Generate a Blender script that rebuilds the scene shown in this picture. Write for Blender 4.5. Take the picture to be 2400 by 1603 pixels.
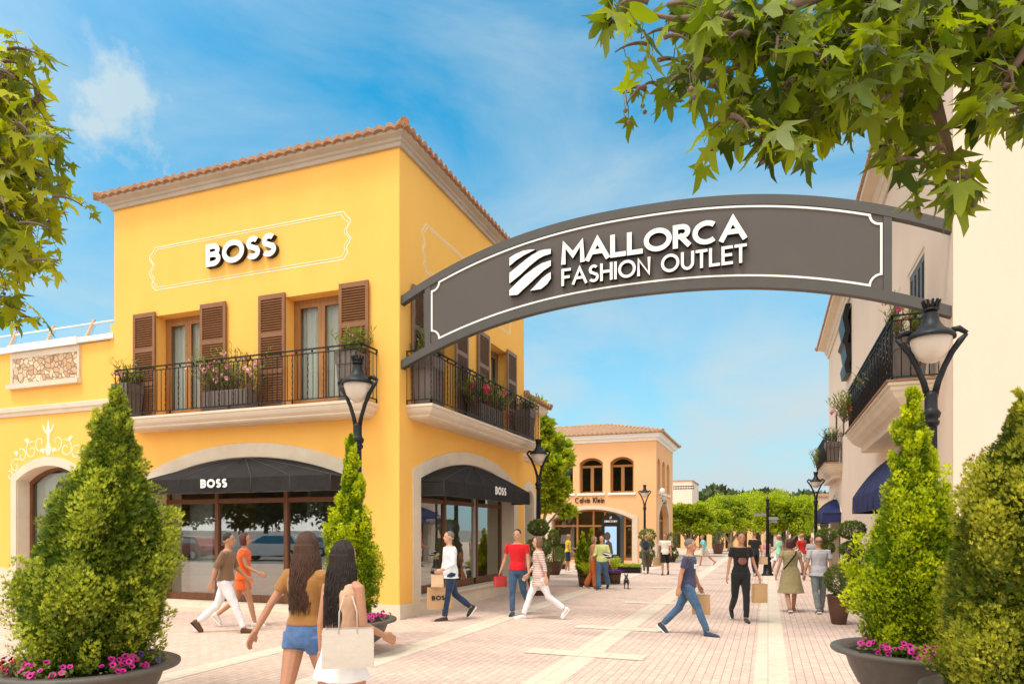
import bpy, bmesh, math, random
import numpy as np
from mathutils import Vector, Matrix, Euler, noise
from mathutils.geometry import tessellate_polygon
R = math.radians
random.seed(7); rng = np.random.default_rng(7)
for o in list(bpy.data.objects): bpy.data.objects.remove(o)
scene = bpy.context.scene
COL = scene.collection

# ------------------------------------------------------------------ camera
TH = R(20.556); CS, SN = math.cos(TH), math.sin(TH)
CAMZ = 1.78; HOR = 1241.0; F = 1600.0
cam = bpy.data.objects.new("camera", bpy.data.cameras.new("camera")); COL.objects.link(cam)
cam.location = (0, 0, CAMZ); cam.rotation_euler = (R(90), 0, TH)
cam.data.lens = 24; cam.data.sensor_width = 36
cam.data.shift_y = (HOR - 801.5) / 2400
cam.data.clip_start = 0.05; cam.data.clip_end = 3000
scene.camera = cam

# ------------------------------------------------------------------ light
scene.view_settings.view_transform = 'Standard'; scene.view_settings.look = 'None'
scene.view_settings.gamma = 1; scene.view_settings.exposure = 1.40
SUN_EL, SUN_AZ = R(68), R(206)          # azimuth clockwise from +Y
world = bpy.data.worlds.new("World"); scene.world = world; world.use_nodes = True
nt = world.node_tree; nt.nodes.clear()
def N(nt, t, **k):
    n = nt.nodes.new(t)
    for a, b in k.items(): setattr(n, a, b)
    return n
out = N(nt, 'ShaderNodeOutputWorld'); bg = N(nt, 'ShaderNodeBackground')
sky = N(nt, 'ShaderNodeTexSky', sky_type='NISHITA', sun_disc=False, sun_elevation=SUN_EL, sun_rotation=SUN_AZ,
        altitude=0, air_density=1.0, dust_density=0.6, ozone_density=1.6)
tint = N(nt, 'ShaderNodeMix', data_type='RGBA', blend_type='MULTIPLY'); tint.inputs[0].default_value = 1
tint.inputs[7].default_value = (0.02, 0.50, 0.56, 1)
tc = N(nt, 'ShaderNodeTexCoord')
mp = N(nt, 'ShaderNodeMapping'); mp.inputs['Scale'].default_value = (1.6, 1.6, 4.2); mp.inputs['Rotation'].default_value = (R(14), R(10), R(20))
nz = N(nt, 'ShaderNodeTexNoise'); nz.inputs['Scale'].default_value = 1.5; nz.inputs['Detail'].default_value = 8; nz.inputs['Roughness'].default_value = .58; nz.inputs['Distortion'].default_value = .5
rp = N(nt, 'ShaderNodeValToRGB'); rp.color_ramp.elements[0].position = .38; rp.color_ramp.elements[1].position = .98
rp.color_ramp.elements[0].color = (0, 0, 0, 1); rp.color_ramp.elements[1].color = (.9, .9, .9, 1)
# one small puffy cloud in the upper left of the view
cd = Vector((-SN, CS, 0)) + Vector((CS, SN, 0)) * ((262 - 1200) / F) + Vector((0, 0, 1)) * ((HOR - 248) / F); cd.normalize()
dist = N(nt, 'ShaderNodeVectorMath', operation='DISTANCE'); dist.inputs[1].default_value = cd
nz2 = N(nt, 'ShaderNodeTexNoise'); nz2.inputs['Scale'].default_value = 17; nz2.inputs['Detail'].default_value = 9; nz2.inputs['Roughness'].default_value = .6
nrm = N(nt, 'ShaderNodeVectorMath', operation='NORMALIZE')
ad = N(nt, 'ShaderNodeMath', operation='MULTIPLY_ADD'); ad.inputs[1].default_value = -.20
mr = N(nt, 'ShaderNodeMapRange'); mr.inputs['From Min'].default_value = -.035; mr.inputs['From Max'].default_value = -.085; mr.inputs['To Min'].default_value = 0; mr.inputs['To Max'].default_value = .72
mx = N(nt, 'ShaderNodeMath', operation='MAXIMUM')
# low haze near the horizon
sep = N(nt, 'ShaderNodeSeparateXYZ'); hz = N(nt, 'ShaderNodeMapRange'); hz.inputs['From Min'].default_value = .0; hz.inputs['From Max'].default_value = .55; hz.inputs['To Min'].default_value = .80; hz.inputs['To Max'].default_value = 0
mx2 = N(nt, 'ShaderNodeMath', operation='ADD'); mx2.use_clamp = True
cl = N(nt, 'ShaderNodeMix', data_type='RGBA'); cl.inputs[7].default_value = (1.55, 1.88, 2.0, 1)
L = nt.links.new
L(sky.outputs[0], tint.inputs[6]); L(tc.outputs['Generated'], mp.inputs[0]); L(mp.outputs[0], nz.inputs[0]); L(nz.outputs[0], rp.inputs[0])
L(tc.outputs['Generated'], nrm.inputs[0]); L(nrm.outputs[0], dist.inputs[0]); L(nrm.outputs[0], nz2.inputs[0]); L(nrm.outputs[0], sep.inputs[0])
L(nz2.outputs[0], ad.inputs[0]); L(dist.outputs['Value'], ad.inputs[2]); L(ad.outputs[0], mr.inputs['Value'])
L(rp.outputs[0], mx.inputs[0]); L(mr.outputs[0], mx.inputs[1]); L(sep.outputs[2], hz.inputs['Value'])
L(mx.outputs[0], mx2.inputs[0]); L(hz.outputs[0], mx2.inputs[1]); L(mx2.outputs[0], cl.inputs[0])
# added warm glow in the sky behind the camera, soft fill for shaded walls
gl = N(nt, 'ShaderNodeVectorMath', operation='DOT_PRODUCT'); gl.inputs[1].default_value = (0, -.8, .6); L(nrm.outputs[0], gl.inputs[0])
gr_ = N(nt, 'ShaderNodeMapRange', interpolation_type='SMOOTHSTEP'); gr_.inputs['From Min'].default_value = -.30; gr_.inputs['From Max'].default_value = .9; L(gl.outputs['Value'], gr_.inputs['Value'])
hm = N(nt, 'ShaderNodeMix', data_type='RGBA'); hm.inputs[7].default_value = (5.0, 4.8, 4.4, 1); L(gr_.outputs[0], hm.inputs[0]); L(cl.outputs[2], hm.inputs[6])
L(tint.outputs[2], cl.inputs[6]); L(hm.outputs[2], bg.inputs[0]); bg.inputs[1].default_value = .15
L(bg.outputs[0], out.inputs[0])
sun = bpy.data.objects.new("sun", bpy.data.lights.new("sun", 'SUN')); COL.objects.link(sun)
sun.data.energy = .9; sun.data.angle = R(14); sun.data.color = (1, .95, .87)
sd = Vector((math.sin(SUN_AZ) * math.cos(SUN_EL), math.cos(SUN_AZ) * math.cos(SUN_EL), math.sin(SUN_EL)))
sun.rotation_euler = sd.to_track_quat('Z', 'Y').to_euler(); sun.location = sd * 60

# ------------------------------------------------------------------ measuring helpers
def ray(px, py):
    r, u = (px - 1200) / F, (HOR - py) / F
    return Vector((-SN + r * CS, CS + r * SN, u))
def onY(Y, px, py):
    d = ray(px, py); return Vector((0, 0, CAMZ)) + d * (Y / d.y)
def onX(X, px, py):
    d = ray(px, py); return Vector((0, 0, CAMZ)) + d * (X / d.x)
def onZ(z, px, py):
    d = ray(px, py); return Vector((0, 0, CAMZ)) + d * ((z - CAMZ) / d.z)
def at(px, d, z=0):
    r = (px - 1200) / F * d
    return Vector((r * CS - d * SN, r * SN + d * CS, z))
def zat(py, d): return CAMZ + (HOR - py) * d / F

# ------------------------------------------------------------------ object helpers
def tag(o, label=None, cat=None, group=None, kind=None):
    if label: o['label'] = label
    if cat: o['category'] = cat
    if group: o['group'] = group
    if kind: o['kind'] = kind
    return o
def thing(name, label, cat, loc=(0, 0, 0), rz=0, group=None, sc=1):
    o = bpy.data.objects.new(name, None); COL.objects.link(o)
    o.location = loc; o.rotation_euler = (0, 0, rz); o.scale = (sc, sc, sc); o.empty_display_size = .2
    return tag(o, label, cat, group)
def copy_tree(o, parent=None):
    c = o.copy(); COL.objects.link(c)
    if parent: c.parent = parent; c.matrix_parent_inverse = o.matrix_parent_inverse.copy()
    for ch in list(o.children): copy_tree(ch, c)
    return c
def wm(o):
    b = Matrix.LocRotScale(o.location, o.rotation_euler, o.scale)
    return wm(o.parent) @ o.matrix_parent_inverse @ b if o.parent else b
def link(name, me, mats, parent=None, world=False, loc=None):
    o = bpy.data.objects.new(name, me); COL.objects.link(o)
    if not isinstance(mats, (list, tuple)): mats = [mats]
    for m in mats: me.materials.append(m)
    if parent:
        o.parent = parent
        if world: o.matrix_parent_inverse = wm(parent).inverted()
    if loc: o.location = loc
    return o
class MB:
    def __init__(s): s.v = []; s.f = []; s.m = []; s.sm = []
    def add(s, vs, fs, mi=0, smooth=False):
        b = len(s.v); s.v += [tuple(v) for v in vs]
        for f in fs: s.f.append(tuple(b + i for i in f)); s.m.append(mi); s.sm.append(smooth)
        return s
    def box(s, x0, x1, y0, y1, z0, z1, mi=0):
        vs = [(x, y, z) for z in (z0, z1) for y in (y0, y1) for x in (x0, x1)]
        return s.add(vs, [(0, 2, 3, 1), (4, 5, 7, 6), (0, 1, 5, 4), (2, 6, 7, 3), (0, 4, 6, 2), (1, 3, 7, 5)], mi)
    def obox(s, c, ax, ay, az, mi=0):     # centre + three half axes
        c, ax, ay, az = map(Vector, (c, ax, ay, az))
        vs = [c + ax * i + ay * j + az * k for k in (-1, 1) for j in (-1, 1) for i in (-1, 1)]
        return s.add(vs, [(0, 2, 3, 1), (4, 5, 7, 6), (0, 1, 5, 4), (2, 6, 7, 3), (0, 4, 6, 2), (1, 3, 7, 5)], mi)
    def tube(s, pts, r, n=8, mi=0, caps=True, smooth=True, sx=1, sy=1):
        pts = [Vector(p) for p in pts]; k = len(pts)
        rs = [r] * k if not isinstance(r, (list, tuple)) else list(r)
        vs = []; prev = None
        for i, p in enumerate(pts):
            t = (pts[min(i + 1, k - 1)] - pts[max(i - 1, 0)])
            t = t.normalized() if t.length > 1e-9 else Vector((0, 0, 1))
            if prev is None:
                a = Vector((1, 0, 0)) if abs(t.x) < .8 else Vector((0, 1, 0))
                u = (a - t * a.dot(t)).normalized()
            else:
                u = (prev - t * prev.dot(t)); u = u.normalized() if u.length > 1e-6 else t.orthogonal().normalized()
            prev = u; w = t.cross(u)
            for j in range(n):
                a = 2 * math.pi * j / n
                vs.append(p + (u * math.cos(a) * sx + w * math.sin(a) * sy) * rs[i])
        fs = [(i * n + j, i * n + (j + 1) % n, (i + 1) * n + (j + 1) % n, (i + 1) * n + j) for i in range(k - 1) for j in range(n)]
        s.add(vs, fs, mi, smooth)
        if caps:
            b = len(s.v) - len(vs)
            s.f.append(tuple(b + j for j in reversed(range(n)))); s.m.append(mi); s.sm.append(False)
            s.f.append(tuple(b + (k - 1) * n + j for j in range(n))); s.m.append(mi); s.sm.append(False)
        return s
    def lathe(s, prof, c=(0, 0, 0), n=24, mi=0, smooth=True, sx=1, sy=1, close=True):
        vs = [(c[0] + r * math.cos(2 * math.pi * j / n) * sx, c[1] + r * math.sin(2 * math.pi * j / n) * sy, c[2] + z) for r, z in prof for j in range(n)]
        k = len(prof)
        fs = [(i * n + j, i * n + (j + 1) % n, (i + 1) * n + (j + 1) % n, (i + 1) * n + j) for i in range(k - 1) for j in range(n)]
        s.add(vs, fs, mi, smooth)
        if close:
            b = len(s.v) - len(vs)
            s.f.append(tuple(b + j for j in reversed(range(n)))); s.m.append(mi); s.sm.append(False)
            s.f.append(tuple(b + (k - 1) * n + j for j in range(n))); s.m.append(mi); s.sm.append(False)
        return s
    def prism(s, poly, tf, d0, d1, mi=0, mside=None):   # poly 2D, tf(u,v,w)
        ms = mi if mside is None else mside; n = len(poly)
        tri = tessellate_polygon([[Vector((p[0], p[1], 0)) for p in poly]])
        s.add([tf(p[0], p[1], d0) for p in poly], [tuple(t) for t in tri], mi)
        s.add([tf(p[0], p[1], d1) for p in poly], [tuple(reversed(t)) for t in tri], ms)
        s.add([tf(p[0], p[1], d) for d in (d0, d1) for p in poly], [(i, (i + 1) % n, n + (i + 1) % n, n + i) for i in range(n)], ms)
        return s
    def ring(s, outer, inner, tf, d0, d1, mi=0, closed=False):    # matched open or closed loops
        n = len(outer); k = n if closed else n - 1
        vs = [tf(p[0], p[1], d) for d in (d0, d1) for lp in (outer, inner) for p in lp]
        fs = []
        for i in range(k):
            j = (i + 1) % n
            fs += [(i, j, n + j, n + i), (2 * n + i, 3 * n + i, 3 * n + j, 2 * n + j), (i, 2 * n + i, 2 * n + j, j), (n + i, n + j, 3 * n + j, 3 * n + i)]
        if not closed: fs += [(0, n, 3 * n, 2 * n), (n - 1, 3 * n - 1, 4 * n - 1, 2 * n - 1)]
        return s.add(vs, fs, mi)
    def wall(s, outer, holes, tf, depth, mi=0, mrev=None):
        loops = [outer] + holes
        flat = [p for l in loops for p in l]
        tri = tessellate_polygon([[Vector((p[0], p[1], 0)) for p in l] for l in loops])
        s.add([tf(p[0], p[1], 0) for p in flat], [tuple(t) for t in tri], mi)
        s.add([tf(p[0], p[1], depth) for p in flat], [tuple(t) for t in tri], mi)
        for q, l in enumerate(loops):
            if q == 0: continue
            n = len(l)
            s.add([tf(p[0], p[1], d) for d in (0, depth) for p in l], [(i, (i + 1) % n, n + (i + 1) % n, n + i) for i in range(n)], mi if (q == 0 or mrev is None) else mrev)
        return s
    def sweep(s, path, prof, mi=0, closed=False, smooth=False):
        """path: list of (x,y); prof: list of (out,z); out is to the right of travel"""
        n = len(path); P = [Vector((p[0], p[1])) for p in path]; offs = []
        for i in range(n):
            a = P[i - 1] if (i > 0 or closed) else None; b = P[(i + 1) % n] if (i < n - 1 or closed) else None
            d1 = (P[i] - a).normalized() if a is not None else None; d2 = (b - P[i]).normalized() if b is not None else None
            n1 = Vector((d1.y, -d1.x)) if d1 is not None else None; n2 = Vector((d2.y, -d2.x)) if d2 is not None else None
            if n1 is None: m = n2
            elif n2 is None: m = n1
            else: m = (n1 + n2); m = m / max(m.dot(n1), .2)
            offs.append(m)
        k = len(prof)
        vs = [(P[i].x + offs[i].x * o, P[i].y + offs[i].y * o, z) for i in range(n) for o, z in prof]
        fs = [(i * k + j, ((i + 1) % n) * k + j, ((i + 1) % n) * k + j + 1, i * k + j + 1) for i in range(n if closed else n - 1) for j in range(k - 1)]
        if not closed: fs += [tuple(range(k)), tuple((n - 1) * k + j for j in reversed(range(k)))]
        return s.add(vs, fs, mi, smooth)
    def mesh(s, name):
        me = bpy.data.meshes.new(name); me.from_pydata(s.v, [], s.f)
        me.polygons.foreach_set('material_index', s.m); me.polygons.foreach_set('use_smooth', s.sm); me.update()
        return me
    def obj(s, name, mats, parent=None, world=False, loc=None):
        return link(name, s.mesh(name), mats, parent, world, loc)
def fast(name, V, Fc, tint=None, smooth=False):
    me = bpy.data.meshes.new(name); V = np.asarray(V, np.float32); Fc = np.asarray(Fc, np.int32); m, k = Fc.shape
    me.vertices.add(len(V)); me.vertices.foreach_set('co', V.ravel())
    me.loops.add(m * k); me.loops.foreach_set('vertex_index', Fc.ravel())
    me.polygons.add(m); me.polygons.foreach_set('loop_start', np.arange(0, m * k, k, dtype=np.int32))
    if tint is not None:
        a = me.attributes.new('tint', 'FLOAT', 'POINT'); a.data.foreach_set('value', np.asarray(tint, np.float32))
    me.update(calc_edges=True)
    if smooth: me.polygons.foreach_set('use_smooth', [True] * m)
    return me
def scatter(tv, tf_, C, D, U, S, T):
    """instances of template (verts tv Kx3, quads/tris tf_) : centre C, forward axis D (template +Y), up-ish U (template +Z), size S, tint T"""
    D = D / np.maximum(np.linalg.norm(D, axis=1, keepdims=True), 1e-9)
    X = np.cross(D, U); X /= np.maximum(np.linalg.norm(X, axis=1, keepdims=True), 1e-9); Z = np.cross(X, D)
    tv = np.asarray(tv, float); n, k = len(C), len(tv)
    V = C[:, None, :] + S[:, None, None] * (tv[None, :, 0:1] * X[:, None] + tv[None, :, 1:2] * D[:, None] + tv[None, :, 2:3] * Z[:, None])
    Fc = (np.asarray(tf_)[None] + (np.arange(n) * k)[:, None, None]).reshape(-1, len(tf_[0]))
    return V.reshape(-1, 3), Fc, np.repeat(T, k)
def merge(parts):
    V, Fq, T, b = [], [], [], 0
    for v, f, t in parts: V.append(v); Fq.append(f + b); T.append(t); b += len(v)
    return np.concatenate(V), np.concatenate(Fq), np.concatenate(T)
def rdir(n):
    v = rng.normal(size=(n, 3)); return v / np.linalg.norm(v, axis=1, keepdims=True)

# ------------------------------------------------------------------ materials
def P(name, col, rough=.7, metal=0, var=0, vs=3, bump=0, bs=40, spec=.4, var_col=None, coat=0, det=6, stretch=None, pos=False, sheen=0):
    m = bpy.data.materials.new(name); m.use_nodes = True; t = m.node_tree; b = t.nodes['Principled BSDF']
    b.inputs['Base Color'].default_value = (*col, 1); b.inputs['Roughness'].default_value = rough; b.inputs['Metallic'].default_value = metal
    b.inputs['Specular IOR Level'].default_value = spec; b.inputs['Coat Weight'].default_value = coat; b.inputs['Sheen Weight'].default_value = sheen
    c = N(t, 'ShaderNodeTexCoord'); src = c.outputs['Object']
    if pos: src = N(t, 'ShaderNodeNewGeometry').outputs['Position']
    if stretch:
        q = N(t, 'ShaderNodeMapping'); q.inputs['Scale'].default_value = stretch; t.links.new(src, q.inputs[0]); src = q.outputs[0]
    if var:
        n = N(t, 'ShaderNodeTexNoise'); n.inputs['Scale'].default_value = vs; n.inputs['Detail'].default_value = det; n.inputs['Roughness'].default_value = .6
        t.links.new(src, n.inputs[0]); r = N(t, 'ShaderNodeMapRange'); r.inputs['From Min'].default_value = .3; r.inputs['From Max'].default_value = .7
        t.links.new(n.outputs[0], r.inputs[0])
        x = N(t, 'ShaderNodeMix', data_type='RGBA')
        x.inputs[6].default_value = (*col, 1); x.inputs[7].default_value = (*(var_col or [k * (1 - var) for k in col]), 1)
        t.links.new(r.outputs[0], x.inputs[0]); t.links.new(x.outputs[2], b.inputs['Base Color'])
    if bump:
        n2 = N(t, 'ShaderNodeTexNoise'); n2.inputs['Scale'].default_value = bs; n2.inputs['Detail'].default_value = 5
        t.links.new(src, n2.inputs[0]); bm_ = N(t, 'ShaderNodeBump'); bm_.inputs['Strength'].default_value = bump; bm_.inputs['Distance'].default_value = .02
        t.links.new(n2.outputs[0], bm_.inputs['Height']); t.links.new(bm_.outputs[0], b.inputs['Normal'])
    return m
def LEAF(name, c0, c1, trans=.35, tcol=None, rough=.5, spec=.35):
    m = bpy.data.materials.new(name); m.use_nodes = True; t = m.node_tree; b = t.nodes['Principled BSDF']; o = t.nodes['Material Output']
    a = N(t, 'ShaderNodeAttribute', attribute_name='tint'); x = N(t, 'ShaderNodeMix', data_type='RGBA')
    x.inputs[6].default_value = (*c0, 1); x.inputs[7].default_value = (*c1, 1); t.links.new(a.outputs['Fac'], x.inputs[0])
    t.links.new(x.outputs[2], b.inputs['Base Color']); b.inputs['Roughness'].default_value = rough; b.inputs['Specular IOR Level'].default_value = spec
    tr = N(t, 'ShaderNodeBsdfTranslucent'); y = N(t, 'ShaderNodeMix', data_type='RGBA', blend_type='MULTIPLY'); y.inputs[0].default_value = 1
    y.inputs[7].default_value = (*(tcol or (1.6, 1.5, .8)), 1); t.links.new(x.outputs[2], y.inputs[6]); t.links.new(y.outputs[2], tr.inputs[0])
    s = N(t, 'ShaderNodeMixShader'); s.inputs[0].default_value = trans
    t.links.new(b.outputs[0], s.inputs[1]); t.links.new(tr.outputs[0], s.inputs[2]); t.links.new(s.outputs[0], o.inputs[0])
    return m
def GLASS(name, refl=.3, tint_=(.8, .84, .82)):
    m = bpy.data.materials.new(name); m.use_nodes = True; t = m.node_tree; t.nodes.remove(t.nodes['Principled BSDF']); o = t.nodes['Material Output']
    tr = N(t, 'ShaderNodeBsdfTransparent'); tr.inputs[0].default_value = (*tint_, 1)
    g = N(t, 'ShaderNodeBsdfGlossy'); g.inputs['Roughness'].default_value = .01; g.inputs[0].default_value = (.9, .93, .92, 1)
    fr = N(t, 'ShaderNodeFresnel'); fr.inputs[0].default_value = 1.5; a = N(t, 'ShaderNodeMath', operation='ADD'); a.use_clamp = True; a.inputs[1].default_value = refl
    gg = N(t, 'ShaderNodeNewGeometry'); iv = N(t, 'ShaderNodeMath', operation='SUBTRACT'); iv.inputs[0].default_value = 1; ml = N(t, 'ShaderNodeMath', operation='MULTIPLY')
    t.links.new(gg.outputs['Backfacing'], iv.inputs[1]); t.links.new(a.outputs[0], ml.inputs[0]); t.links.new(iv.outputs[0], ml.inputs[1])
    s = N(t, 'ShaderNodeMixShader'); t.links.new(fr.outputs[0], a.inputs[0]); t.links.new(ml.outputs[0], s.inputs[0])
    nn = N(t, 'ShaderNodeTexNoise'); nn.inputs['Scale'].default_value = 1.2; bb = N(t, 'ShaderNodeBump'); bb.inputs['Strength'].default_value = .03; bb.inputs['Distance'].default_value = .02
    cc = N(t, 'ShaderNodeTexCoord'); t.links.new(cc.outputs['Object'], nn.inputs[0]); t.links.new(nn.outputs[0], bb.inputs['Height']); t.links.new(bb.outputs[0], g.inputs['Normal'])
    t.links.new(tr.outputs[0], s.inputs[1]); t.links.new(g.outputs[0], s.inputs[2]); t.links.new(s.outputs[0], o.inputs[0])
    return m
M = {}
M['yellow'] = P('yellow_stucco', (.93, .53, .13), .9, var=1, vs=1.1, var_col=(.90, .49, .11), stretch=(1, 1, .4), bump=.25, bs=90, spec=.15, pos=True)
M['orange'] = P('orange_stucco', (.86, .50, .25), .9, var=1, vs=.5, var_col=(.82, .46, .22), bump=.2, bs=60, spec=.15, pos=True)
M['cream'] = P('cream_stucco', (.78, .63, .505), .9, var=1, vs=.9, var_col=(.74, .59, .47), stretch=(1, 1, .4), bump=.2, bs=90, spec=.15, pos=True)
M['stone'] = P('cream_stone', (.72, .62, .49), .75, var=1, vs=2.5, var_col=(.64, .54, .42), bump=.15, bs=50, spec=.25, pos=True)
M['trim'] = P('grey_cornice_stone', (.50, .43, .355), .8, var=1, vs=2, var_col=(.42, .36, .29), bump=.2, bs=60, spec=.2, pos=True)
M['tile'] = P('terracotta_tile', (.31, .145, .075), .8, var=1, vs=7, var_col=(.44, .27, .17), bump=.3, bs=70, spec=.2, pos=True)
M['tile2'] = P('pale_roof_tile', (.50, .33, .22), .8, var=1, vs=5, var_col=(.38, .22, .13), bump=.3, bs=70, spec=.2, pos=True)
M['wood'] = P('door_wood', (.40, .19, .06), .5, var=1, vs=3, var_col=(.28, .12, .04), stretch=(8, 8, .7), bump=.1, bs=20)
M['dwood'] = P('dark_frame_wood', (.19, .075, .03), .45, var=1, vs=3, var_col=(.11, .042, .018), stretch=(8, 8, .7), bump=.1, bs=20)
M['shut'] = P('brown_shutter_paint', (.26, .115, .045), .5, var=1, vs=6, var_col=(.21, .09, .036), bump=.1, bs=30)
M['shutg'] = P('taupe_shutter_paint', (.27, .17, .11), .5, var=.25, vs=6)
M['gshut'] = P('grey_shutter_paint', (.13, .12, .115), .5, var=.2, vs=6)
M['iron'] = P('dark_iron', (.020, .019, .020), .42, .5, var=.3, vs=20, bump=.15, bs=60)
M['lampmet'] = P('lamp_iron', (.026, .028, .032), .45, .6, var=.4, vs=12, bump=.2, bs=40)
M['glass'] = GLASS('shop_glass', .30, (.80, .83, .81))
M['uglass'] = GLASS('window_glass', .02, (.8, .82, .8))
M['dglass'] = GLASS('dark_window_glass', .30, (.35, .38, .36))
M['rglass'] = GLASS('railing_glass', .04, (.93, .96, .97))
M['curtain'] = P('curtain_cloth', (.90, .90, .86), .9, bump=.4, bs=6, stretch=(14, 14, .3))
M['black'] = P('black_awning_cloth', (.022, .021, .021), .85, var=1, vs=3, var_col=(.034, .031, .030), bump=.2, bs=200, spec=.15)
M['navy'] = P('navy_awning_cloth', (.018, .026, .10), .8, var=1, vs=3, var_col=(.026, .036, .125), bump=.2, bs=200, spec=.2)
M['signp'] = P('grey_sign_panel', (.092, .076, .067), .55, var=1, vs=1.2, var_col=(.082, .068, .060), bump=.1, bs=300)
M['signb'] = P('grey_sign_bar', (.078, .072, .065), .5, .0, var=1, vs=3, var_col=(.068, .063, .057), bump=.1, bs=200)
M['white'] = P('white_paint', (.86, .85, .81), .5, var=.05, vs=6)
M['whitewall'] = P('painted_white_line', (.85, .78, .62), .8, var=1, vs=9, var_col=(.78, .68, .48))
M['lside'] = P('letter_side_black', (.012, .011, .010), .5)
M['room'] = P('interior_paint', (.42, .38, .33), .9, var=.2, vs=2)
M['roomfl'] = P('interior_floor', (.20, .16, .12), .4, var=.3, vs=3)
M['panelw'] = P('white_display_board', (.62, .62, .60), .6, var=.05, vs=3)
M['kraft'] = P('kraft_paper', (.52, .33, .17), .8, var=1, vs=5, var_col=(.46, .285, .14), bump=.2, bs=20)
M['pot'] = P('taupe_pot', (.17, .135, .115), .6, var=1, vs=4, var_col=(.14, .11, .095), bump=.15, bs=90)
M['bowl'] = P('grey_bowl_planter', (.085, .072, .062), .5, var=1, vs=6, var_col=(.12, .105, .09), bump=.2, bs=60)
M['bpot'] = P('brown_pot', (.10, .045, .025), .5, var=.3, vs=4, bump=.1, bs=60)
M['barrel'] = P('brown_barrel_wood', (.12, .06, .03), .7, var=1, vs=4, var_col=(.07, .035, .018), stretch=(10, 10, 1), bump=.2, bs=20)
M['soil'] = P('soil', (.035, .022, .014), .95, var=.5, vs=20, bump=.8, bs=40)
M['bark'] = P('plane_bark', (.22, .15, .10), .85, var=1, vs=9, var_col=(.10, .065, .045), bump=.5, bs=30)
M['fbark'] = P('ficus_bark', (.42, .33, .23), .85, var=1, vs=6, var_col=(.30, .23, .16), bump=.5, bs=25)
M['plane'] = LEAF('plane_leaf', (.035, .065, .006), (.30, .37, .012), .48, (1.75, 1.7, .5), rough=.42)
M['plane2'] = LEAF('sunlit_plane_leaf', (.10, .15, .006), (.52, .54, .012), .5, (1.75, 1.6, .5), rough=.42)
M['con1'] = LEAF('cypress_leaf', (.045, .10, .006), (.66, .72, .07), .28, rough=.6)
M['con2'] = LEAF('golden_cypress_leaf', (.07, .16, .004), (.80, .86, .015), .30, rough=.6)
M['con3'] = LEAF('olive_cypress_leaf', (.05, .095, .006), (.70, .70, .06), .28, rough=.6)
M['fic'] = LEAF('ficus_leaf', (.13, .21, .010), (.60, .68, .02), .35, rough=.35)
M['top'] = LEAF('topiary_leaf', (.06, .10, .02), (.24, .30, .06), .25, rough=.4)
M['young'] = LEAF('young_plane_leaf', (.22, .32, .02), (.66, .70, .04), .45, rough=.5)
M['ole'] = LEAF('oleander_leaf', (.10, .15, .02), (.32, .36, .09), .3, rough=.5)
M['hill'] = LEAF('pine_leaf', (.035, .055, .018), (.11, .14, .04), .1, rough=.8)
M['pink'] = P('pink_petal', (.80, .36, .36), .7, var=1, vs=20, var_col=(.85, .55, .50))
M['hot'] = P('hot_pink_petal', (.72, .06, .16), .7, var=.3, vs=20)
M['mag'] = P('magenta_petal', (.50, .006, .19), .6, var=1, vs=25, var_col=(.62, .02, .30))
M['redp'] = P('red_petal', (.62, .02, .008), .6, var=.3, vs=25)
M['vio'] = P('violet_petal', (.13, .02, .30), .6, var=.3, vs=25)
M['eye'] = P('petal_throat', (.05, .002, .03), .7)
M['globe'] = P('frosted_globe', (.72, .63, .54), .25, var=.1, vs=3, spec=.5)
M['asph'] = P('asphalt', (.27, .25, .22), .9, var=.3, vs=2, bump=.3, bs=60, pos=True)
M['rubble'] = None
def rubble():
    m = P('rubble_stone', (.62, .42, .25), .9); t = m.node_tree; b = t.nodes['Principled BSDF']
    c = N(t, 'ShaderNodeTexCoord'); v = N(t, 'ShaderNodeTexVoronoi'); v.inputs['Scale'].default_value = 7.5; w = N(t, 'ShaderNodeTexVoronoi', feature='DISTANCE_TO_EDGE'); w.inputs['Scale'].default_value = 7.5
    nz = N(t, 'ShaderNodeTexNoise'); nz.inputs['Scale'].default_value = 3; ax = N(t, 'ShaderNodeMix', data_type='VECTOR'); ax.inputs[0].default_value = .12
    t.links.new(c.outputs['Object'], nz.inputs[0]); t.links.new(c.outputs['Object'], ax.inputs[4]); t.links.new(nz.outputs['Color'], ax.inputs[5])
    t.links.new(ax.outputs[1], v.inputs[0]); t.links.new(ax.outputs[1], w.inputs[0])
    r = N(t, 'ShaderNodeValToRGB'); e = r.color_ramp.elements; e[0].color = (.50, .29, .15, 1); e[1].color = (.78, .63, .45, 1)
    s = N(t, 'ShaderNodeSeparateColor'); t.links.new(v.outputs['Color'], s.inputs[0]); t.links.new(s.outputs[0], r.inputs[0])
    e2 = N(t, 'ShaderNodeMapRange'); e2.inputs['From Max'].default_value = .06; t.links.new(w.outputs[0], e2.inputs[0])
    mx = N(t, 'ShaderNodeMix', data_type='RGBA'); mx.inputs[6].default_value = (.52, .35, .22, 1); t.links.new(e2.outputs[0], mx.inputs[0]); t.links.new(r.outputs[0], mx.inputs[7]); t.links.new(mx.outputs[2], b.inputs['Base Color'])
    bm_ = N(t, 'ShaderNodeBump'); bm_.inputs['Strength'].default_value = .9; bm_.inputs['Distance'].default_value = .06; t.links.new(e2.outputs[0], bm_.inputs['Height']); t.links.new(bm_.outputs[0], b.inputs['Normal'])
    return m
M['rubble'] = rubble()
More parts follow.
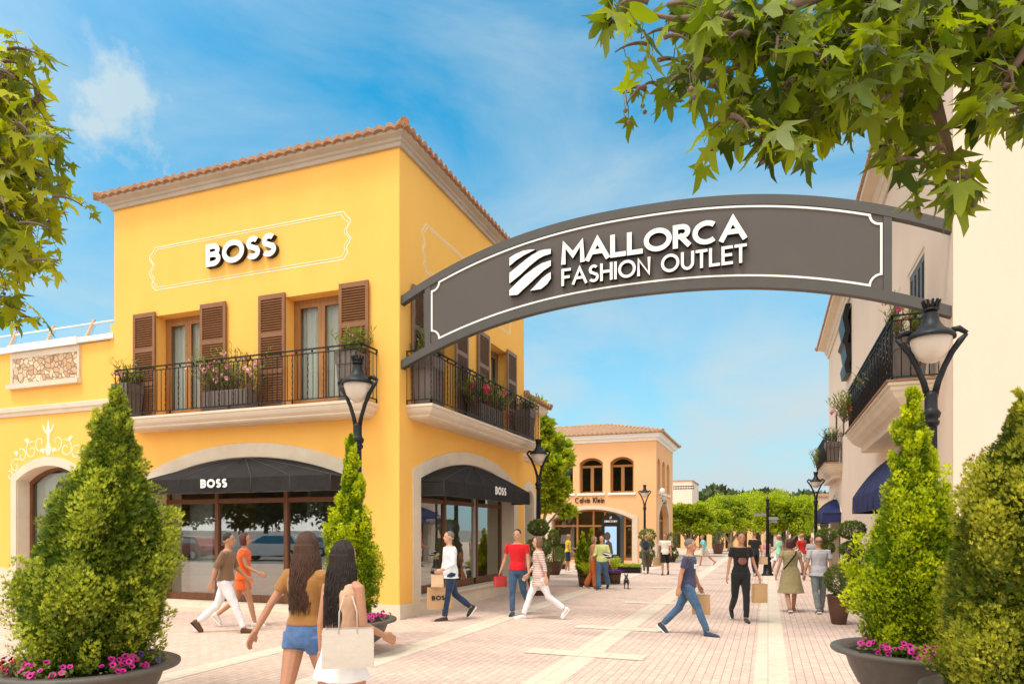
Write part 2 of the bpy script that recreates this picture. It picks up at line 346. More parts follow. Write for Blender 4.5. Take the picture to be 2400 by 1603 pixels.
def pavers(name, c1, c2, mortar, bw=.21, rh=.105, ms=.006, big=(.9, .9, .9), swap=True):
    m = P(name, c1, .8); t = m.node_tree; b = t.nodes['Principled BSDF']; b.inputs['Specular IOR Level'].default_value = .3
    g = N(t, 'ShaderNodeNewGeometry'); s = N(t, 'ShaderNodeSeparateXYZ'); c = N(t, 'ShaderNodeCombineXYZ'); t.links.new(g.outputs['Position'], s.inputs[0])
    t.links.new(s.outputs[1 if swap else 0], c.inputs[0]); t.links.new(s.outputs[0 if swap else 1], c.inputs[1])
    k = N(t, 'ShaderNodeTexBrick'); k.inputs['Scale'].default_value = 1; k.inputs['Brick Width'].default_value = bw; k.inputs['Row Height'].default_value = rh
    k.inputs['Mortar Size'].default_value = ms; k.inputs['Mortar Smooth'].default_value = .3; k.inputs['Color1'].default_value = (*c1, 1); k.inputs['Color2'].default_value = (*c2, 1); k.inputs['Mortar'].default_value = (*mortar, 1)
    t.links.new(c.outputs[0], k.inputs[0])
    n = N(t, 'ShaderNodeTexNoise'); n.inputs['Scale'].default_value = .35; n.inputs['Detail'].default_value = 5; n.inputs['Distortion'].default_value = .6
    q = N(t, 'ShaderNodeMapping'); q.inputs['Scale'].default_value = (.55, 1.7, 1); t.links.new(g.outputs['Position'], q.inputs[0]); t.links.new(q.outputs[0], n.inputs[0])
    r = N(t, 'ShaderNodeMapRange'); r.inputs['From Min'].default_value = .50; r.inputs['From Max'].default_value = .66; t.links.new(n.outputs[0], r.inputs[0])
    x = N(t, 'ShaderNodeMix', data_type='RGBA', blend_type='MULTIPLY'); x.inputs[7].default_value = (*big, 1)
    t.links.new(r.outputs[0], x.inputs[0]); t.links.new(k.outputs[0], x.inputs[6])
    n3 = N(t, 'ShaderNodeTexNoise'); n3.inputs['Scale'].default_value = 9; n3.inputs['Detail'].default_value = 8; t.links.new(g.outputs['Position'], n3.inputs[0])
    y = N(t, 'ShaderNodeMix', data_type='RGBA', blend_type='MULTIPLY'); y.inputs[0].default_value = .35; t.links.new(x.outputs[2], y.inputs[6]); t.links.new(n3.outputs[0], y.inputs[7])
    t.links.new(y.outputs[2], b.inputs['Base Color'])
    bm_ = N(t, 'ShaderNodeBump'); bm_.inputs['Strength'].default_value = .35; bm_.inputs['Distance'].default_value = .006; bm_.invert = True; t.links.new(k.outputs['Fac'], bm_.inputs['Height']); t.links.new(bm_.outputs[0], b.inputs['Normal'])
    return m
M['pave'] = pavers('pink_brick_paving', (.84, .625, .51), (.74, .54, .435), (.48, .34, .26), big=(.80, .80, .85))
M['strip'] = pavers('cream_stone_paving', (.84, .71, .56), (.79, .665, .515), (.55, .45, .34), .62, .42, .006, (.93, .92, .92))
# ------------------------------------------------------------------ lettering drawn as ribbons
def arc(cx, cy, rx, ry, a0, a1, n=14):
    return [(cx + rx * math.cos(R(a0 + (a1 - a0) * i / n)), cy + ry * math.sin(R(a0 + (a1 - a0) * i / n))) for i in range(n + 1)]
def SC(p): return [('c', p)]
def SL(*ps): return [('l', p) for p in ps]
FONT = {
 'A': (.86, SL([(0, 0), (.5, 1), (1, 0)], [(.24, .34), (.76, .34)])),
 'B': (.60, SL([(0, 0), (0, 1)]) + SC([(0, 1), (.5, 1)] + arc(.5, .765, .42, .235, 90, -90)[1:] + [(0, .53)]) + SC([(0, .53), (.5, .53)] + arc(.5, .265, .5, .265, 90, -90)[1:] + [(0, 0)])),
 'C': (.84, SC(arc(.55, .5, .55, .5, 48, 312, 26))),
 'D': (.78, SL([(0, 0), (0, 1)]) + SC([(0, 1), (.4, 1)] + arc(.4, .5, .6, .5, 90, -90, 20)[1:] + [(0, 0)])),
 'E': (.50, SL([(1, 1), (0, 1), (0, 0), (1, 0)], [(0, .52), (.9, .52)])),
 'F': (.48, SL([(1, 1), (0, 1), (0, 0)], [(0, .50), (.85, .50)])),
 'G': (.9, SC(arc(.5, .5, .5, .5, 45, 355, 26) + [(.6, .46)])),
 'H': (.66, SL([(0, 0), (0, 1)], [(1, 0), (1, 1)], [(0, .52), (1, .52)])),
 'I': (.0, SL([(0, 0), (0, 1)])),
 'K': (.58, SL([(0, 0), (0, 1)], [(.95, 1), (.04, .42)], [(.36, .60), (1, 0)])),
 'L': (.48, SL([(0, 1), (0, 0), (1, 0)])),
 'M': (.88, SL([(0, 0), (.04, 1), (.5, .36), (.96, 1), (1, 0)])),
 'N': (.68, SL([(0, 0), (0, 1), (1, 0), (1, 1)])),
 'O': (.98, SC(arc(.5, .5, .5, .5, 0, 360, 32))),
 'R': (.56, SL([(0, 0), (0, 1)]) + SC([(0, 1), (.5, 1)] + arc(.5, .74, .42, .26, 90, -90)[1:] + [(0, .48)]) + SL([(.40, .48), (.93, .05)])),
 'S': (.52, SC(arc(.5, .755, .46, .245, 35, 225, 14) + [(.40, .545), (.60, .475)] + arc(.5, .25, .5, .25, 45, -150, 14))),
 'T': (.54, SL([(0, 1), (1, 1)], [(.5, 1), (.5, 0)])),
 'U': (.64, SL([(0, 1), (0, .38)] + arc(.5, .38, .5, .38, 180, 360, 16)[1:] + [(1, 1)])),
 'Y': (.74, SL([(0, 1), (.5, .48), (1, 1)], [(.5, .48), (.5, 0)])),
 'a': (.50, SC(arc(.5, .31, .5, .31, 0, 360, 22)) + SL([(1, .62), (1, 0)])),
 'd': (.50, SC(arc(.5, .31, .5, .31, 0, 360, 22)) + SL([(1, 1.05), (1, 0)])),
 'l': (.0, SL([(0, 0), (0, 1.05)])),
 'v': (.44, SL([(0, .62), (.5, 0), (1, .62)])),
 'i': (.0, SL([(0, 0), (0, .62)], [(0, .86), (0, .90)])),
 'n': (.38, SL([(0, 0), (0, .62)], [(0, .36)] + arc(.5, .38, .5, .24, 180, 0, 10) + [(1, 0)])),
 'e': (.50, SC([(.02, .33), (.98, .33)] + arc(.5, .31, .5, .31, 5, 318, 20))),
 ' ': (.42, []),
}
def ribbon(mb, pts, w, tf, d0, d1, cap, closed=False, mi=0, ms=1):
    P_ = [Vector(p) for p in pts]; n = len(P_)
    if closed: P_ = P_[:-1]; n -= 1
    if cap and not closed:
        P_[0] = P_[0] + (P_[0] - P_[1]).normalized() * w / 2; P_[-1] = P_[-1] + (P_[-1] - P_[-2]).normalized() * w / 2
    Lf, Rt = [], []
    for i in range(n):
        a = P_[i - 1] if (i > 0 or closed) else None; b = P_[(i + 1) % n] if (i < n - 1 or closed) else None
        n1 = None if a is None else Vector((-(P_[i] - a).y, (P_[i] - a).x)).normalized()
        n2 = None if b is None else Vector((-(b - P_[i]).y, (b - P_[i]).x)).normalized()
        if n1 is None: m = n2
        elif n2 is None: m = n1
        else: m = n1 + n2; m = m / max(m.dot(n1), .38)
        Lf.append(P_[i] + m * w / 2); Rt.append(P_[i] - m * w / 2)
    k = n if closed else n - 1
    vs = [tf(p.x, p.y, d) for d in (d0, d1) for lp in (Lf, Rt) for p in lp]
    ff = [(i, (i + 1) % n, n + (i + 1) % n, n + i) for i in range(k)]
    fs = [(i, (i + 1) % n, 2 * n + (i + 1) % n, 2 * n + i) for i in range(k)] + [(n + i, n + (i + 1) % n, 3 * n + (i + 1) % n, 3 * n + i) for i in range(k)]
    if not closed: fs += [(0, n, 3 * n, 2 * n), (n - 1, 2 * n - 1, 4 * n - 1, 3 * n - 1)]
    mb.add(vs, ff, mi)
    b = len(mb.v) - len(vs)
    for f in fs: mb.f.append(tuple(b + i for i in f)); mb.m.append(ms); mb.sm.append(False)
def text_width(s, H, w, gap):
    x = 0
    for ch in s: x += FONT[ch][0] * (H - 0) * 1.0 + w + (gap if ch != ' ' else 0)
    return x - gap
def text(mb, s, tf, H, w, gap, width=None, d0=0, d1=.05):
    """tf(u,v,d): d0 is the front face. letters run from u=0, baseline v=0"""
    x = 0; k = 1.0
    if width: k = width / text_width(s, H, w, gap)
    q = 0
    for ch in s:
        W, strokes = FONT[ch]; W = W * H
        for typ, pts in strokes:
            pp = [((x + w / 2 + p[0] * W) * k, w / 2 + p[1] * (H - w)) for p in pts]
            closed = math.dist(pp[0], pp[-1]) < 1e-6
            e = (q % 4) * .0012; q += 1
            ribbon(mb, pp, w * (1 if k > .9 else .95), tf, d0 - e if d1 > d0 else d0 + e, d1, typ == 'l', closed)
        x += W + w + (gap if ch != ' ' else 0)
def tfY(X0, Y, Z0): return lambda u, v, d: (X0 + u, Y + d, Z0 + v)         # facing -Y, reads to +X
def tfE(X, Y0, Z0): return lambda u, v, d: (X - d, Y0 + u, Z0 + v)         # facing +X, reads to +Y
def arcline(u0, u1, zs, za, n=24):
    h = za - zs; c = (u1 - u0) / 2; r = (c * c + h * h) / (2 * h); m = (u0 + u1) / 2; a = math.asin(min(1, c / r))
    if h > c: a = math.pi - a
    return [(m + r * math.sin(-a + 2 * a * i / n), za - r + r * math.cos(-a + 2 * a * i / n)) for i in range(n + 1)]
def archpoly(u0, u1, z0, zs, za, n=24): return [(u0, z0)] + arcline(u0, u1, zs, za, n) + [(u1, z0)]

# ------------------------------------------------------------------ shared building pieces
def tile_roof(name, x0, x1, y0, y1, zE, pitch, mat, parent, tile=.24, row=.36, amp=.055, per=6):
    W, D = x1 - x0, y1 - y0; half = min(W, D) / 2; tp = math.tan(R(pitch)); mb = MB()
    for o, u, v, Ln in (((x0, y0), (1, 0), (0, 1), W), ((x1, y0), (0, 1), (-1, 0), D), ((x1, y1), (-1, 0), (0, -1), W), ((x0, y1), (0, -1), (1, 0), D)):
        nc = max(1, round(Ln / tile)); cols = nc * per; nr = int(half / row) + 1; vs = []; fs = []
        for i in range(cols + 1):
            uu = Ln * i / cols; ph = (i % per) / per; pz = amp * (abs(math.sin(math.pi * ph)) ** .8) * 1.6
            vm = min(uu, Ln - uu, half)
            jit = .006 * math.sin(i // per * 12.9)
            for j in range(nr + 1):
                for e in (0, 1):
                    vv = min(max(0, (j + e) * row), vm) if vm > 0 else 0
                    if j * row > vm: vv = vm
                    z = zE + vv * tp + pz + (.022 if e == 0 else 0.0) + jit
                    vs.append((o[0] + u[0] * uu + v[0] * vv, o[1] + u[1] * uu + v[1] * vv, z))
            vs.append((o[0] + u[0] * uu + v[0] * 0, o[1] + u[1] * uu + v[1] * 0, zE - .02 + pz * .55))
            vs.append((o[0] + u[0] * uu + v[0] * min(.5, max(vm, 0)), o[1] + u[1] * uu + v[1] * min(.5, max(vm, 0)), zE - .05))
        K = 2 * (nr + 1) + 2
        for i in range(cols):
            for j in range(2 * (nr + 1) - 1): fs.append((i * K + j, (i + 1) * K + j, (i + 1) * K + j + 1, i * K + j + 1))
            fs.append((i * K, i * K + K - 2, (i + 1) * K + K - 2, (i + 1) * K)); fs.append((i * K + K - 2, i * K + K - 1, (i + 1) * K + K - 1, (i + 1) * K + K - 2))
        mb.add(vs, fs, 0)
    # hip and ridge caps
    r = .085; zt = zE + half * tp; e = .06
    if W > D: ra, rb = (x0 + half, y0 + half, zt + e), (x1 - half, y0 + half, zt + e)
    else: ra, rb = (x0 + half, y0 + half, zt + e), (x0 + half, y1 - half, zt + e)
    def cap(a, b):
        a, b = Vector(a), Vector(b); n = max(1, int((b - a).length / .4))
        for i in range(n):
            p, q = a.lerp(b, i / n), a.lerp(b, min(1, (i + 1.12) / n)); mb.tube([p, q], [r * 1.12, r * .9], 8)
    c = zE + e
    if W > D: cap((x0, y0, c), ra); cap((x0, y1, c), ra); cap((x1, y0, c), rb); cap((x1, y1, c), rb)
    else: cap((x0, y0, c), ra); cap((x1, y0, c), ra); cap((x0, y1, c), rb); cap((x1, y1, c), rb)
    cap(ra, rb)
    return mb.obj(name, mat, parent, True)
def rect_path(x0, x1, y0, y1): return [(x0, y0), (x1, y0), (x1, y1), (x0, y1)]    # travelled so that 'right' is outward

def shutter(parent, c, ax, out, w, h, mat, rails=(.0, .33, .66, 1.0), label=None):
    """c bottom centre (world), ax unit along width, out unit outward"""
    ax, out = Vector(ax), Vector(out); up = Vector((0, 0, 1)); c = Vector(c); mb = MB(); t = .045
    for s in (-1, 1): mb.obox(c + ax * s * (w / 2 - .035) + up * h / 2, ax * .035, out * t / 2, up * h / 2)
    for r in rails:
        z = .05 + r * (h - .10); mb.obox(c + up * z, ax * (w / 2 - .07), out * t * .45, up * .05)
    n = int(h / .055)
    for i in range(n):
        z = .06 + (i + .5) * (h - .12) / n
        if any(abs(z - (.05 + r * (h - .1))) < .06 for r in rails): continue
        mb.obox(c + up * z, ax * (w / 2 - .07), (out * .020 - up * .019), (out * .003 + up * .0035))
    mb.obox(c + up * h / 2 - out * .018, ax * (w / 2 - .06), out * .002, up * (h / 2 - .03))
    return mb.obj('shutter', mat, parent, True)
def french_door(parent, c, ax, out, w, h, fm, curtain=True, name='balcony_door', split=2):
    ax, out, c = Vector(ax), Vector(out), Vector(c); up = Vector((0, 0, 1)); mb = MB()
    for s in (-1, 1): mb.obox(c + ax * s * (w / 2 - .04) + up * h / 2, ax * .04, out * .04, up * h / 2)
    mb.obox(c + up * (h - .04), ax * (w / 2 - .08), out * .04, up * .04)
    mb.obox(c + up * .04, ax * (w / 2 - .08), out * .04, up * .04)
    lw = (w - .16) / split
    for k in range(split):
        cc = c + ax * (-w / 2 + .08 + lw * (k + .5)) + out * .015
        for s in (-1, 1): mb.obox(cc + ax * s * (lw / 2 - .045) + up * h / 2, ax * .043, out * .03, up * (h / 2 - .085))
        for z in (h - .13, .17): mb.obox(cc + up * z, ax * (lw / 2 - .09), out * .03, up * (.045 if z > 1 else .085))
    d = mb.obj(name, fm, parent, True)
    for k in range(split):
        cc = c + ax * (-w / 2 + .08 + lw * (k + .5)) + out * .01
        MB().obox(cc + up * h / 2, ax * (lw / 2 - .088), out * .004, up * (h / 2 - .12)).obj('glass_pane', M['uglass'], d, True)
    if curtain:
        q = MB(); pts = []
        nn = 90
        for i in range(nn + 1):
            t_ = i / nn; pts.append(c + ax * ((t_ - .5) * (w - .1)) - out * (.12 + .022 * math.sin(t_ * 75) + .012 * math.sin(t_ * 31 + 1)))
        q.add([p + up * z for z in (.03, h - .05) for p in pts], [(i, i + 1, nn + 2 + i, nn + 1 + i) for i in range(nn)], 0, True)
        q.obj('curtain', M['curtain'], d, True)
    return d
def slab(parent, path, z, prof, mat, name='balcony_slab', solid_inset=.25):
    mb = MB(); n = len(path)
    mb.sweep(path, prof)
    P2 = [Vector((p[0], p[1])) for p in path]
    def ins(o):
        r = []
        for i in range(n):
            d1 = (P2[i] - P2[i - 1]).normalized() if i else None; d2 = (P2[i + 1] - P2[i]).normalized() if i < n - 1 else None
            n1 = Vector((d1.y, -d1.x)) if d1 else None; n2 = Vector((d2.y, -d2.x)) if d2 else None
            m = n2 if n1 is None else n1 if n2 is None else (n1 + n2) / max((n1 + n2).dot(n1), .2)
            r.append(P2[i] + m * o)
        return r
    top = ins(prof[0][0]); bot = ins(prof[-1][0])
    mb.add([(p.x, p.y, prof[0][1]) for p in top], [tuple(range(n))]); mb.add([(p.x, p.y, prof[-1][1]) for p in bot], [tuple(reversed(range(n)))])
    return mb.obj(name, mat, parent, True)
def railing(parent, path, z, h, mat, sp=.125, name='railing'):
    pts = [Vector((p[0], p[1], 0)) for p in path]; mb = MB()
    up = Vector((0, 0, 1))
    def run(zz, r, sx=1, sy=1):
        for a, b in zip(pts[:-1], pts[1:]):
            d = (b - a).normalized(); sd = Vector((d.y, -d.x, 0))
            mb.obox((a + b) / 2 + up * zz, d * ((b - a).length / 2 + r), sd * r * sx, up * r * sy)
    run(z + h, .018, 1.3, .55); run(z + h - .085, .012, 1.2, .6); run(z + .09, .013, 1.2, .7)
    for a, b in zip(pts[:-1], pts[1:]):
        Ln = (b - a).length; k = max(1, round(Ln / (sp * 3)))
        for i in range(k + 1):
            p = a.lerp(b, i / k) + up * (z + h - .043); mb.tube([p - Vector((0, 0, .022)), p, p + Vector((0, 0, .022))], [.012, .026, .012], 6)
        k = max(1, round(Ln / 1.6))
        for i in range(k + 1):
            p = a.lerp(b, i / k); mb.obox(p + up * (z + .045), (.014, 0, 0), (0, .014, 0), (0, 0, .045))
    rl = mb.obj(name, mat, parent, True)
    b1 = MB(); b1.tube([(0, 0, 0), (0, 0, h - .175)], .0085, 6); m1 = b1.mesh('baluster'); m1.materials.append(mat)
    b2 = MB(); n = 16; b2.tube([(0.004 * math.cos(i * 2.1), .004 * math.sin(i * 2.1), (h - .175) * i / n) for i in range(n + 1)], [.008 if i % 2 else .014 for i in range(n + 1)], 6); m2 = b2.mesh('baluster'); m2.materials.append(mat)
    base = sum((q for q in (parent.location,)), Vector((0, 0, 0))); q = 0
    for a, b in zip(pts[:-1], pts[1:]):
        Ln = (b - a).length; k = max(1, round(Ln / sp))
        for i in range(k + (1 if b is pts[-1] else 0)):
            p = a.lerp(b, i / k) + up * (z + .1); o = bpy.data.objects.new('baluster', m2 if q % 3 == 1 else m1); COL.objects.link(o)
            o.location = p; o.parent = rl; q += 1
            pp, T = rl, Vector((0, 0, 0))
            # rl has parent inverse translating world coordinates, so its own space is the world's
    return rl
def awning(parent, u0, u1, zs, za, zf, drop, proj, tf, mat, nseg=7, ewall=2.0, efront=1.25, letters=None, uf0=None, uf1=None, name='awning'):
    """tf(u, out, z). wall arc from (u0,zs) apex za; front edge at out=proj, z=zf"""
    mb = MB(); um = (u0 + u1) / 2; uf0 = u0 if uf0 is None else uf0; uf1 = u1 if uf1 is None else uf1
    path = [(u0, 0.02), (uf0, proj)] + [(uf0 + (uf1 - uf0) * i / nseg, proj) for i in range(1, nseg + 1)] + [(u1, 0.02)]
    fine = []; ex = []
    for i, (a, b) in enumerate(zip(path[:-1], path[1:])):
        side = i == 0 or i == len(path) - 2
        for j in range(6):
            t = j / 6; fine.append((a[0] + (b[0] - a[0]) * t, a[1] + (b[1] - a[1]) * t, abs(t - .5) * 2))
            ex.append(ewall + (efront - ewall) * min(1, (t if i == 0 else 1 - t)) if side else efront)
    fine.append((*path[-1], 1)); ex.append(ewall)
    ns = 12; vs = []
    for (u, o, rib), e in zip(fine, ex):
        for k in range(ns + 1):
            s = k / ns; sag = -.035 * (1 - rib) * math.sin(math.pi * s)
            vs.append(tf(um + (u - um) * s, .03 + (o - .03) * s, za - (za - zf) * s ** e + sag))
    K = ns + 1; m = len(fine)
    mb.add(vs, [(i * K + k, (i + 1) * K + k, (i + 1) * K + k + 1, i * K + k + 1) for i in range(m - 1) for k in range(ns)], 0, True)
    # scalloped valance, slightly rippled
    va = []
    for z, w in ((zf, 0), (zf - drop * .5, .004), (zf - drop, .010)):
        for i, (u, o, rib) in enumerate(fine): va.append(tf(u, o + w * math.sin(i * 1.3) + .004, z - .012 * (1 - rib) * (z < zf)))
    mb.add(va, [(r * m + i, r * m + i + 1, (r + 1) * m + i + 1, (r + 1) * m + i) for r in range(2) for i in range(m - 1)], 0)
    # seams and frame ribs
    for i in range(0, m, 6):
        u, o, rib = fine[i]; pts = [Vector(tf(um + (u - um) * (k / ns), .03 + (o - .03) * (k / ns), za - (za - zf) * (k / ns) ** ex[i] + .006)) for k in range(ns + 1)]
        mb.tube(pts + [Vector(tf(u, o + .008, zf - drop))], .009, 5, 1)
    mb.tube([Vector(tf(u, o + .004, zf - drop)) for u, o, r_ in fine], .008, 5, 1)
    mb.tube([Vector(tf(u, max(0, o - .02), zf - .02)) for u, o, r_ in fine], .014, 6, 2)
    return mb.obj(name, [mat, M['seam'], M['iron']], parent, True)
M['seam'] = P('awning_seam', (.055, .050, .047), .8)
def painted_frame(mb, u0, u1, z0, z1, tf, w=.022):
    """double painted line: straight top and bottom, wavy ends with cut corners"""
    for off, ww in ((0, w), (.055, w * .7)):
        a0, a1, b0, b1 = u0 + off, u1 - off, z0 + off, z1 - off; h = b1 - b0; c = .10
        def side(x, s):
            pts = [(x + s * c, b0), (x, b0 + c * 1.3)]
            for i in range(1, 20):
                t = i / 20; pts.append((x + s * (.05 * math.sin(t * math.pi * 4) - .02), b0 + c * 1.3 + (h - c * 2.6) * t))
            return pts + [(x, b1 - c * 1.3), (x + s * c, b1)]
        Ls = side(a0, 1); Rs = side(a1, -1)
        ribbon(mb, Ls + list(reversed(Rs)) + [Ls[0]], ww, tf, -.004 - off * .02, .004, False, True, 0, 0)

# ------------------------------------------------------------------ ground
G = 0.0
mb = MB(); mb.add([(-900, -900, -.06), (900, -900, -.06), (900, 1500, -.06), (-900, 1500, -.06)], [(0, 1, 2, 3)])
tag(mb.obj('ground', M['asph']), kind='structure')
def sheet(name, rects, z, mat, poly=None):
    mb = MB()
    for x0, x1, y0, y1 in rects: mb.add([(x0, y0, z), (x1, y0, z), (x1, y1, z), (x0, y1, z)], [(0, 1, 2, 3)])
    return tag(mb.obj(name, mat), kind='structure')
mb = MB(); mb.box(-30, 30, -4.5, 90, -.2, 0); tag(mb.obj('pavement', M['pave']), kind='structure')
sheet('stone_strips', [(-.16, .24, -4.4, 88), (-2.66, -2.24, 1.5, 12), (-2.66, -2.24, 12.4, 88), (-5.2, -4.78, -4.4, 88), (-6.98, -6.62, -4.4, 10.6)], .004, M['strip'])
def crossbar(px0, px1, py0, py1):
    a, b = onZ(0, px0, (py0 + py1) / 2), onZ(0, px1, (py0 + py1) / 2); y0, y1 = onZ(0, (px0 + px1) / 2, py1).y, onZ(0, (px0 + px1) / 2, py0).y
    return (-3.3, -1.62, y0, y1)
sheet('cross_slabs', [(-3.32, -1.60, y, y + .42) for y in (6.35, 9.3, 12.0, 16.5, 21, 25.5, 30)] , .008, M['strip'])

# ------------------------------------------------------------------ yellow corner building
X0, Y0 = -6.826, 11.858; XW, YN = onY(Y0, 268, 900).x, 19.22
ZE = onY(Y0, 936, 342).z
ZF = 4.29
bld = thing('corner_building', 'two storey yellow corner shop with tiled eaves, black awnings and two flowered balconies', 'building', (X0, Y0, 0))
def tS(u, v, w=0): return (u, Y0 + w, v)
def tE(u, v, w=0): return (X0 - w, u, v)
WD = .34
# ground floor openings
sA = archpoly(-13.28, -7.98, .16, 2.86, 3.36)
eA = archpoly(12.70, 18.28, .34, 2.86, 3.36)
o1 = (onY(Y0, 364, 0).x, onY(Y0, 472, 0).x); o2 = (onY(Y0, 668, 0).x, onY(Y0, 801, 0).x)
zt = onY(Y0, 668, 697).z
rect = lambda a, b, c, d: [(a, c), (a, d), (b, d), (b, c)]
e1 = (onX(X0, 1001, 0).y, onX(X0, 1068, 0).y); e2 = (onX(X0, 1150, 0).y, onX(X0, 1190, 0).y)
mb = MB()
mb.wall([(XW, 0), (X0, 0), (X0, ZE), (XW, ZE)], [sA, rect(*o1, ZF, zt), rect(*o2, ZF, zt)], tS, WD)
mb.wall([(Y0, 0), (YN, 0), (YN, ZE), (Y0, ZE)], [eA, rect(*e1, ZF, zt), rect(*e2, ZF, zt)], tE, WD)
mb.box(XW, X0 - .003, YN - .3, YN + .001, 0, ZE); mb.box(XW + .002, XW + .3, Y0 + .003, YN - .3, 0, ZE)
mb.box(XW - .22, XW + .0, Y0 + .08, Y0 + .4, 5.9, onY(Y0, 253, 758).z)
mb.obj('wall', M['yellow'], bld, True)
mb = MB(); mb.box(XW + .3, X0 - WD, Y0 + WD, YN - .3, 3.75, 3.95); mb.box(XW + .3, X0 - WD, Y0 + WD, YN - .3, 7.4, 7.5)
mb.box(XW + .3, X0 - WD, 16.3, 16.4, 0, 3.75); mb.box(-10.2, -10.1, Y0 + WD + 1.2, 16.3, 0, 3.75); mb.obj('interior_wall', M['room'], bld, True)
mb = MB(); mb.box(XW + .3, X0 - WD, Y0 + WD, YN - .3, 0.02, .15); mb.obj('shop_floor', M['roomfl'], bld, True)
# plinth
mb = MB(); pz = .29
for a, b in ((XW, -13.6), (-7.66, X0)): mb.box(a, b if b != X0 else X0 + .03, Y0 - .03, Y0 - .001, .0, pz)
for a, b in ((Y0, 12.38), (18.6, YN)): mb.box(X0 + .001, X0 + .03, a, b, .0, pz)
mb.box(X0 + .001, X0 + .05, 12.39, 18.59, 0, .33); mb.box(X0 - .3, X0 + .10, 12.6, 18.4, .33, .37)
mb.box(-13.6, -7.66, Y0 - .35, Y0 - .04, 0, .09); mb.box(-13.5, -7.76, Y0 - .12, Y0 + .3, .09, .17)
mb.obj('plinth', M['stone'], bld, True)
# arch surrounds with stone reveals
mb = MB()
mb.ring(archpoly(-13.60, -7.66, .09, 3.02, 3.66), archpoly(-13.28, -7.98, .09, 2.86, 3.36), tS, -.035, .0)
mb.ring(archpoly(12.38, 18.60, .0, 3.02, 3.66), archpoly(12.70, 18.28, .0, 2.86, 3.36), tE, -.035, .0)
def jamb(mb, poly, tf, d, t=.012):
    inn = []
    cx = (poly[0][0] + poly[-1][0]) / 2
    for p in poly: inn.append((p[0] + (t if p[0] < cx else -t), p[1] - (t if p is not poly[0] and p is not poly[-1] else 0)))
    mb.ring(poly, inn, tf, -.001, d)
jamb(mb, sA, tS, WD + .002); jamb(mb, eA, tE, WD + .002)
mb.obj('arch_surround', M['stone'], bld, True)
# cornice and roof
mb = MB(); mb.sweep(rect_path(XW, X0, Y0, YN), [(0.004, ZE - .03), (.06, ZE - .03), (.07, ZE + .04), (.11, ZE + .06), (.12, ZE + .11), (.17, ZE + .13), (.22, ZE + .15), (.22, ZE + .215), (.1, ZE + .215)], 0, True)
mb.obj('cornice', M['trim'], bld, True)
tile_roof('roof', XW - .33, X0 + .29, Y0 - .29, YN + .29, ZE + .20, 16, M['tile'], bld, amp=.062)
# upper windows
UD = .33
def door_at(uv, south, z0, z1, fm):
    c = (uv[0] + uv[1]) / 2; w = uv[1] - uv[0] - .004
    if south: return french_door(bld, (c, Y0 + UD, z0 + .003), (1, 0, 0), (0, -1, 0), w, z1 - z0 - .006, fm)
    return french_door(bld, (X0 - UD, c, z0 + .003), (0, 1, 0), (1, 0, 0), w, z1 - z0 - .006, fm)
door_at(o1, True, ZF, zt, M['wood']); door_at(o2, True, ZF, zt, M['wood'])
door_at(e1, False, ZF, zt, M['shutg']); door_at(e2, False, ZF, zt, M['shutg'])
sh = zt - ZF + .06
for a, b in ((309, 360), (466, 526), (603, 665), (792, 861)):
    p, q = onY(Y0 - .10, a, 0).x, onY(Y0 - .10, b, 0).x
    shutter(bld, ((p + q) / 2, Y0 - .055, ZF + .02), (1, 0, 0), (0, -1, 0), q - p, sh, M['shut'])
for a, b in ((970, 997), (1070, 1099), (1123, 1149), (1191, 1212)):
    p, q = onX(X0 + .08, a, 0).y, onX(X0 + .08, b, 0).y
    shutter(bld, (X0 + .055, (p + q) / 2, ZF + .02), (0, 1, 0), (1, 0, 0), q - p, sh, M['shutg'])
# balconies
PROF = [(0, ZF), (0, ZF - .05), (-.025, ZF - .065), (-.03, ZF - .10), (-.055, ZF - .15), (-.10, ZF - .19), (-.12, ZF - .20), (-.12, ZF - .235), (-.16, ZF - .26), (-.2, ZF - .27)]
BO = .60
def balcony(parent, path, z, h, prof, smat, label=None):
    s = slab(parent, path, z, prof, smat, 'balcony')
    q = [Vector(p) for p in path]
    c = [path[0]] ; n = len(path)
    # rail runs 6 cm inside the slab edge
    def inset(path, o):
        P2 = [Vector(p) for p in path]; r = []
        for i in range(n):
            d1 = (P2[i] - P2[i - 1]).normalized() if i else None; d2 = (P2[i + 1] - P2[i]).normalized() if i < n - 1 else None
            n1 = Vector((d1.y, -d1.x)) if d1 else None; n2 = Vector((d2.y, -d2.x)) if d2 else None
            m = n2 if n1 is None else n1 if n2 is None else (n1 + n2) / max((n1 + n2).dot(n1), .2)
            r.append(P2[i] - m * o)
        return r
    railing(s, inset(path, .05), z, h, M['iron'])
    return s
sb0, sb1 = onY(Y0 - BO, 262, 900).x, onX(0.001 - 0, 1, 1) and -7.29
balcony(bld, [(sb0, Y0 - .002), (sb0, Y0 - BO), (sb1, Y0 - BO), (sb1, Y0 - .002)], ZF, 1.08, PROF, M['stone'])
balcony(bld, [(X0 + .002, 12.10), (X0 + BO, 12.10), (X0 + BO, 18.97), (X0 + .002, 18.97)], ZF, 1.08, PROF, M['stone'])
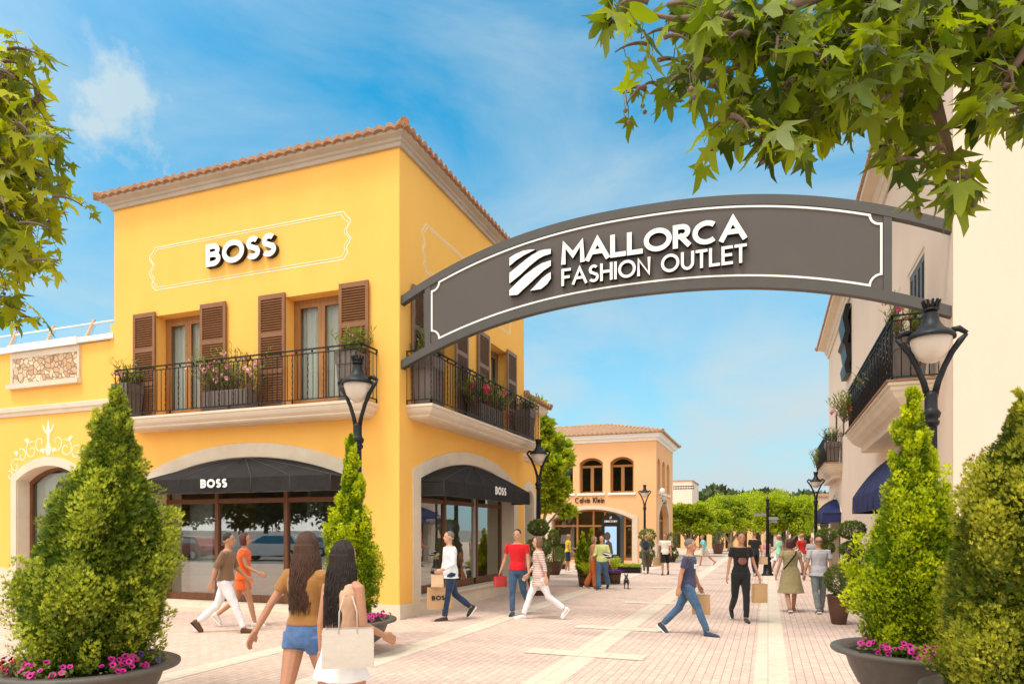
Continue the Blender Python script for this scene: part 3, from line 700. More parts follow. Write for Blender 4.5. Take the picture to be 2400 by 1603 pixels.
# shop windows
def shopfront(parent, u0, u1, z0, poly, tf, mull, trans, name='shop_window', fm=None, gl='glass', zs=2.86, za=3.36):
    fm = fm or M['dwood']; mb = MB(); w = .10
    al = arcline(u0, u1, zs, za)
    mb.ring([(u0, z0)] + al + [(u1, z0)], [(u0 + w, z0)] + [(u0 + w + (p[0] - u0) * (u1 - u0 - 2 * w) / (u1 - u0), p[1] - w) for p in al] + [(u1 - w, z0)], tf, WD, WD + .09)
    def top(u): return np.interp(u, [p[0] for p in al], [p[1] for p in al]) - w
    def bx(a, b, c, d, e0, e1):
        mb.add([tf(x, y, e) for e in (e0, e1) for y in (c, d) for x in (a, b)], [(0, 2, 3, 1), (4, 5, 7, 6), (0, 1, 5, 4), (2, 6, 7, 3), (0, 4, 6, 2), (1, 3, 7, 5)])
    bx(u0 + w, u1 - w, z0, z0 + .16, WD, WD + .088)
    us = [u0 + w] + list(mull) + [u1 - w]
    for m_ in mull: bx(m_ - .05, m_ + .05, z0 + .16, float(top(m_)), WD - .012, WD + .085)
    for a, b in zip(us[:-1], us[1:]):
        bx(a + (.05 if a != us[0] else 0), b - (.05 if b != us[-1] else 0), trans - .05, trans + .05, WD + .003, WD + .083)
    f = mb.obj(name, fm, parent, True)
    for a, b in zip(us[:-1], us[1:]):
        a2, b2 = a + (.05 if a != us[0] else 0), b - (.05 if b != us[-1] else 0)
        q = MB(); q.prism([(a2, z0 + .16), (b2, z0 + .16), (b2, trans - .05), (a2, trans - .05)], tf, WD + .04, WD + .046); q.obj('glass_pane', M[gl], f, True)
        xs = np.linspace(a2, b2, 8); q = MB(); q.prism([(a2, trans + .05), (b2, trans + .05)] + [(float(x), float(top(x))) for x in reversed(xs)], tf, WD + .04, WD + .046); q.obj('glass_pane', M[gl], f, True)
    return f
YG = Y0 + WD
shopfront(bld, -13.28, -7.98, .17, sA, tS, [onY(YG, 508, 0).x, onY(YG, 670, 0).x], 2.43)
XG = X0 - WD
shopfront(bld, 12.70, 18.28, .375, eA, tE, [onX(XG, 1043, 0).y, onX(XG, 1118, 0).y], 2.43)
# awnings
def aS(u, o, z): return (u, Y0 - o, z)
def aE(u, o, z): return (X0 + o, u, z)
aw = awning(bld, -13.26, -8.0, 2.88, 3.33, 2.86, .31, .62, aS, M['black'], 5, uf0=-12.85, uf1=-8.0)
mb = MB(); zl = onY(Y0 - .62, 500, 1143).z; xl, xr = onY(Y0 - .62, 472, 0).x, onY(Y0 - .62, 534, 0).x
text(mb, 'BOSS', tfY(xl, Y0 - .645, zl), .185, .048, .03, xr - xl, 0, .004); mb.obj('lettering', [M['white'], M['white']], aw, True)
aw = awning(bld, 12.70, 18.1, 2.88, 3.33, 2.80, .31, .56, aE, M['black'], 5)
mb = MB(); a, b = onX(X0 + .56, 1159, 0).y, onX(X0 + .56, 1184.5, 0).y; zl = onX(X0 + .56, 1171, 1160).z
text(mb, 'BOSS', tfE(X0 + .585, a, zl), .20, .052, .03, b - a, 0, .004); mb.obj('lettering', [M['white'], M['white']], aw, True)
# wall lettering
mb = MB(); xl, xr = onY(Y0 - .08, 484.5, 0).x, onY(Y0 - .08, 649, 0).x; zb = onY(Y0 - .08, 486, 628).z; zt_ = onY(Y0 - .08, 486, 575).z
text(mb, 'BOSS', tfY(xl, Y0 - .11, zb), zt_ - zb, .118, .045, xr - xl, 0, .11); tag(mb.obj('lettering', [M['white'], M['lside']], bld, True), 'raised white capital letters on the yellow wall')
mb = MB(); painted_frame(mb, onY(Y0, 356, 0).x, onY(Y0, 815, 0).x, onY(Y0, 368, 680).z, onY(Y0, 802, 497).z, lambda u, v, d: (u, Y0 + d, v))
mb.obj('painted_frame', M['whitewall'], bld, True)
mb = MB(); painted_frame(mb, onX(X0, 993, 0).y, onX(X0, 1197, 0).y, onX(X0, 1000, 639).z, onX(X0, 1000, 527).z, lambda u, v, d: (X0 - d, u, v))
mb.obj('painted_frame', M['whitewall'], bld, True)

# ------------------------------------------------------------------ low wing on the left
YWg = Y0 + .1
wz = onY(YWg, 0, 832).z
wing = thing('shop_wing', 'low yellow stucco wing left of the corner shop with rubble stone panel and arched window', 'building', (-17, YWg, 0))
def tW(u, v, w=0): return (u, YWg + w, v)
XA = -24.
a0, a1 = onY(YWg, 41, 0).x, onY(YWg, 190, 0).x
asz, aaz = onY(YWg, 41, 1127).z, onY(YWg, 113, 1091).z
wA = archpoly(a0, a1, .1, asz, aaz)
mb = MB(); mb.wall([(XA, 0), (XW - .002, 0), (XW - .002, wz), (XA, wz)], [wA], tW, .5)
mb.box(XA, XA + .3, YWg + .5, 19, 0, wz); mb.box(XA, XW, 18.7, 19, 0, wz); mb.box(XA + .3, XW - .01, YWg + .5, 18.7, wz - .5, wz - .3); mb.obj('wall', M['yellow'], wing, True)
mb = MB(); mb.box(XA + .3, XW - .01, YWg + 2.2, YWg + 2.3, .02, 4); mb.obj('interior_wall', M['room'], wing, True)
mb = MB()
mb.ring(archpoly(a0 - .20, a1 + .20, 0, asz + .09, aaz + .22), wA_ := archpoly(a0, a1, 0, asz, aaz), tW, -.04, 0)
jamb(mb, wA, tW, .502); mb.obj('arch_surround', M['stone'], wing, True)
mb = MB(); mb.box(XA, a0 - .21, YWg - .03, YWg - .001, 0, .80); mb.box(a1 + .21, XW, YWg - .03, YWg - .001, 0, .80); mb.obj('plinth', M['stone'], wing, True)
w_, WDs = WD, WD; WD = .42
shopfront(wing, a0, a1, .12, wA, tW, [], 5.0, 'arched_window', zs=asz, za=aaz) if False else None
mb = MB(); mb.ring(archpoly(a0, a1, .12, asz, aaz), [(a0 + .09, .12)] + [(a0 + .09 + (p[0] - a0) * (a1 - a0 - .18) / (a1 - a0), p[1] - .09) for p in arcline(a0, a1, asz, aaz)] + [(a1 - .09, .12)], tW, .30, .38)
fr = mb.obj('arched_window', M['dwood'], wing, True)
q = MB(); q.prism([(p[0] * .98 + (a0 + a1) / 2 * .02, p[1] - .06 if i not in (0, 26) else p[1]) for i, p in enumerate(wA)], tW, .34, .346); q.obj('glass_pane', M['uglass'], fr, True)
WD = w_
# poster behind the glass: plain fashion photograph stand-in
mb = MB(); mb.box(a0 + .12, a1 - .12, YWg + .42, YWg + .43, .3, aaz - .15); pst = tag(mb.obj('window_poster', P('poster_white', (.75, .74, .76), .6)), 'large pale poster of a dark haired woman behind the left wing arched window', 'poster')
mb = MB(); yp = YWg + .418; cx = onY(YWg + .42, 142, 0).x
mb.prism([(cx - .55, .4), (cx + .45, .4), (cx + .5, 2.0), (cx + .22, 2.35), (cx - .15, 2.4), (cx - .5, 1.9)], lambda u, v, d: (u, yp + d, v), -.004, 0)
mb.prism([(cx + .02 + .27 * math.cos(t), 2.62 + .34 * math.sin(t)) for t in np.linspace(0, 6.1, 20)], lambda u, v, d: (u, yp + d, v), -.006, 0)
mb.obj('printed_figure', P('print_skin', (.55, .29, .19), .7), pst)
mb = MB(); mb.prism([(cx + .12 + .30 * math.cos(t), 2.80 + .27 * math.sin(t)) for t in np.linspace(0, 3.6, 16)] + [(cx - .12, 2.72), (cx + .3, 2.75), (cx + .40, 2.5)], lambda u, v, d: (u, yp + d, v), -.010, -.007); mb.obj('printed_hair', P('print_hair', (.04, .022, .02), .7), pst)
# coping, moulding band, rubble panel
mb = MB(); zc = wz
mb.box(XA, onY(YWg, 190, 0).x, YWg - .08, YWg + .5, zc, zc + .13)
r0, r1 = onY(YWg, 30, 0).x, onY(YWg, 190, 0).x
mb.box(r0, r1, YWg - .14, YWg - .081, zc - .02, zc + .16)
mb.box(r1, XW - .05, YWg - .10, YWg + .5, zc + .02, zc + .14)
mb.obj('coping', M['white'], wing, True)
zb1 = onY(YWg, 128, 957).z
mb = MB(); mb.sweep([(XA, YWg - .002), (sb0 - .02, YWg - .002)], [(0, zb1 - .13), (.04, zb1 - .13), (.05, zb1 - .05), (.09, zb1 - .02), (.10, zb1 + .08), (.07, zb1 + .10), (0, zb1 + .10)]); mb.obj('string_course', M['stone'], wing, True)
rz0, rz1 = onY(YWg, 110, 895).z, onY(YWg, 110, 828).z
mb = MB(); mb.box(r0 + .08, r1 - .06, YWg - .05, YWg - .002, rz0, zc - .18); mb.obj('rubble_panel', M['rubble'], wing, True)
mb = MB(); mb.box(r0, r0 + .08, YWg - .06, YWg - .001, rz0, zc - .02); mb.box(r1 - .06, r1, YWg - .06, YWg - .001, rz0, zc - .02); mb.box(r0 + .08, r1 - .06, YWg - .06, YWg - .001, zc - .18, zc - .02)
mb.box(r0 - .08, r1 + .03, YWg - .13, YWg - .001, rz0 - .12, rz0); mb.obj('panel_frame', M['stone'], wing, True)
# iron-white scroll painted over the arch
mb = MB(); tt = lambda u, v, d: (u, YWg + d, v)
cx, cz, wv = (a0 + a1) / 2, aaz + .30, .026
def sp(c, r0_, r1_, a_0, a_1, n=20): return [(c[0] + (r0_ + (r1_ - r0_) * i / n) * math.cos(R(a_0 + (a_1 - a_0) * i / n)), c[1] + (r0_ + (r1_ - r0_) * i / n) * math.sin(R(a_0 + (a_1 - a_0) * i / n))) for i in range(n + 1)]
for s in (1, -1):
    def Q(pts): return [(cx + s * p[0], cz + p[1]) for p in pts]
    k = 0
    for c, r_, a0_, a1_ in (((.30, .28), (.05, .27), 560, 175), ((.62, .10), (.24, .05), 110, -330), ((.98, -.02), (.03, .20), 420, 60), ((1.22, -.28), (.20, .04), 130, -260), ((1.42, -.52), (.03, .14), 380, 60)):
        ribbon(mb, Q(sp(c, r_[0], r_[1], a0_, a1_)), wv, tt, -.004 - .0008 * k, .002, False, False, 0, 0); k += 1
    for p in ((.80, .33), (1.2, .03), (.22, .06)): mb.prism(Q([(p[0] - .05, p[1] - .06), (p[0] + .08, p[1] + .05), (p[0] - .02, p[1] + .09), (p[0] - .10, p[1] + .03)]), tt, -.009, .001)
mb.prism([(cx + .10 * math.cos(t), cz + .10 + .16 * math.sin(t)) for t in np.linspace(0, 5.9, 9)], tt, -.0095, .001)
mb.prism([(cx - .035, cz + .2), (cx + .035, cz + .2), (cx + .06, cz + .62), (cx, cz + .86), (cx - .06, cz + .62)], tt, -.010, .001)
for s in (1, -1): ribbon(mb, [(cx + s * .03, cz + .5), (cx + s * .14, cz + .6), (cx + s * .2, cz + .72)], .05, tt, -.011, .001, False, False, 0, 0)
mb.obj('painted_scroll', M['whitewall'], wing, True)
# roof terrace glass railing with leaning posts
rl = MB(); yr = YWg + .25
z_lo, z_hi = zc + .17, onY(yr, 0, 790).z + .0
posts = [onY(yr, p, 0).x for p in (17, 104, 197)]; dx = .36; posts = [posts[0] - 2 * (posts[1] - posts[0]), posts[0] - (posts[1] - posts[0])] + posts
xe = onY(yr, 262, 0).x
for z in (z_lo + .08, z_hi): rl.tube([(XA, yr, z), (XW - .23 if z < z_hi else XW, yr, z)], .02, 6)
gr = rl.obj('terrace_railing', M['white'], wing, True)
for p in posts:
    q = MB(); q.obox((p + dx / 2, yr, (z_lo + z_hi) / 2 + .03), (.03, 0, -.0), (0, .03, 0), (dx / 2, 0, (z_hi - z_lo) / 2 + .06)); q.obj('post', P('pale_post', (.62, .45, .33), .6), gr, True)
q = MB(); q.box(XA, XW - .23, yr + .03, yr + .036, z_lo, z_hi - .04); q.obj('glass_pane', M['rglass'], gr, True)

# ------------------------------------------------------------------ yellow wing further up the street
XB = -7.02; yb0, yb1 = YN + .004, onX(XB, 1266, 0).y
w2 = thing('rear_shop_wing', 'lower yellow shop wing just beyond the corner building, partly behind the street tree', 'building', (XB, 20, 0))
z2 = onX(XB, 1266, 968).z
def tB(u, v, w=0): return (XB - w, u, v)
ba0, ba1 = YN + .55, yb1 - .75
bA = archpoly(ba0, ba1, .1, 2.5, 3.0)
mb = MB(); mb.wall([(yb0, 0), (yb1, 0), (yb1, z2), (yb0, z2)], [bA], tB, .4); mb.box(-14, XB - .003, yb1 - .3, yb1 + .002, 0, z2); mb.box(-14, -13.7, yb0, yb1, 0, z2)
mb.obj('wall', M['yellow'], w2, True)
mb = MB(); mb.ring(archpoly(ba0 - .28, ba1 + .28, 0, 2.62, 3.28), archpoly(ba0, ba1, 0, 2.5, 3.0), tB, -.04, 0); jamb(mb, bA, tB, .402); mb.obj('arch_surround', M['stone'], w2, True)
mb = MB(); mb.prism(bA, tB, .36, .37); mb.obj('door_glass', M['dglass'], w2, True)
zz = onX(XB, 1240, 1075).z
mb = MB(); mb.sweep([(XB + .002, yb0), (XB + .002, yb1 + .05)], [(0, zz - .1), (.05, zz - .1), (.06, zz - .02), (.11, zz), (.11, zz + .1), (0, zz + .12)]); mb.sweep([(XB, yb0), (XB, yb1), (-14, yb1)], [(0, z2 - .1), (.12, z2 - .08), (.2, z2 + .08), (.2, z2 + .15), (0, z2 + .15)]); mb.obj('string_course', M['stone'], w2, True)
tile_roof('roof', -14.2, XB + .3, yb0, yb1 + .3, z2 + .17, 16, M['tile'], w2)

# ------------------------------------------------------------------ cream building on the right
XR, YR = 2.585, 11.86; ZR = 9.96; YRN = 34.0; XRE = 16
rb = thing('cream_building', 'tall cream stucco building with balconies and navy awnings on the right of the street', 'building', (XR, YR, 0))
def tR(u, v, w=0): return (XR + w, u, v)
d1 = (13.84, 15.2); d2 = (16.3, 17.66)
raA = archpoly(13.15, 17.75, .1, 2.5, 3.25); raB = archpoly(28.6, 32.6, .1, 2.4, 3.0)
wins = [(27.3, 28.1, 5.2, 6.4), (30.0, 31.0, 4.35, 6.5)]
mb = MB(); mb.wall([(YR, 0), (YRN, 0), (YRN, ZR), (YR, ZR)], [raA, raB, rect(*d1, 4.2, 6.68), rect(*d2, 4.2, 6.68)] + [rect(*w) for w in wins], tR, .35)
mb.box(XR + .003, XRE, YR - .002, YR + .3, 0, ZR + 1.0); mb.box(XR + .003, XRE, YRN - .3, YRN + .002, 0, ZR); mb.box(XRE - .3, XRE, YR, YRN, 0, ZR)
mb.prism([(XR, ZR), (XRE, ZR), (XRE, ZR + 3), ((XR + XRE) / 2, ZR + 3)], lambda u, v, d: (u, YR + d, v), .0, .3)
mb.obj('wall', M['cream'], rb, True)
mb = MB(); mb.box(XR + .35, XRE - .3, YR + .3, YRN - .3, 3.6, 3.8); mb.box(XR + 3, XR + 3.1, YR + .3, YRN - .3, 0, 3.6); mb.obj('interior_wall', M['room'], rb, True)
mb = MB(); mb.sweep([(XR, YR + .05), (XR, YRN)], [(0, ZR - .45), (-.06, ZR - .45), (-.10, ZR - .30), (-.14, ZR - .28), (-.2, ZR - .12), (-.44, ZR - .06), (-.46, ZR - .02), (-.46, ZR + .03), (0, ZR + .03)][::1])
mb.obj('eave_moulding', M['cream2'] if 'cream2' in M else M['stone'], rb, True)
tile_roof('roof', XR - .52, XRE, YR + .05, YRN + .3, ZR + .04, 17, M['tile2'], rb)
for (a, b), z0_, z1_ in ((d1, 4.2, 6.68), (d2, 4.2, 6.68)):
    mb = MB(); mb.ring([(a - .16, z0_), (a - .16, z1_ + .16), (b + .16, z1_ + .16), (b + .16, z0_)], [(a - .08, z0_), (a - .08, z1_ + .08), (b + .08, z1_ + .08), (b + .08, z0_)], tR, -.015, 0); mb.obj('window_trim', M['stone'], rb, True)
    for k in range(4): w = (b - a) / 4; shutter(rb, (XR + .03, a + w * (k + .5), z0_ + .01), (0, 1, 0), (-1, 0, 0), w - .01, z1_ - z0_ - .02, M['gshut'], (0, .5, 1))
for a, b, c, d in wins: shutter(rb, (XR + .05, (a + b) / 2, c), (0, 1, 0), (-1, 0, 0), b - a, d - c, M['gshut'], (0, 1))
RPROF = lambda z: [(.02, z), (.02, z - .05), (-.02, z - .055), (-.02, z - .12), (-.06, z - .16), (-.10, z - .24), (-.20, z - .34), (-.28, z - .38), (-.30, z - .40), (-.30, z - .52), (-.34, z - .53)]
def neg(path): return list(reversed(path))
def rbalc(y0, y1, z, o, h=1.1):
    path = [(XR - .002, y1), (XR - o, y1), (XR - o, y0), (XR - .002, y0)]
    s = balcony(rb, path, z, h, RPROF(z), M['stone'])
    mb = MB(); mb.sweep(path, [(.035, z + .001), (.05, z + .012), (.05, z + .03), (.03, z + .038), (-.06, z + .038), (-.06, z + .001)]); mb.obj('terracotta_edge', M['tile'], s, True)
    return s
rbalc(12.68, 19.2, 4.2, .72); rbalc(28.0, 33.6, 4.25, .58)
for poly, a, b, zs, za in ((raA, 13.15, 17.75, 2.5, 3.25), (raB, 28.6, 32.6, 2.4, 3.0)):
    mb = MB(); mb.ring(archpoly(a - .30, b + .30, 0, zs + .05, za + .32), archpoly(a - .18, b + .18, 0, zs + .02, za + .2), tR, -.03, 0); mb.ring(archpoly(a - .12, b + .12, 0, zs + .01, za + .14), archpoly(a, b, 0, zs, za), tR, -.02, 0); mb.obj('arch_surround', M['stone'], rb, True)
    WD0 = WD; WD = .3; shopfront(rb, a, b, .1, poly, tR, [a + (b - a) * .33, a + (b - a) * .67], 2.3, zs=zs, za=za); WD = WD0
def aR(u, o, z): return (XR - o, u, z)
tag(awning(rb, 12.95, 18.0, 2.55, 3.32, 2.52, .36, .70, aR, M['navy'], 6, 2.2, 1.9), 'navy blue domed awning')
tag(awning(rb, 28.3, 33.0, 2.40, 3.0, 2.42, .36, .66, aR, M['navy'], 5, 2.2, 1.9), 'navy blue domed awning')
# dark scroll edged signboard seen edge on
yq = 25.0
mb = MB(); pr = [(0, 6.95), (.05, 7.25), (-.03, 7.5), (.03, 7.9), (.12, 8.0), (.02, 8.35), (.10, 8.8), (.0, 9.25)]
mb.add([(XR - .02 - a - q, y, z) for y in (yq, yq + 1.4) for q in (0, .16) for a, z in pr], [(i, i + 1, 8 + i + 1, 8 + i) for i in range(7)] + [(16 + i, 24 + i, 24 + i + 1, 16 + i + 1) for i in range(7)] + [(i, 16 + i, 17 + i, i + 1) for i in range(7)] + [(8 + i, 9 + i, 25 + i, 24 + i) for i in range(7)] + [(0, 8, 24, 16), (7, 23, 31, 15)])
tag(mb.obj('wall_sign', M['iron']), 'dark wavy edged sign board seen edge on, high on the cream wall', 'sign')

# ------------------------------------------------------------------ orange shop building across the square
XC, YC = at(1538, 36).x, at(1538, 36).y; XCW = -19; YCN = 43.0; ZC = zat(1026, 36)
ck = thing('orange_building', 'orange shop building with arched windows and a low tiled roof beyond the yellow building', 'building', (XC, YC, 0))
def tC(u, v, w=0): return (u, YC + w, v)
def tCE(u, v, w=0): return (XC - w, u, v)
def cx_(p): return onY(YC, p, 0).x
def cz_(p, y): return onY(YC, p, y).z
wl = [(cx_(1430), cx_(1485)), (cx_(1358), cx_(1413)), (cx_(1288), cx_(1343))]
wb, ws_, wa = cz_(1457, 1154), cz_(1457, 1082), cz_(1457, 1070)
sz0, sz1 = cx_(1293), cx_(1482)
shp = archpoly(sz0, sz1, .12, cz_(1385, 1216), cz_(1385, 1193))
ew = [(onX(XC, a, 0).y, onX(XC, b, 0).y) for a, b in ((1541, 1547.5), (1552, 1558.5), (1562.5, 1569))]
ed = (onX(XC, 1543, 0).y, onX(XC, 1566, 0).y)
wb2, ws2 = onX(XC, 1544, 1152).z, onX(XC, 1544, 1084).z
mb = MB(); mb.wall([(XCW, 0), (XC, 0), (XC, ZC), (XCW, ZC)], [archpoly(a, b, wb, ws_, wa) for a, b in wl] + [shp], tC, .4)
mb.wall([(YC, 0), (YCN, 0), (YCN, ZC), (YC, ZC)], [archpoly(a, b, wb2, ws2, ws2 + .25, 10) for a, b in ew] + [archpoly(*ed, .1, 2.5, 3.3)], tCE, .4)
mb.box(XCW, XC - .003, YCN - .3, YCN, 0, ZC); mb.box(XCW, XCW + .3, YC, YCN, 0, ZC); mb.obj('wall', M['orange'], ck, True)
mb = MB(); mb.box(XCW + .3, XC - .4, YC + .4, YCN - .3, 3.4, 3.5); mb.box(XCW + .3, XC - .4, YC + 4, YC + 4.1, 0, 3.4); mb.obj('interior_wall', P('warm_shop_interior', (.30, .20, .12), .8, var=.5, vs=2), ck, True)
for a, b in wl:
    f = MB(); tfc = tC; al = arcline(a, b, ws_, wa); w = .10
    f.ring([(a, wb)] + al + [(b, wb)], [(a + w, wb)] + [(a + w + (p[0] - a) * (b - a - 2 * w) / (b - a), p[1] - w) for p in al] + [(b - w, wb)], tC, .28, .36)
    m_ = (a + b) / 2; f.box(a + w, b - w, YC + .28, YC + .358, ws_ - .25, ws_ - .13); f.box(m_ - .09, m_ + .09, YC + .275, YC + .357, wb + .1, ws_ - .25); f.box(a + w, b - w, YC + .281, YC + .36, wb, wb + .1)
    fo = f.obj('window', M['wood'], ck, True)
    q = MB(); q.prism(archpoly(a + .05, b - .05, wb + .02, ws_, wa - .05), tC, .32, .325); q.obj('glass_pane', M['dglass'], fo, True)
    q = MB(); q.box(a - .12, b + .12, YC - .08, YC + .1, wb - .12, wb - .001); q.obj('window_sill', M['white'], ck, True)
for a, b in ew:
    f = MB(); f.ring(archpoly(a, b, wb2, ws2, ws2 + .25, 10), archpoly(a + .06, b - .06, wb2, ws2, ws2 + .19, 10), tCE, .28, .36); f.box(XC - .36, XC - .28, a + .06, b - .06, wb2 + .8, wb2 + .9)
    fo = f.obj('window', M['wood'], ck, True); q = MB(); q.prism(archpoly(a + .03, b - .03, wb2, ws2, ws2 + .2, 10), tCE, .32, .325); q.obj('glass_pane', M['dglass'], fo, True)
    q = MB(); q.box(XC - .1, XC + .08, a - .08, b + .08, wb2 - .12, wb2 - .001); q.obj('window_sill', M['white'], ck, True)
zsC, zaC = cz_(1385, 1216), cz_(1385, 1193)
mb = MB(); mb.ring(archpoly(cx_(1278), cx_(1495), 0, zsC + .1, cz_(1385, 1184.5)), archpoly(sz0, sz1, 0, zsC, zaC), tC, -.05, 0); jamb(mb, shp, tC, .402)
mb.ring(archpoly(ed[0] - .3, ed[1] + .3, 0, 2.6, 3.65), archpoly(*ed, 0, 2.5, 3.3), tCE, -.05, 0); mb.obj('arch_surround', M['stone'], ck, True)
mb = MB(); mb.box(cx_(1500), XC + .04, YC - .04, YC - .001, 0, 1.1); mb.box(XC + .001, XC + .04, YC, ed[0] - .31, 0, 1.1); mb.obj('plinth', M['stone'], ck, True)
WD = .3
shopfront(ck, sz0, sz1, .12, shp, tC, [cx_(1350), cx_(1388), cx_(1415), cx_(1462)], cz_(1385, 1232), fm=M['wood'], gl='uglass', zs=zsC, za=zaC)
shopfront(ck, *ed, .1, None, tCE, [(ed[0] + ed[1]) / 2], 2.3, fm=M['wood'], gl='uglass', zs=2.5, za=3.3)
WD = .34
mb = MB(); mb.sweep(rect_path(XCW, XC, YC, YCN), [(.002, ZC - .12), (.06, ZC - .12), (.08, ZC), (.22, ZC + .06), (.24, ZC + .16), (.30, ZC + .18), (.30, ZC + .26), (.05, ZC + .26)], 0, True); mb.obj('cornice', M['white'], ck, True)
tile_roof('roof', XCW - .3, XC + .42, YC - .42, YCN + .4, ZC + .27, 15, M['tile2'], ck, .26, .4, .06, 4)
mb = MB(); a, b = cx_(1348), cx_(1416.5); zb_ = cz_(1380, 1178.5)
text(mb, 'Calvin Klein', tfY(a, YC - .05, zb_), .30, .036, .055, b - a, 0, .04); mb.obj('lettering', [M['lside'], M['lside']], ck, True)
mb = MB(); a, b = onX(XC, 1549, 0).y, onX(XC, 1560.5, 0).y
text(mb, 'Hilda', tfE(XC + .05, a, onX(XC, 1555, 1180).z), .28, .08, .05, b - a, 0, .04); mb.obj('lettering', [M['lside'], M['lside']], ck, True)
# posters and shelving inside the orange shop
mb = MB(); a, b = cx_(1300), cx_(1338); yq = YC + .7; mb.box(a, b, yq, yq + .03, .3, 2.75)
ps = tag(mb.obj('window_poster', P('grey_poster', (.42, .43, .42), .6, var=.3, vs=1)), 'tall grey poster of a long haired figure in the orange shop window', 'poster')
mb = MB(); m_ = (a + b) / 2 - .1; tq = lambda u, v, d: (u, yq + d, v)
mb.prism([(m_ - .35, .4), (m_ + .3, .4), (m_ + .28, 1.3), (m_ + .42, 2.0), (m_ + .8, 2.5), (m_ + .6, 2.6), (m_ + .15, 1.95), (m_ - .3, 1.85), (m_ - .42, 1.2)], tq, -.006, 0)
mb.prism([(m_ - .05 + .30 * math.cos(t), 2.08 + .36 * math.sin(t)) for t in np.linspace(0, 6, 18)], tq, -.008, 0); mb.obj('printed_figure', P('print_dark', (.03, .035, .035), .6), ps)
mb = MB(); mb.prism([(m_ - .03 + .13 * math.cos(t), 2.08 + .19 * math.sin(t)) for t in np.linspace(0, 6, 14)], tq, -.012, -.009); mb.prism([(m_ - .25, 1.0), (m_ + .2, 1.0), (m_ + .15, 1.5), (m_ - .2, 1.5)], tq, -.012, -.009); mb.obj('printed_highlight', P('print_pale', (.5, .5, .48), .6), ps)
for sx_ in (cx_(1392), cx_(1430)):
    mb = MB(); mb.box(sx_ - .8, sx_ + .8, YC + 2.6, YC + 3.0, .15, .2)
    for z in (.7, 1.2, 1.7, 2.2): mb.box(sx_ - .8, sx_ + .8, YC + 2.6, YC + 3.0, z, z + .04)
    mb.box(sx_ - .84, sx_ - .8, YC + 2.6, YC + 3, .1, 2.6); mb.box(sx_ + .8, sx_ + .84, YC + 2.6, YC + 3, .1, 2.6)
    o = mb.obj('display_shelf', M['wood']); tag(o, 'wooden display shelf inside the orange shop, ' + ('left' if sx_ < cx_(1410) else 'right') + ' of the two behind its glass', 'shelf', 'shelves in the orange shop')
    for z in (.74, 1.24, 1.74):
        for k in range(4):
            c = sx_ - .6 + k * .4; q = MB(); q.box(c - .14, c + .14, YC + 2.65, YC + 2.9, z, z + .12 + .06 * ((k * 7) % 3)); q.obj('folded_stock', [M['white'], M['navy'], M['kraft'], M['redp']][(k + int(z * 10)) % 4], o)

# ------------------------------------------------------------------ far cream tower, far shops
dT = 90; tx0, tx1 = at(1566, dT).x, at(1622, dT).x; ty = at(1622, dT).y; zT = zat(1127, dT)
tw = thing('cream_tower', 'square cream tower with small pierced openings, standing above the clipped trees', 'tower', (tx0, ty, 0))
mb = MB(); mb.box(tx0 - 3, tx1, ty, ty + 9, 0, zT); mb.obj('wall', M['cream'], tw, True)
mb = MB(); mb.box(tx0 - 3.1, tx1 + .1, ty - .1, ty + 9.1, zT, zT + .15); mb.obj('coping', M['tile2'], tw, True)
mb = MB()
for i in range(8):
    u = tx0 + .7 + i * (tx1 - tx0 - .3) / 8
    for s in (-.11, .11):
        for z in (zT - 1.05, zT - .75): mb.box(u + s - .07, u + s + .07, ty - .02, ty - .001, z, z + .16)
for dx_, dz_ in ((0, 0), (.45, -.35), (-.45, -.35), (0, -.7), (.8, -.15), (0, .45)): mb.box(tx1 - 3 + dx_, tx1 - 2.8 + dx_, ty - .02, ty - .001, zT - 4.4 + dz_, zT - 4.2 + dz_)
mb.obj('pierced_opening', M['lside'], tw, True)
def far_shop(px0, px1, d, ytop, mat, label, nd=4):
    a, b = at(px0, d), at(px1, d); yy = (a.y + b.y) / 2; z = zat(ytop, d)
    t = thing('far_shop', label, 'building', (a.x, yy, 0)); mb = MB(); tf = lambda u, v, w=0: (u, yy + w, v)
    w = (b.x - a.x) / nd; hs = [archpoly(a.x + w * (i + .2), a.x + w * (i + .8), .1, 1.9, 2.4, 10) for i in range(nd)]
    mb.wall([(a.x, 0), (b.x, 0), (b.x, z), (a.x, z)], hs, tf, .3); mb.box(a.x, b.x, yy + 5, yy + 5.2, 0, z); mb.obj('wall', mat, t, True)
    for h in hs: q = MB(); q.prism(h, tf, .2, .22); q.obj('shop_window', M['dglass'], t, True)
    mb = MB(); mb.box(a.x - .3, b.x + .3, yy - .3, yy + 5.5, z, z + .2); mb.obj('roof', M['tile2'], t, True)
far_shop(1566, 1790, 62, 1185, M['orange'], 'far orange shop front with arched windows behind the clipped trees', 7)
far_shop(1790, 1935, 66, 1190, M['cream'], 'far pale shop front behind the right hand clipped tree', 5)
far_shop(1918, 1975, 47, 1163, M['cream'], 'small far cream house just past the end of the cream building', 2)

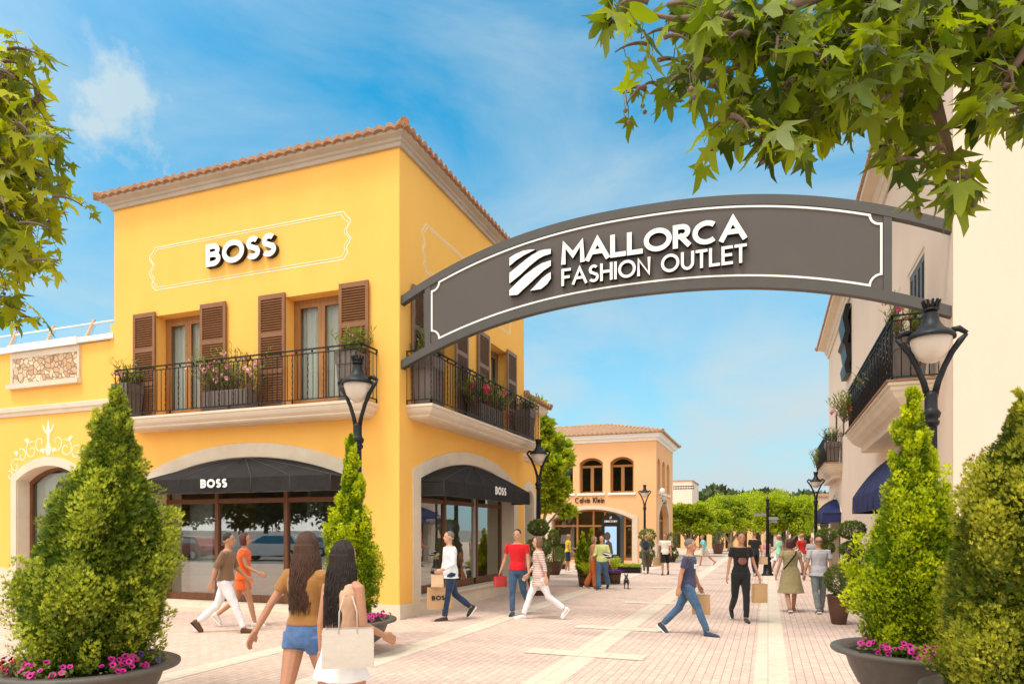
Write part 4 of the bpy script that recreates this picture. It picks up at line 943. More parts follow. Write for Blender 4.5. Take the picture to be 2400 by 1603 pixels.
# ------------------------------------------------------------------ arch sign
YS = 11.98
sg = thing('archway_sign', 'dark grey arched sign spanning the street between the yellow and cream buildings', 'sign', ((X0 + XR) / 2, YS, 4.8))
cxm = (X0 + XR) / 2; hs_ = (XR - X0) / 2
def zT_(x): return 6.41 + 1.01 * (1 - abs((x - cxm) / hs_) ** 2.3)
def zB_(x): return 4.97 + .91 * (1 - abs((x - cxm) / hs_) ** 2.3)
BW = .165
def tG(u, v, w=0): return (u, YS + w, v)
xs = np.linspace(X0 + .003, XR - .003, 61)
mb = MB(); mb.ring([(x, zT_(x)) for x in xs], [(x, zT_(x) - BW) for x in xs], tG, -.07, .07); mb.obj('top_bar', M['signb'], sg, True)
mb = MB(); mb.ring([(x, zB_(x) + BW) for x in xs], [(x, zB_(x)) for x in xs], tG, -.07, .07); mb.obj('bottom_bar', M['signb'], sg, True)
pl0, pl1 = onY(YS - .07, 995, 0).x, onY(YS - .07, 1008, 0).x; pr0, pr1 = onY(YS - .07, 2071, 0).x, onY(YS - .07, 2091, 0).x
for a, b in ((pl0, pl1), (pr0, pr1)):
    mb = MB(); mb.prism([(a, zB_(a) + BW - .004), (b, zB_(b) + BW - .004), (b, zT_(b) - BW + .004), (a, zT_(a) - BW + .004)], tG, -.062, .062); mb.obj('post', M['signb'], sg, True)
xs = np.linspace(pl1 + .001, pr0 - .001, 61)
mb = MB(); mb.ring([(x, zT_(x) - BW + .003) for x in xs], [(x, zB_(x) + BW - .003) for x in xs], tG, -.045, .045); mb.obj('panel', M['signp'], sg, True)
# border line following the panel with scooped corners
mb = MB(); g = .03; c = .16; ti = lambda x: zT_(x) - BW - g; bi = lambda x: zB_(x) + BW + g
L0, R0 = pl1 + g, pr0 - g
top = [(x, ti(x)) for x in np.linspace(L0 + c, R0 - c, 50)]; bot = [(x, bi(x)) for x in np.linspace(R0 - c, L0 + c, 50)]
rc = [(R0 - c + c * (1 - math.cos(R(a))), ti(R0 - c) - c * math.sin(R(a))) for a in range(15, 91, 15)]
rd = [(R0 - c * math.sin(R(a)), bi(R0 - c) + c * math.cos(R(a)) + .0) for a in range(0, 90, 15)]
ld = [(L0 + c - c * (1 - math.cos(R(a))), bi(L0 + c) + c * math.sin(R(a))) for a in range(15, 91, 15)]
lc = [(L0 + c * math.sin(R(a)), ti(L0 + c) - c * math.cos(R(a))) for a in range(0, 90, 15)]
loop = top + rc + rd + bot + ld + lc; ribbon(mb, loop + [loop[0]], .032, tG, -.064, -.045, False, True, 0, 0); mb.obj('border', M['white'], sg, True)
def zpt(x, y): return onY(YS - .13, 1180 + x / 3.9133, 500 + y / 3.9133)
mb = MB()
def zpoly(pts, e=0): mb.prism([(zpt(*p).x, zpt(*p).z) for p in pts], tG, -.135 - e, -.045, 0, 1)
zpoly([(55, 485), (55, 410), (110, 375), (180, 345), (240, 335), (292, 333), (270, 345), (190, 385), (120, 430)])
zpoly([(55, 645), (55, 548), (120, 495), (200, 430), (260, 385), (330, 345), (380, 333), (435, 328), (435, 372), (370, 392), (320, 420), (240, 485), (150, 570)])
zpoly([(55, 755), (55, 705), (120, 640), (200, 565), (280, 505), (350, 460), (435, 432), (435, 482), (370, 525), (310, 580), (230, 655), (180, 700), (130, 748)])
zpoly([(245, 712), (300, 655), (350, 600), (400, 560), (435, 540), (435, 600), (400, 650), (345, 695)])
mb.obj('emblem', [M['white'], M['lside']], sg, True)
mb = MB(); a = zpt(530, 475); b = zpt(2230, 248); tp_ = zpt(530, 272)
text(mb, 'MALLORCA', tfY(a.x, YS - .135, a.z), tp_.z - a.z, .085, .018, b.x - a.x, 0, .09)
a = zpt(533, 671); b = zpt(2230, 450); tp_ = zpt(533, 512)
text(mb, 'FASHION OUTLET', tfY(a.x, YS - .135, a.z), (tp_.z - a.z), .052, .035, b.x - a.x, 0, .09)
mb.obj('lettering', [M['white'], M['lside']], sg, True)
# ------------------------------------------------------------------ foliage
SPRAY_V = []; SPRAY_F = []
for k, (ang, ln, w_) in enumerate(((0, 1.0, .10), (28, .75, .085), (-30, .72, .085), (12, .55, .08), (-14, .9, .08))):
    a = R(ang); dx, dy = math.sin(a), math.cos(a); z = (.10, -.08, .05, .2, -.16)[k]
    b = len(SPRAY_V)
    SPRAY_V += [(0, .02, 0), (dx * ln * .5 + dy * w_, dy * ln * .5 - dx * w_, z * .6), (dx * ln, dy * ln, z), (dx * ln * .5 - dy * w_, dy * ln * .5 + dx * w_, z * .3)]
    SPRAY_F.append((b, b + 1, b + 2, b + 3))
LEAF_V = [(0, 0, 0), (.28, .45, .06), (0, 1, -.02), (-.28, .45, .06)]; LEAF_F = [(0, 1, 2, 3)]
LANCE_V = [(0, 0, 0), (.085, .5, .05), (0, 1, -.08), (-.085, .5, .05)]
def conifer_mesh(prof_, n_pl, n_sp, size, ell=.30, seed=1, up=.9, wob=.10, tipmul=1.0):
    """prof: list of (z, r). plumes of sprays over the surface of revolution"""
    prof = [(p[0], max(.01, p[1] * .93 - .012)) for p in prof_]
    g = np.random.default_rng(seed); zs = np.array([p[0] for p in prof]); rs = np.array([p[1] for p in prof]); z0, z1 = zs.min(), zs.max()
    o = np.argsort(zs); zs, rs = zs[o], rs[o]
    cz = g.uniform(z0, z1, n_pl * 6); rr = np.interp(cz, zs, rs); keep = g.uniform(0, rs.max() + .12, len(cz)) < rr + .10; cz = cz[keep][:n_pl]; rr = rr[keep][:n_pl]; m = len(cz)
    th = g.uniform(0, 2 * np.pi, m); shell = g.uniform(.66, 1.10, m); pr = np.clip(rr * .24, .04, .115) * g.uniform(.6, 1.35, m); pl = ell * g.uniform(.6, 1.6, m) * np.clip(rr / rs.max() + .35, .5, 1.1)
    wv = 1 + wob * np.sin(3 * th + cz * 5 + seed) + wob * .6 * np.sin(7 * th - cz * 9)
    nl = max(14, int(n_pl / 9)); lz = g.uniform(z0, z1, nl * 4); lk = g.uniform(0, rs.max() + .05, nl * 4) < np.interp(lz, zs, rs) + .05; lz = lz[lk][:nl]; lt = g.uniform(0, 2 * np.pi, len(lz)); lr = g.uniform(.8, 1.25, len(lz))
    dth = (th[:, None] - lt[None] + np.pi) % (2 * np.pi) - np.pi; dd_ = np.sqrt((dth * rr[:, None]) ** 2 + ((cz[:, None] - lz[None]) * .42) ** 2) / (.14 * lr[None]); near_ = dd_.min(1)
    wv = wv * np.clip(1.10 - .30 * near_ ** 2, .62, 1.1); shell = .8 + .2 * (shell - .66) / .44 * 1.0
    rc = np.maximum(rr * shell * wv - pr * .6, 0)
    C0 = np.stack([rc * np.cos(th), rc * np.sin(th), cz], 1)
    Ax = np.stack([np.cos(th) * .20, np.sin(th) * .20, np.ones(m) * up], 1) + g.normal(size=(m, 3)) * .16; Ax /= np.linalg.norm(Ax, axis=1, keepdims=True)
    k = n_sp; idx = np.repeat(np.arange(m), k); t = g.uniform(-.5, .5, m * k); d = g.normal(size=(m * k, 3)); d /= np.linalg.norm(d, axis=1, keepdims=True)
    d -= (d * Ax[idx]).sum(1, keepdims=True) * Ax[idx]; d /= np.maximum(np.linalg.norm(d, axis=1, keepdims=True), 1e-6)
    rad = pr[idx] * np.sqrt(np.clip(1 - (2 * t) ** 2 * .9, .05, 1)) * g.uniform(.5, 1.0, m * k)
    C = C0[idx] + Ax[idx] * (t * pl[idx])[:, None] + d * rad[:, None]
    D = d * .55 + Ax[idx] * .95 + g.normal(size=(m * k, 3)) * .28 + np.array([0, 0, .1])
    U = d + g.normal(size=(m * k, 3)) * .5
    S = size * g.uniform(.65, 1.35, m * k)
    pt = g.uniform(0, 1, m)[idx]
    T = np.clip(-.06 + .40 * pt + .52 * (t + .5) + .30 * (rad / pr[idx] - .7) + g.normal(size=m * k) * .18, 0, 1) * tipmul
    A = scatter(SPRAY_V, SPRAY_F, C, D, U, S, T)
    # yellow tips; plume highlights and dark gaps are also put into the tint contrast
    # inner mass that blocks see-through, at the dark end of the tint
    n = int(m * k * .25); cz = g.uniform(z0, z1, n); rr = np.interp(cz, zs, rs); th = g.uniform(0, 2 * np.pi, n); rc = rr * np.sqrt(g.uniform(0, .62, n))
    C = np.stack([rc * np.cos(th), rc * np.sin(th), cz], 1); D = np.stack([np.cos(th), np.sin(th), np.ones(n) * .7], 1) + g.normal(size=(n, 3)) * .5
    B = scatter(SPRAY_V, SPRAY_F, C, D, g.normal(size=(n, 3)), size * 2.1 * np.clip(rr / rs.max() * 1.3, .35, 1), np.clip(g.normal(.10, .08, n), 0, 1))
    return merge([A, B])
def petunia(mbf, mbc, c, nrm, r, g):
    nrm = Vector(nrm).normalized(); u = nrm.orthogonal().normalized(); w = nrm.cross(u); c = Vector(c); n = 10
    a0 = g.uniform(0, 6)
    rim = [c + (u * math.cos(a0 + 2 * math.pi * i / n) + w * math.sin(a0 + 2 * math.pi * i / n)) * r * (1.0 if i % 2 else .86) + nrm * r * (.12 if i % 2 else .0) for i in range(n)]
    mid = [c + (u * math.cos(a0 + 2 * math.pi * i / n) + w * math.sin(a0 + 2 * math.pi * i / n)) * r * .42 - nrm * r * .12 for i in range(n)]
    mbf.add(rim + mid, [(i, (i + 1) % n, n + (i + 1) % n, n + i) for i in range(n)], 0, True)
    mbc.add(mid + [c - nrm * r * .5], [(i, (i + 1) % n, n) for i in range(n)])
def bowl_planter(label, cenpx, d, rimz, rad, prof, mat, leafsize, seed, n_pl, n_sp, flowers, clabel, group='bowl planters with clipped conifers', lean=(0, 0)):
    p = at(cenpx, d); t = thing('bowl_planter', label, 'planter', (p.x, p.y, 0), 0, group)
    mb = MB(); h = rimz
    mb.lathe([(.0, 0), (rad * .32, 0), (rad * .33, .03), (rad * .28, .06), (rad * .30, .10), (rad * .48, .13), (rad * .66, h * .42), (rad * .76, h * .66), (rad * .82, h * .88), (rad * .84, h - .05), (rad * .99, h - .045), (rad * 1.0, h - .03), (rad * .995, h - .008), (rad * .97, h), (rad * .84, h - .005), (rad * .80, h - .03), (rad * .78, h - .09), (0, h - .07)], (0, 0, 0), 56, close=False)
    mb.obj('bowl', M['bowl'], t)
    MB().lathe([(0, 0), (rad * .5, .01), (rad * .795, 0)], (0, 0, h - .06), 30, close=False).obj('soil', M['soil'], t)
    g = np.random.default_rng(seed)
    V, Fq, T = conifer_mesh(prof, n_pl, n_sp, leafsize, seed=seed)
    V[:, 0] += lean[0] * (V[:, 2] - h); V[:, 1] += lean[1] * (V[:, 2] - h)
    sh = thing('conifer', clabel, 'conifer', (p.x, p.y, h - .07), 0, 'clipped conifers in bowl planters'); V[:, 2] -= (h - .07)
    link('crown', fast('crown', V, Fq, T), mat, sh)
    zt = prof[0][0] - (h - .07); MB().tube([(0, 0, 0), (lean[0] * .3, lean[1] * .3, .4), (lean[0] * zt * .8, lean[1] * zt * .8, zt * .8)], [.05, .035, .01], 8).obj('trunk', M['bark'], sh)
    for k in range(5):
        a = k * 1.26 + seed; r1 = rad * .35; MB().tube([(0, 0, .03), (math.cos(a) * r1 * .5, math.sin(a) * r1 * .5, .25), (math.cos(a) * r1, math.sin(a) * r1, .8)], [.025, .02, .006], 6).obj('limb', M['bark'], sh)
    fl = thing('petunias', flowers[1], 'flowers', (p.x, p.y, h - .06), 0, 'petunias around the conifers')
    lv = []; 
    for matn, sectors in flowers[0]:
        mf, mc = MB(), MB()
        for a0_, a1_, n in sectors:
            for i in range(n):
                a = R(g.uniform(a0_, a1_)); r = rad * g.uniform(.66, .93); z = .075 + g.uniform(0, .07) + (.03 if r < rad * .8 else 0)
                # angle 0 = toward the camera side
                dirv = Vector((math.sin(a), -math.cos(a), 0)); dirv.rotate(Euler((0, 0, TH)))
                petunia(mf, mc, dirv * r + Vector((0, 0, z)), dirv * .9 + Vector((g.normal() * .35, g.normal() * .35, .75)), g.uniform(.024, .034), g)
                for q in range(5): lv.append((dirv * (r * g.uniform(.9, 1.03)) + Vector((g.normal() * .02, g.normal() * .02, z - g.uniform(.0, .07)))))
        o = mf.obj('petal', M[matn], fl); mc.obj('throat', M['eye'], o)
    if lv:
        C = np.array([tuple(v) for v in lv]); n = len(C); D = g.normal(size=(n, 3)) + np.array([0, 0, .6])
        V, Fq, T = scatter(LEAF_V, LEAF_F, C, D, g.normal(size=(n, 3)) + np.array([0, 0, 1]), g.uniform(.03, .06, n), g.uniform(0, 1, n)); link('leaves', fast('leaves', V, Fq, T), M['top'], fl)
    return t
bowl_planter('large grey bowl planter at the lower left holding the biggest bushy conifer', 210, 6.2, .57, .75,
    [(3.02, .02), (2.90, .09), (2.75, .19), (2.57, .24), (2.40, .28), (2.27, .36), (2.1, .46), (1.97, .56), (1.67, .66), (1.37, .73), (1.07, .74), (.85, .69), (.66, .56), (.56, .48)], M['con1'], .038, 3, 400, 190,
    ([('mag', [(-85, -62, 7), (-30, -5, 9), (-8, 22, 8), (38, 75, 22)]), ('redp', [(-62, -30, 16)]), ('vio', [(80, 95, 3)])], 'magenta and red petunias filling the rim of the big left planter'), 'big bushy green conifer in the lower left bowl planter', lean=(.10, 0.04))
bowl_planter('grey bowl planter in front of the black awning window beside the lamp post', 822, 9.9, .50, .66,
    [(3.16, .015), (3.06, .07), (2.97, .10), (2.71, .14), (2.45, .17), (2.11, .235), (1.93, .32), (1.58, .42), (1.235, .47), (.89, .46), (.70, .40), (.52, .33)], M['con2'], .036, 8, 230, 150,
    ([('mag', [(20, 85, 42), (-80, 10, 10)])], 'magenta petunias in the middle planter near the shop corner'), 'slim pointed golden green conifer in front of the corner shop window')
bowl_planter('grey bowl planter at the lower right under a bright pointed conifer', 2140, 6.7, .62, .74,
    [(3.10, .02), (3.0, .09), (2.93, .12), (2.74, .155), (2.55, .18), (2.4, .22), (2.27, .27), (1.99, .37), (1.70, .47), (1.42, .60), (1.14, .63), (.955, .58), (.77, .52), (.60, .45)], M['con2'], .036, 5, 340, 170,
    ([('mag', [(-80, -20, 34), (-20, 14, 16)]), ('redp', [(14, 34, 8)])], 'magenta and orange red petunias along the rim of the right planter'), 'bright yellow green pointed conifer in the right bowl planter')
bowl_planter('grey bowl planter nearest the right edge under a dark olive conifer', 2440, 5.0, .58, .78,
    [(2.78, .05), (2.68, .14), (2.58, .22), (2.4, .33), (2.26, .43), (2.1, .50), (1.95, .58), (1.75, .65), (1.55, .71), (1.3, .76), (1.02, .79), (.74, .77), (.55, .60)], M['con3'], .034, 11, 430, 200,
    ([('mag', [(-80, 20, 14)])], 'magenta petunias in the planter at the right edge'), 'broad olive green conifer filling the right edge', lean=(-.03, 0))

# ------------------------------------------------------------------ plane trees overhead
def palmate():
    """five lobed plane leaf, fan of quads from the midrib base"""
    lobes = [(-128, .38), (-100, .30), (-72, .86), (-52, .40), (-38, .62), (-27, .42), (-10, .80), (0, 1.12), (10, .80), (27, .42), (38, .62), (52, .40), (72, .86), (100, .30), (128, .38)]
    pts = [(r * math.sin(R(a)) * .86, .18 + r * math.cos(R(a)) * .82) for a, r in lobes]
    V = [(0, .18, 0)] + [(x, y, -.16 * (x * x) - .10 * max(0, y) ** 2 + (.05 if i % 2 else -.03)) for i, (x, y) in enumerate(pts)]
    Fq = [(0, i, i + 1, i + 2) for i in range(1, 14, 2)] + [(0, 15, 15, 1)]
    Fq = Fq[:-1]
    b = len(V); V += [(-.012, .18, 0), (.012, .18, 0), (.008, -.30, .05), (-.008, -.30, .05)]; Fq.append((b, b + 1, b + 2, b + 3))
    return V, Fq
PL_V, PL_F = palmate()
def plane_tree(name, label, base, limbs, twigs, leaf, seed, mat, extra=None):
    """limbs: polylines (list of (pt, r)); twigs: (start, end, n_leaves, spread)"""
    g = np.random.default_rng(seed); t = thing('plane_tree', label, 'tree', base, 0, None); B = Vector(base)
    mb = MB(); mb.tube([Vector(p) - B for p, r in limbs[0]], [r for p, r in limbs[0]], 14); mb.obj('trunk', M['bark'], t)
    for l in limbs[1:]: MB().tube([Vector(p) - B for p, r in l], [r for p, r in l], 8).obj('limb', M['bark'], t)
    C, D, U, S, T = [], [], [], [], []; tw = MB(); balls = []
    for a, b, n, sp_, hang in twigs:
        a, b = Vector(a), Vector(b); mid = a.lerp(b, .5) + Vector((0, 0, .06)); pts = [a, mid, b]
        def pt(s): return (a * (1 - s) ** 2 + mid * 2 * s * (1 - s) + b * s * s)
        tw.tube([pt(s / 6) - B for s in range(7)], [.016 * (1 - s / 8) for s in range(7)], 5)
        for i in range(n):
            s = g.uniform(.05, 1.03); p = pt(s); off = Vector(g.normal(size=3)) * sp_; q = p + off
            tw.tube([p - B, p.lerp(q, .5) + Vector((0, 0, .02)) - B, q - B], [.004, .003, .002], 3, caps=False)
            d = off.normalized() * .7 + Vector((g.normal() * .4, g.normal() * .4, -.9 + g.normal() * .45))
            C.append(q - B); D.append(d); U.append(Vector((g.normal() * .55, g.normal() * .55 - .2, 1))); sz = leaf * g.uniform(.45, 1.2); S.append(sz); T.append(min(1, max(0, g.normal(.45, .28))))
        if g.uniform() < hang:
            p = pt(.95); balls.append(p)
    V, Fq, TT = scatter(PL_V, PL_F, *[np.array([tuple(v) for v in q]) for q in (C, D, U)], np.array(S), np.array(T))
    link('leaves', fast('leaves', V, Fq, TT), mat, t); tw.obj('twigs', M['bark'], t)
    for p in balls:
        k = MB(); c = p - B; z = -.12
        k.tube([c, c + Vector((0.01, 0, z))], .002, 4)
        for j in range(2 if g.uniform() < .5 else 1): k.lathe([(0, -.016), (.011, -.011), (.016, 0), (.011, .011), (0, .016)], (c.x + .01 + .015 * j, c.y, c.z + z - j * .045), 8, close=False)
        k.obj('seed_ball', M['bark'], t)
    return t
def up3(px, py, d): 
    v = ray(px, py); return Vector((0, 0, CAMZ)) + v * (d / (CS * v.y - SN * v.x if False else 1.0))
g = np.random.default_rng(21)
base = Vector((5.0, 4.4, 0)); fork = Vector((4.7, 4.2, 3.2))
LB = [[(base, .19), (Vector((4.95, 4.4, 1.2)), .16), (fork, .14)]]
top1 = up3(2330, -120, 4.4)
def limb(pts, r0, r1):
    n = len(pts); return [(Vector(p), r0 + (r1 - r0) * i / (n - 1)) for i, p in enumerate(pts)]
LB.append(limb([fork, fork.lerp(up3(2500, -60, 4.0), .6) + Vector((0, 0, .5)), up3(2440, -60, 4.0), up3(2160, -20, 4.0), up3(2040, 90, 4.1), up3(1900, 210, 4.2), up3(1800, 275, 4.3), up3(1680, 270, 4.4)], .11, .008))
LB.append(limb([fork, up3(2520, 60, 4.4), up3(2330, 40, 4.2), up3(2240, 90, 4.2), up3(2190, 150, 4.2), up3(2188, 230, 4.2), up3(2210, 300, 4.25), up3(2235, 380, 4.3), up3(2252, 432, 4.3)], .10, .006))
LB.append(limb([up3(2160, -20, 4.0), up3(1960, -30, 3.9), up3(1850, 20, 3.9), up3(1700, 40, 4.0), up3(1580, 45, 4.1), up3(1480, 25, 4.2)], .05, .007))
LB.append(limb([up3(2440, -60, 4.0), up3(2440, 60, 3.8), up3(2390, 140, 3.8), up3(2340, 210, 3.9)], .05, .007))
LB.append(limb([up3(2040, 90, 4.1), up3(1800, 130, 4.0), up3(1640, 190, 4.1), up3(1570, 230, 4.2)], .025, .006))
TW = []
def tws(cx, cy, rx, ry, n, leaves, d0=3.7, d1=4.7, sp_=.07, hang=.05):
    for i in range(n):
        x, y = cx + g.uniform(-rx, rx), cy + g.uniform(-ry, ry); d = g.uniform(d0, d1); a = g.uniform(0, 6.28); ln = g.uniform(40, 90)
        TW.append((up3(x, y, d), up3(x + math.cos(a) * ln, y + abs(math.sin(a)) * ln * .6, d + g.uniform(-.15, .15)), leaves, sp_, hang))
tws(2220, 20, 200, 60, 36, 7); tws(1950, 60, 160, 80, 28, 7); tws(1960, 170, 130, 60, 20, 7, sp_=.06); tws(1740, 60, 110, 60, 18, 6, sp_=.06); tws(2270, 120, 150, 70, 28, 7)
tws(1500, 25, 70, 20, 5, 4, sp_=.05); tws(1560, 110, 45, 45, 4, 3, sp_=.045); tws(1650, 180, 60, 50, 7, 4, sp_=.05); tws(1720, 250, 60, 40, 6, 5, sp_=.05)
tws(1870, 250, 90, 45, 15, 7, sp_=.05); tws(1900, 310, 30, 30, 3, 4, sp_=.04); tws(2080, 190, 60, 60, 11, 6, sp_=.055); tws(2370, 220, 60, 40, 9, 5, sp_=.05)
tws(2110, 320, 60, 35, 5, 4, sp_=.05); tws(2190, 330, 20, 30, 3, 3, sp_=.05, hang=.5); tws(2230, 425, 40, 22, 4, 5, sp_=.045, hang=.6); tws(2110, 370, 20, 10, 1, 3, sp_=.04); tws(1520, 180, 30, 40, 3, 2, sp_=.03, hang=1)
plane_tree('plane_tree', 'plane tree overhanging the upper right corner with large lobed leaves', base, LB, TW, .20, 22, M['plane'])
TW = []
base = Vector((-11.3, 3.0, 0)); fork = Vector((-11.0, 3.1, 3.2))
LB = [[(base, .2), (Vector((-11.2, 3.0, 1.5)), .17), (fork, .15)]]
LB.append(limb([fork, up3(-260, 600, 7.0), up3(-120, 420, 6.6), up3(20, 300, 6.4), up3(90, 230, 6.4), up3(60, 110, 6.4)], .11, .008))
LB.append(limb([fork, up3(-260, 700, 7.0), up3(-80, 560, 6.4), up3(60, 470, 6.3), up3(150, 430, 6.3)], .08, .007))
LB.append(limb([fork, up3(-260, 760, 6.6), up3(-60, 690, 6.3), up3(60, 730, 6.2)], .05, .006))
def twl(cx, cy, rx, ry, n, leaves, sp_=.08, hang=.12):
    tws(cx - 42, cy, rx, ry, n, leaves, 5.9, 6.9, sp_, hang)
twl(-40, 180, 60, 60, 9, 8); twl(40, 210, 55, 70, 22, 8); twl(60, 130, 25, 22, 4, 6, .05); twl(60, 330, 60, 70, 26, 8); twl(130, 300, 30, 40, 6, 5, .06); twl(30, 470, 60, 60, 18, 7); twl(135, 440, 35, 35, 9, 5, .06)
twl(40, 590, 40, 50, 9, 6, .07); twl(85, 610, 25, 25, 3, 4, .05); twl(40, 700, 35, 30, 5, 5, .06); twl(75, 735, 25, 10, 2, 4, .05); twl(-30, 420, 40, 200, 20, 8)
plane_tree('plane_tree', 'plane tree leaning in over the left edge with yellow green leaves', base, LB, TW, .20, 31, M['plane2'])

def leafy_tree(name, label, p, htop, crown, n, size, mat, trunks, seed, barkm, group=None, clump=40, cat='tree', flat=0.):
    """crown: list of ellipsoids (dx,dy,z,rx,ry,rz)"""
    g = np.random.default_rng(seed); t = thing(name, label, cat, p, 0, group)
    for tr in trunks: MB().tube([q[:3] for q in tr], [q[3] for q in tr], 10).obj('trunk', barkm, t)
    parts = []; tot = sum(c[3] * c[4] + c[3] * c[5] + c[4] * c[5] for c in crown)
    for c in crown:
        k = int(n * (c[3] * c[4] + c[3] * c[5] + c[4] * c[5]) / tot); nc = max(3, k // clump)
        d = g.normal(size=(nc, 3)); d /= np.linalg.norm(d, axis=1, keepdims=True)
        if flat: d = np.sign(d) * np.abs(d) ** (1 - flat); d /= (np.abs(d) ** 4).sum(1, keepdims=True) ** .25
        rad = g.uniform(.72, 1.02, (nc, 1)); cc = d * rad * np.array(c[3:6]) + np.array(c[:3]); idx = np.repeat(np.arange(nc), clump)
        cs = min(c[3], c[5]) * .20
        e = g.normal(size=(len(idx), 3)); e /= np.linalg.norm(e, axis=1, keepdims=True); e *= g.uniform(.3, 1, (len(idx), 1))
        C = cc[idx] + e * cs * np.array([1, 1, .8]); D = d[idx] * .8 + e + g.normal(size=e.shape) * .4 + np.array([0, 0, .25]); U = d[idx] + e * .8 + np.array([0, 0, .5]) + g.normal(size=e.shape) * .4
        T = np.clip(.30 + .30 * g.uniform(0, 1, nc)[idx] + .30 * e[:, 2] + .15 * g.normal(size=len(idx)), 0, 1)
        parts.append(scatter(LEAF_V, LEAF_F, C, D, U, size * g.uniform(.6, 1.3, len(idx)), T))
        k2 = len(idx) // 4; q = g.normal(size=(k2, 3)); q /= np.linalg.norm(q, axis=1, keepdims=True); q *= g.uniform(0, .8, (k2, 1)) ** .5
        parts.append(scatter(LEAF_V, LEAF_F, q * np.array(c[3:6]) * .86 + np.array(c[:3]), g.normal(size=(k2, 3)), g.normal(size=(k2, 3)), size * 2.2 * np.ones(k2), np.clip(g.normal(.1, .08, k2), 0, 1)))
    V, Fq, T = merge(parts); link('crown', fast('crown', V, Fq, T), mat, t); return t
# young plane tree beside the yellow building
d = 25; p = at(1256, d); m_ = F / d
def cl(px, py, rx, rz, dy=0): q = at(px - 12 if px > 1285 else px, d); return (q.x - p.x, q.y - p.y + dy, zat(py, d), rx / m_, rx / m_ * .9, rz / m_)
leafy_tree('street_tree', 'young plane tree with light green leaves between the yellow and orange buildings', (p.x, p.y, 0), 7,
    [cl(1265, 960, 10, 30), cl(1275, 1010, 22, 38), cl(1300, 1050, 42, 34, .3), cl(1270, 1075, 36, 42), cl(1312, 1100, 32, 34, -.3), cl(1275, 1130, 38, 36), cl(1318, 1140, 28, 28), cl(1285, 1175, 38, 24), cl(1245, 1180, 14, 24), cl(1340, 1198, 22, 9), cl(1340, 1075, 14, 18)],
    9500, .17, M['young'], [[(-.2, 0, 0, .09), (-.18, 0, 2, .07), (-.1, 0, 3.5, .05), (0, 0, 5.2, .02)], [(.28, .1, 0, .08), (.25, .1, 2.0, .06), (.5, .1, 3.2, .04), (.9, .2, 4, .015)], [(-.18, 0, 1.6, .05), (-.9, 0, 2.9, .03), (-1.0, 0, 3.4, .01)], [(.25, .1, 1.8, .045), (1.0, 0, 2.6, .03), (1.4, 0, 3.0, .01)]], 41, M['fbark'], None, 26)
# clipped ficus trees at the end of the street
def ficus(label, px0, px1, yt, yb, d, seed, n=9000, tpx=None):
    pc = (px0 + px1) / 2 if tpx is None else tpx; p = at(pc, d); w = (px1 - px0) / 2 * d / F; zt_, zb_ = zat(yt, d), zat(yb, d); dx = ((px0 + px1) / 2 - pc) * d / F
    tr = [[(0, 0, 0, .26), (0.03, 0, .7, .20), (0, 0, zb_ * .75, .2)]]
    for k in range(6):
        a = k * 1.05 + seed; r = w * .55; tr.append([(math.cos(a) * .06, math.sin(a) * .06, zb_ * .45, .11), (math.cos(a) * r * .45, math.sin(a) * r * .45, zb_ * .85, .08), (math.cos(a) * r, math.sin(a) * r, zb_ + .35, .04)])
    h = (zt_ - zb_) / 2
    leafy_tree('ficus_tree', label, (p.x, p.y, 0), zt_, [(dx * CS, dx * SN, zb_ + h, w * .98, w * .9, h), (dx * CS - w * .4, dx * SN, zb_ + h * 1.05, w * .5, w * .6, h * .9), (dx * CS + w * .45, dx * SN + .3, zb_ + h * .95, w * .5, w * .6, h * .92)], n, .17, M['fic'], tr, seed, M['fbark'], 'clipped ficus trees across the end of the street', 22, flat=.45)
ficus('clipped ficus nearest the orange building, second row on the left', 1560, 1675, 1180, 1249, 46, 51)
ficus('clipped ficus with a thick pale trunk behind the woman in black', 1655, 1785, 1160, 1246, 56, 52, 9000, 1712)
ficus('broad bright clipped ficus behind the signpost, nearest of the row', 1768, 1912, 1165, 1250, 43, 53, 11000, 1842)
ficus('clipped ficus seen in the gap left of the cream building', 1880, 1960, 1185, 1246, 58, 54, 4000)
ficus('taller clipped ficus at the back of the row', 1730, 1850, 1150, 1235, 70, 55, 7000)
ficus('small clipped ficus low between the two left crowns', 1640, 1712, 1196, 1248, 51, 56, 4000, 1680)
# pine covered hill
g = np.random.default_rng(61); n = 12000; px = g.uniform(1480, 2000, n); dd = g.uniform(260, 330, n)
top = 1166 + 9 * np.sin(px / 47) + 5 * np.sin(px / 17) - 14 * np.exp(-((px - 1830) / 60) ** 2) - 6 * np.exp(-((px - 1665) / 25) ** 2)
py = top + np.abs(g.normal(0, 22, n)); r = (px - 1200) / F * dd
C = np.stack([r * CS - dd * SN, r * SN + dd * CS, CAMZ + (HOR - py) * dd / F], 1)
V, Fq, T = scatter(LEAF_V, LEAF_F, C, g.normal(size=(n, 3)), g.normal(size=(n, 3)) + np.array([0, -1, 1]), g.uniform(2.2, 4.2, n), np.clip(g.normal(.45, .25, n), 0, 1))
tag(link('pine_wood', fast('pine_wood', V, Fq, T), M['hill']), 'far pine wood along the skyline above the clipped trees', 'woodland', kind='stuff')
a, b = at(1300, 330), at(2250, 330); mb = MB(); xs = 40
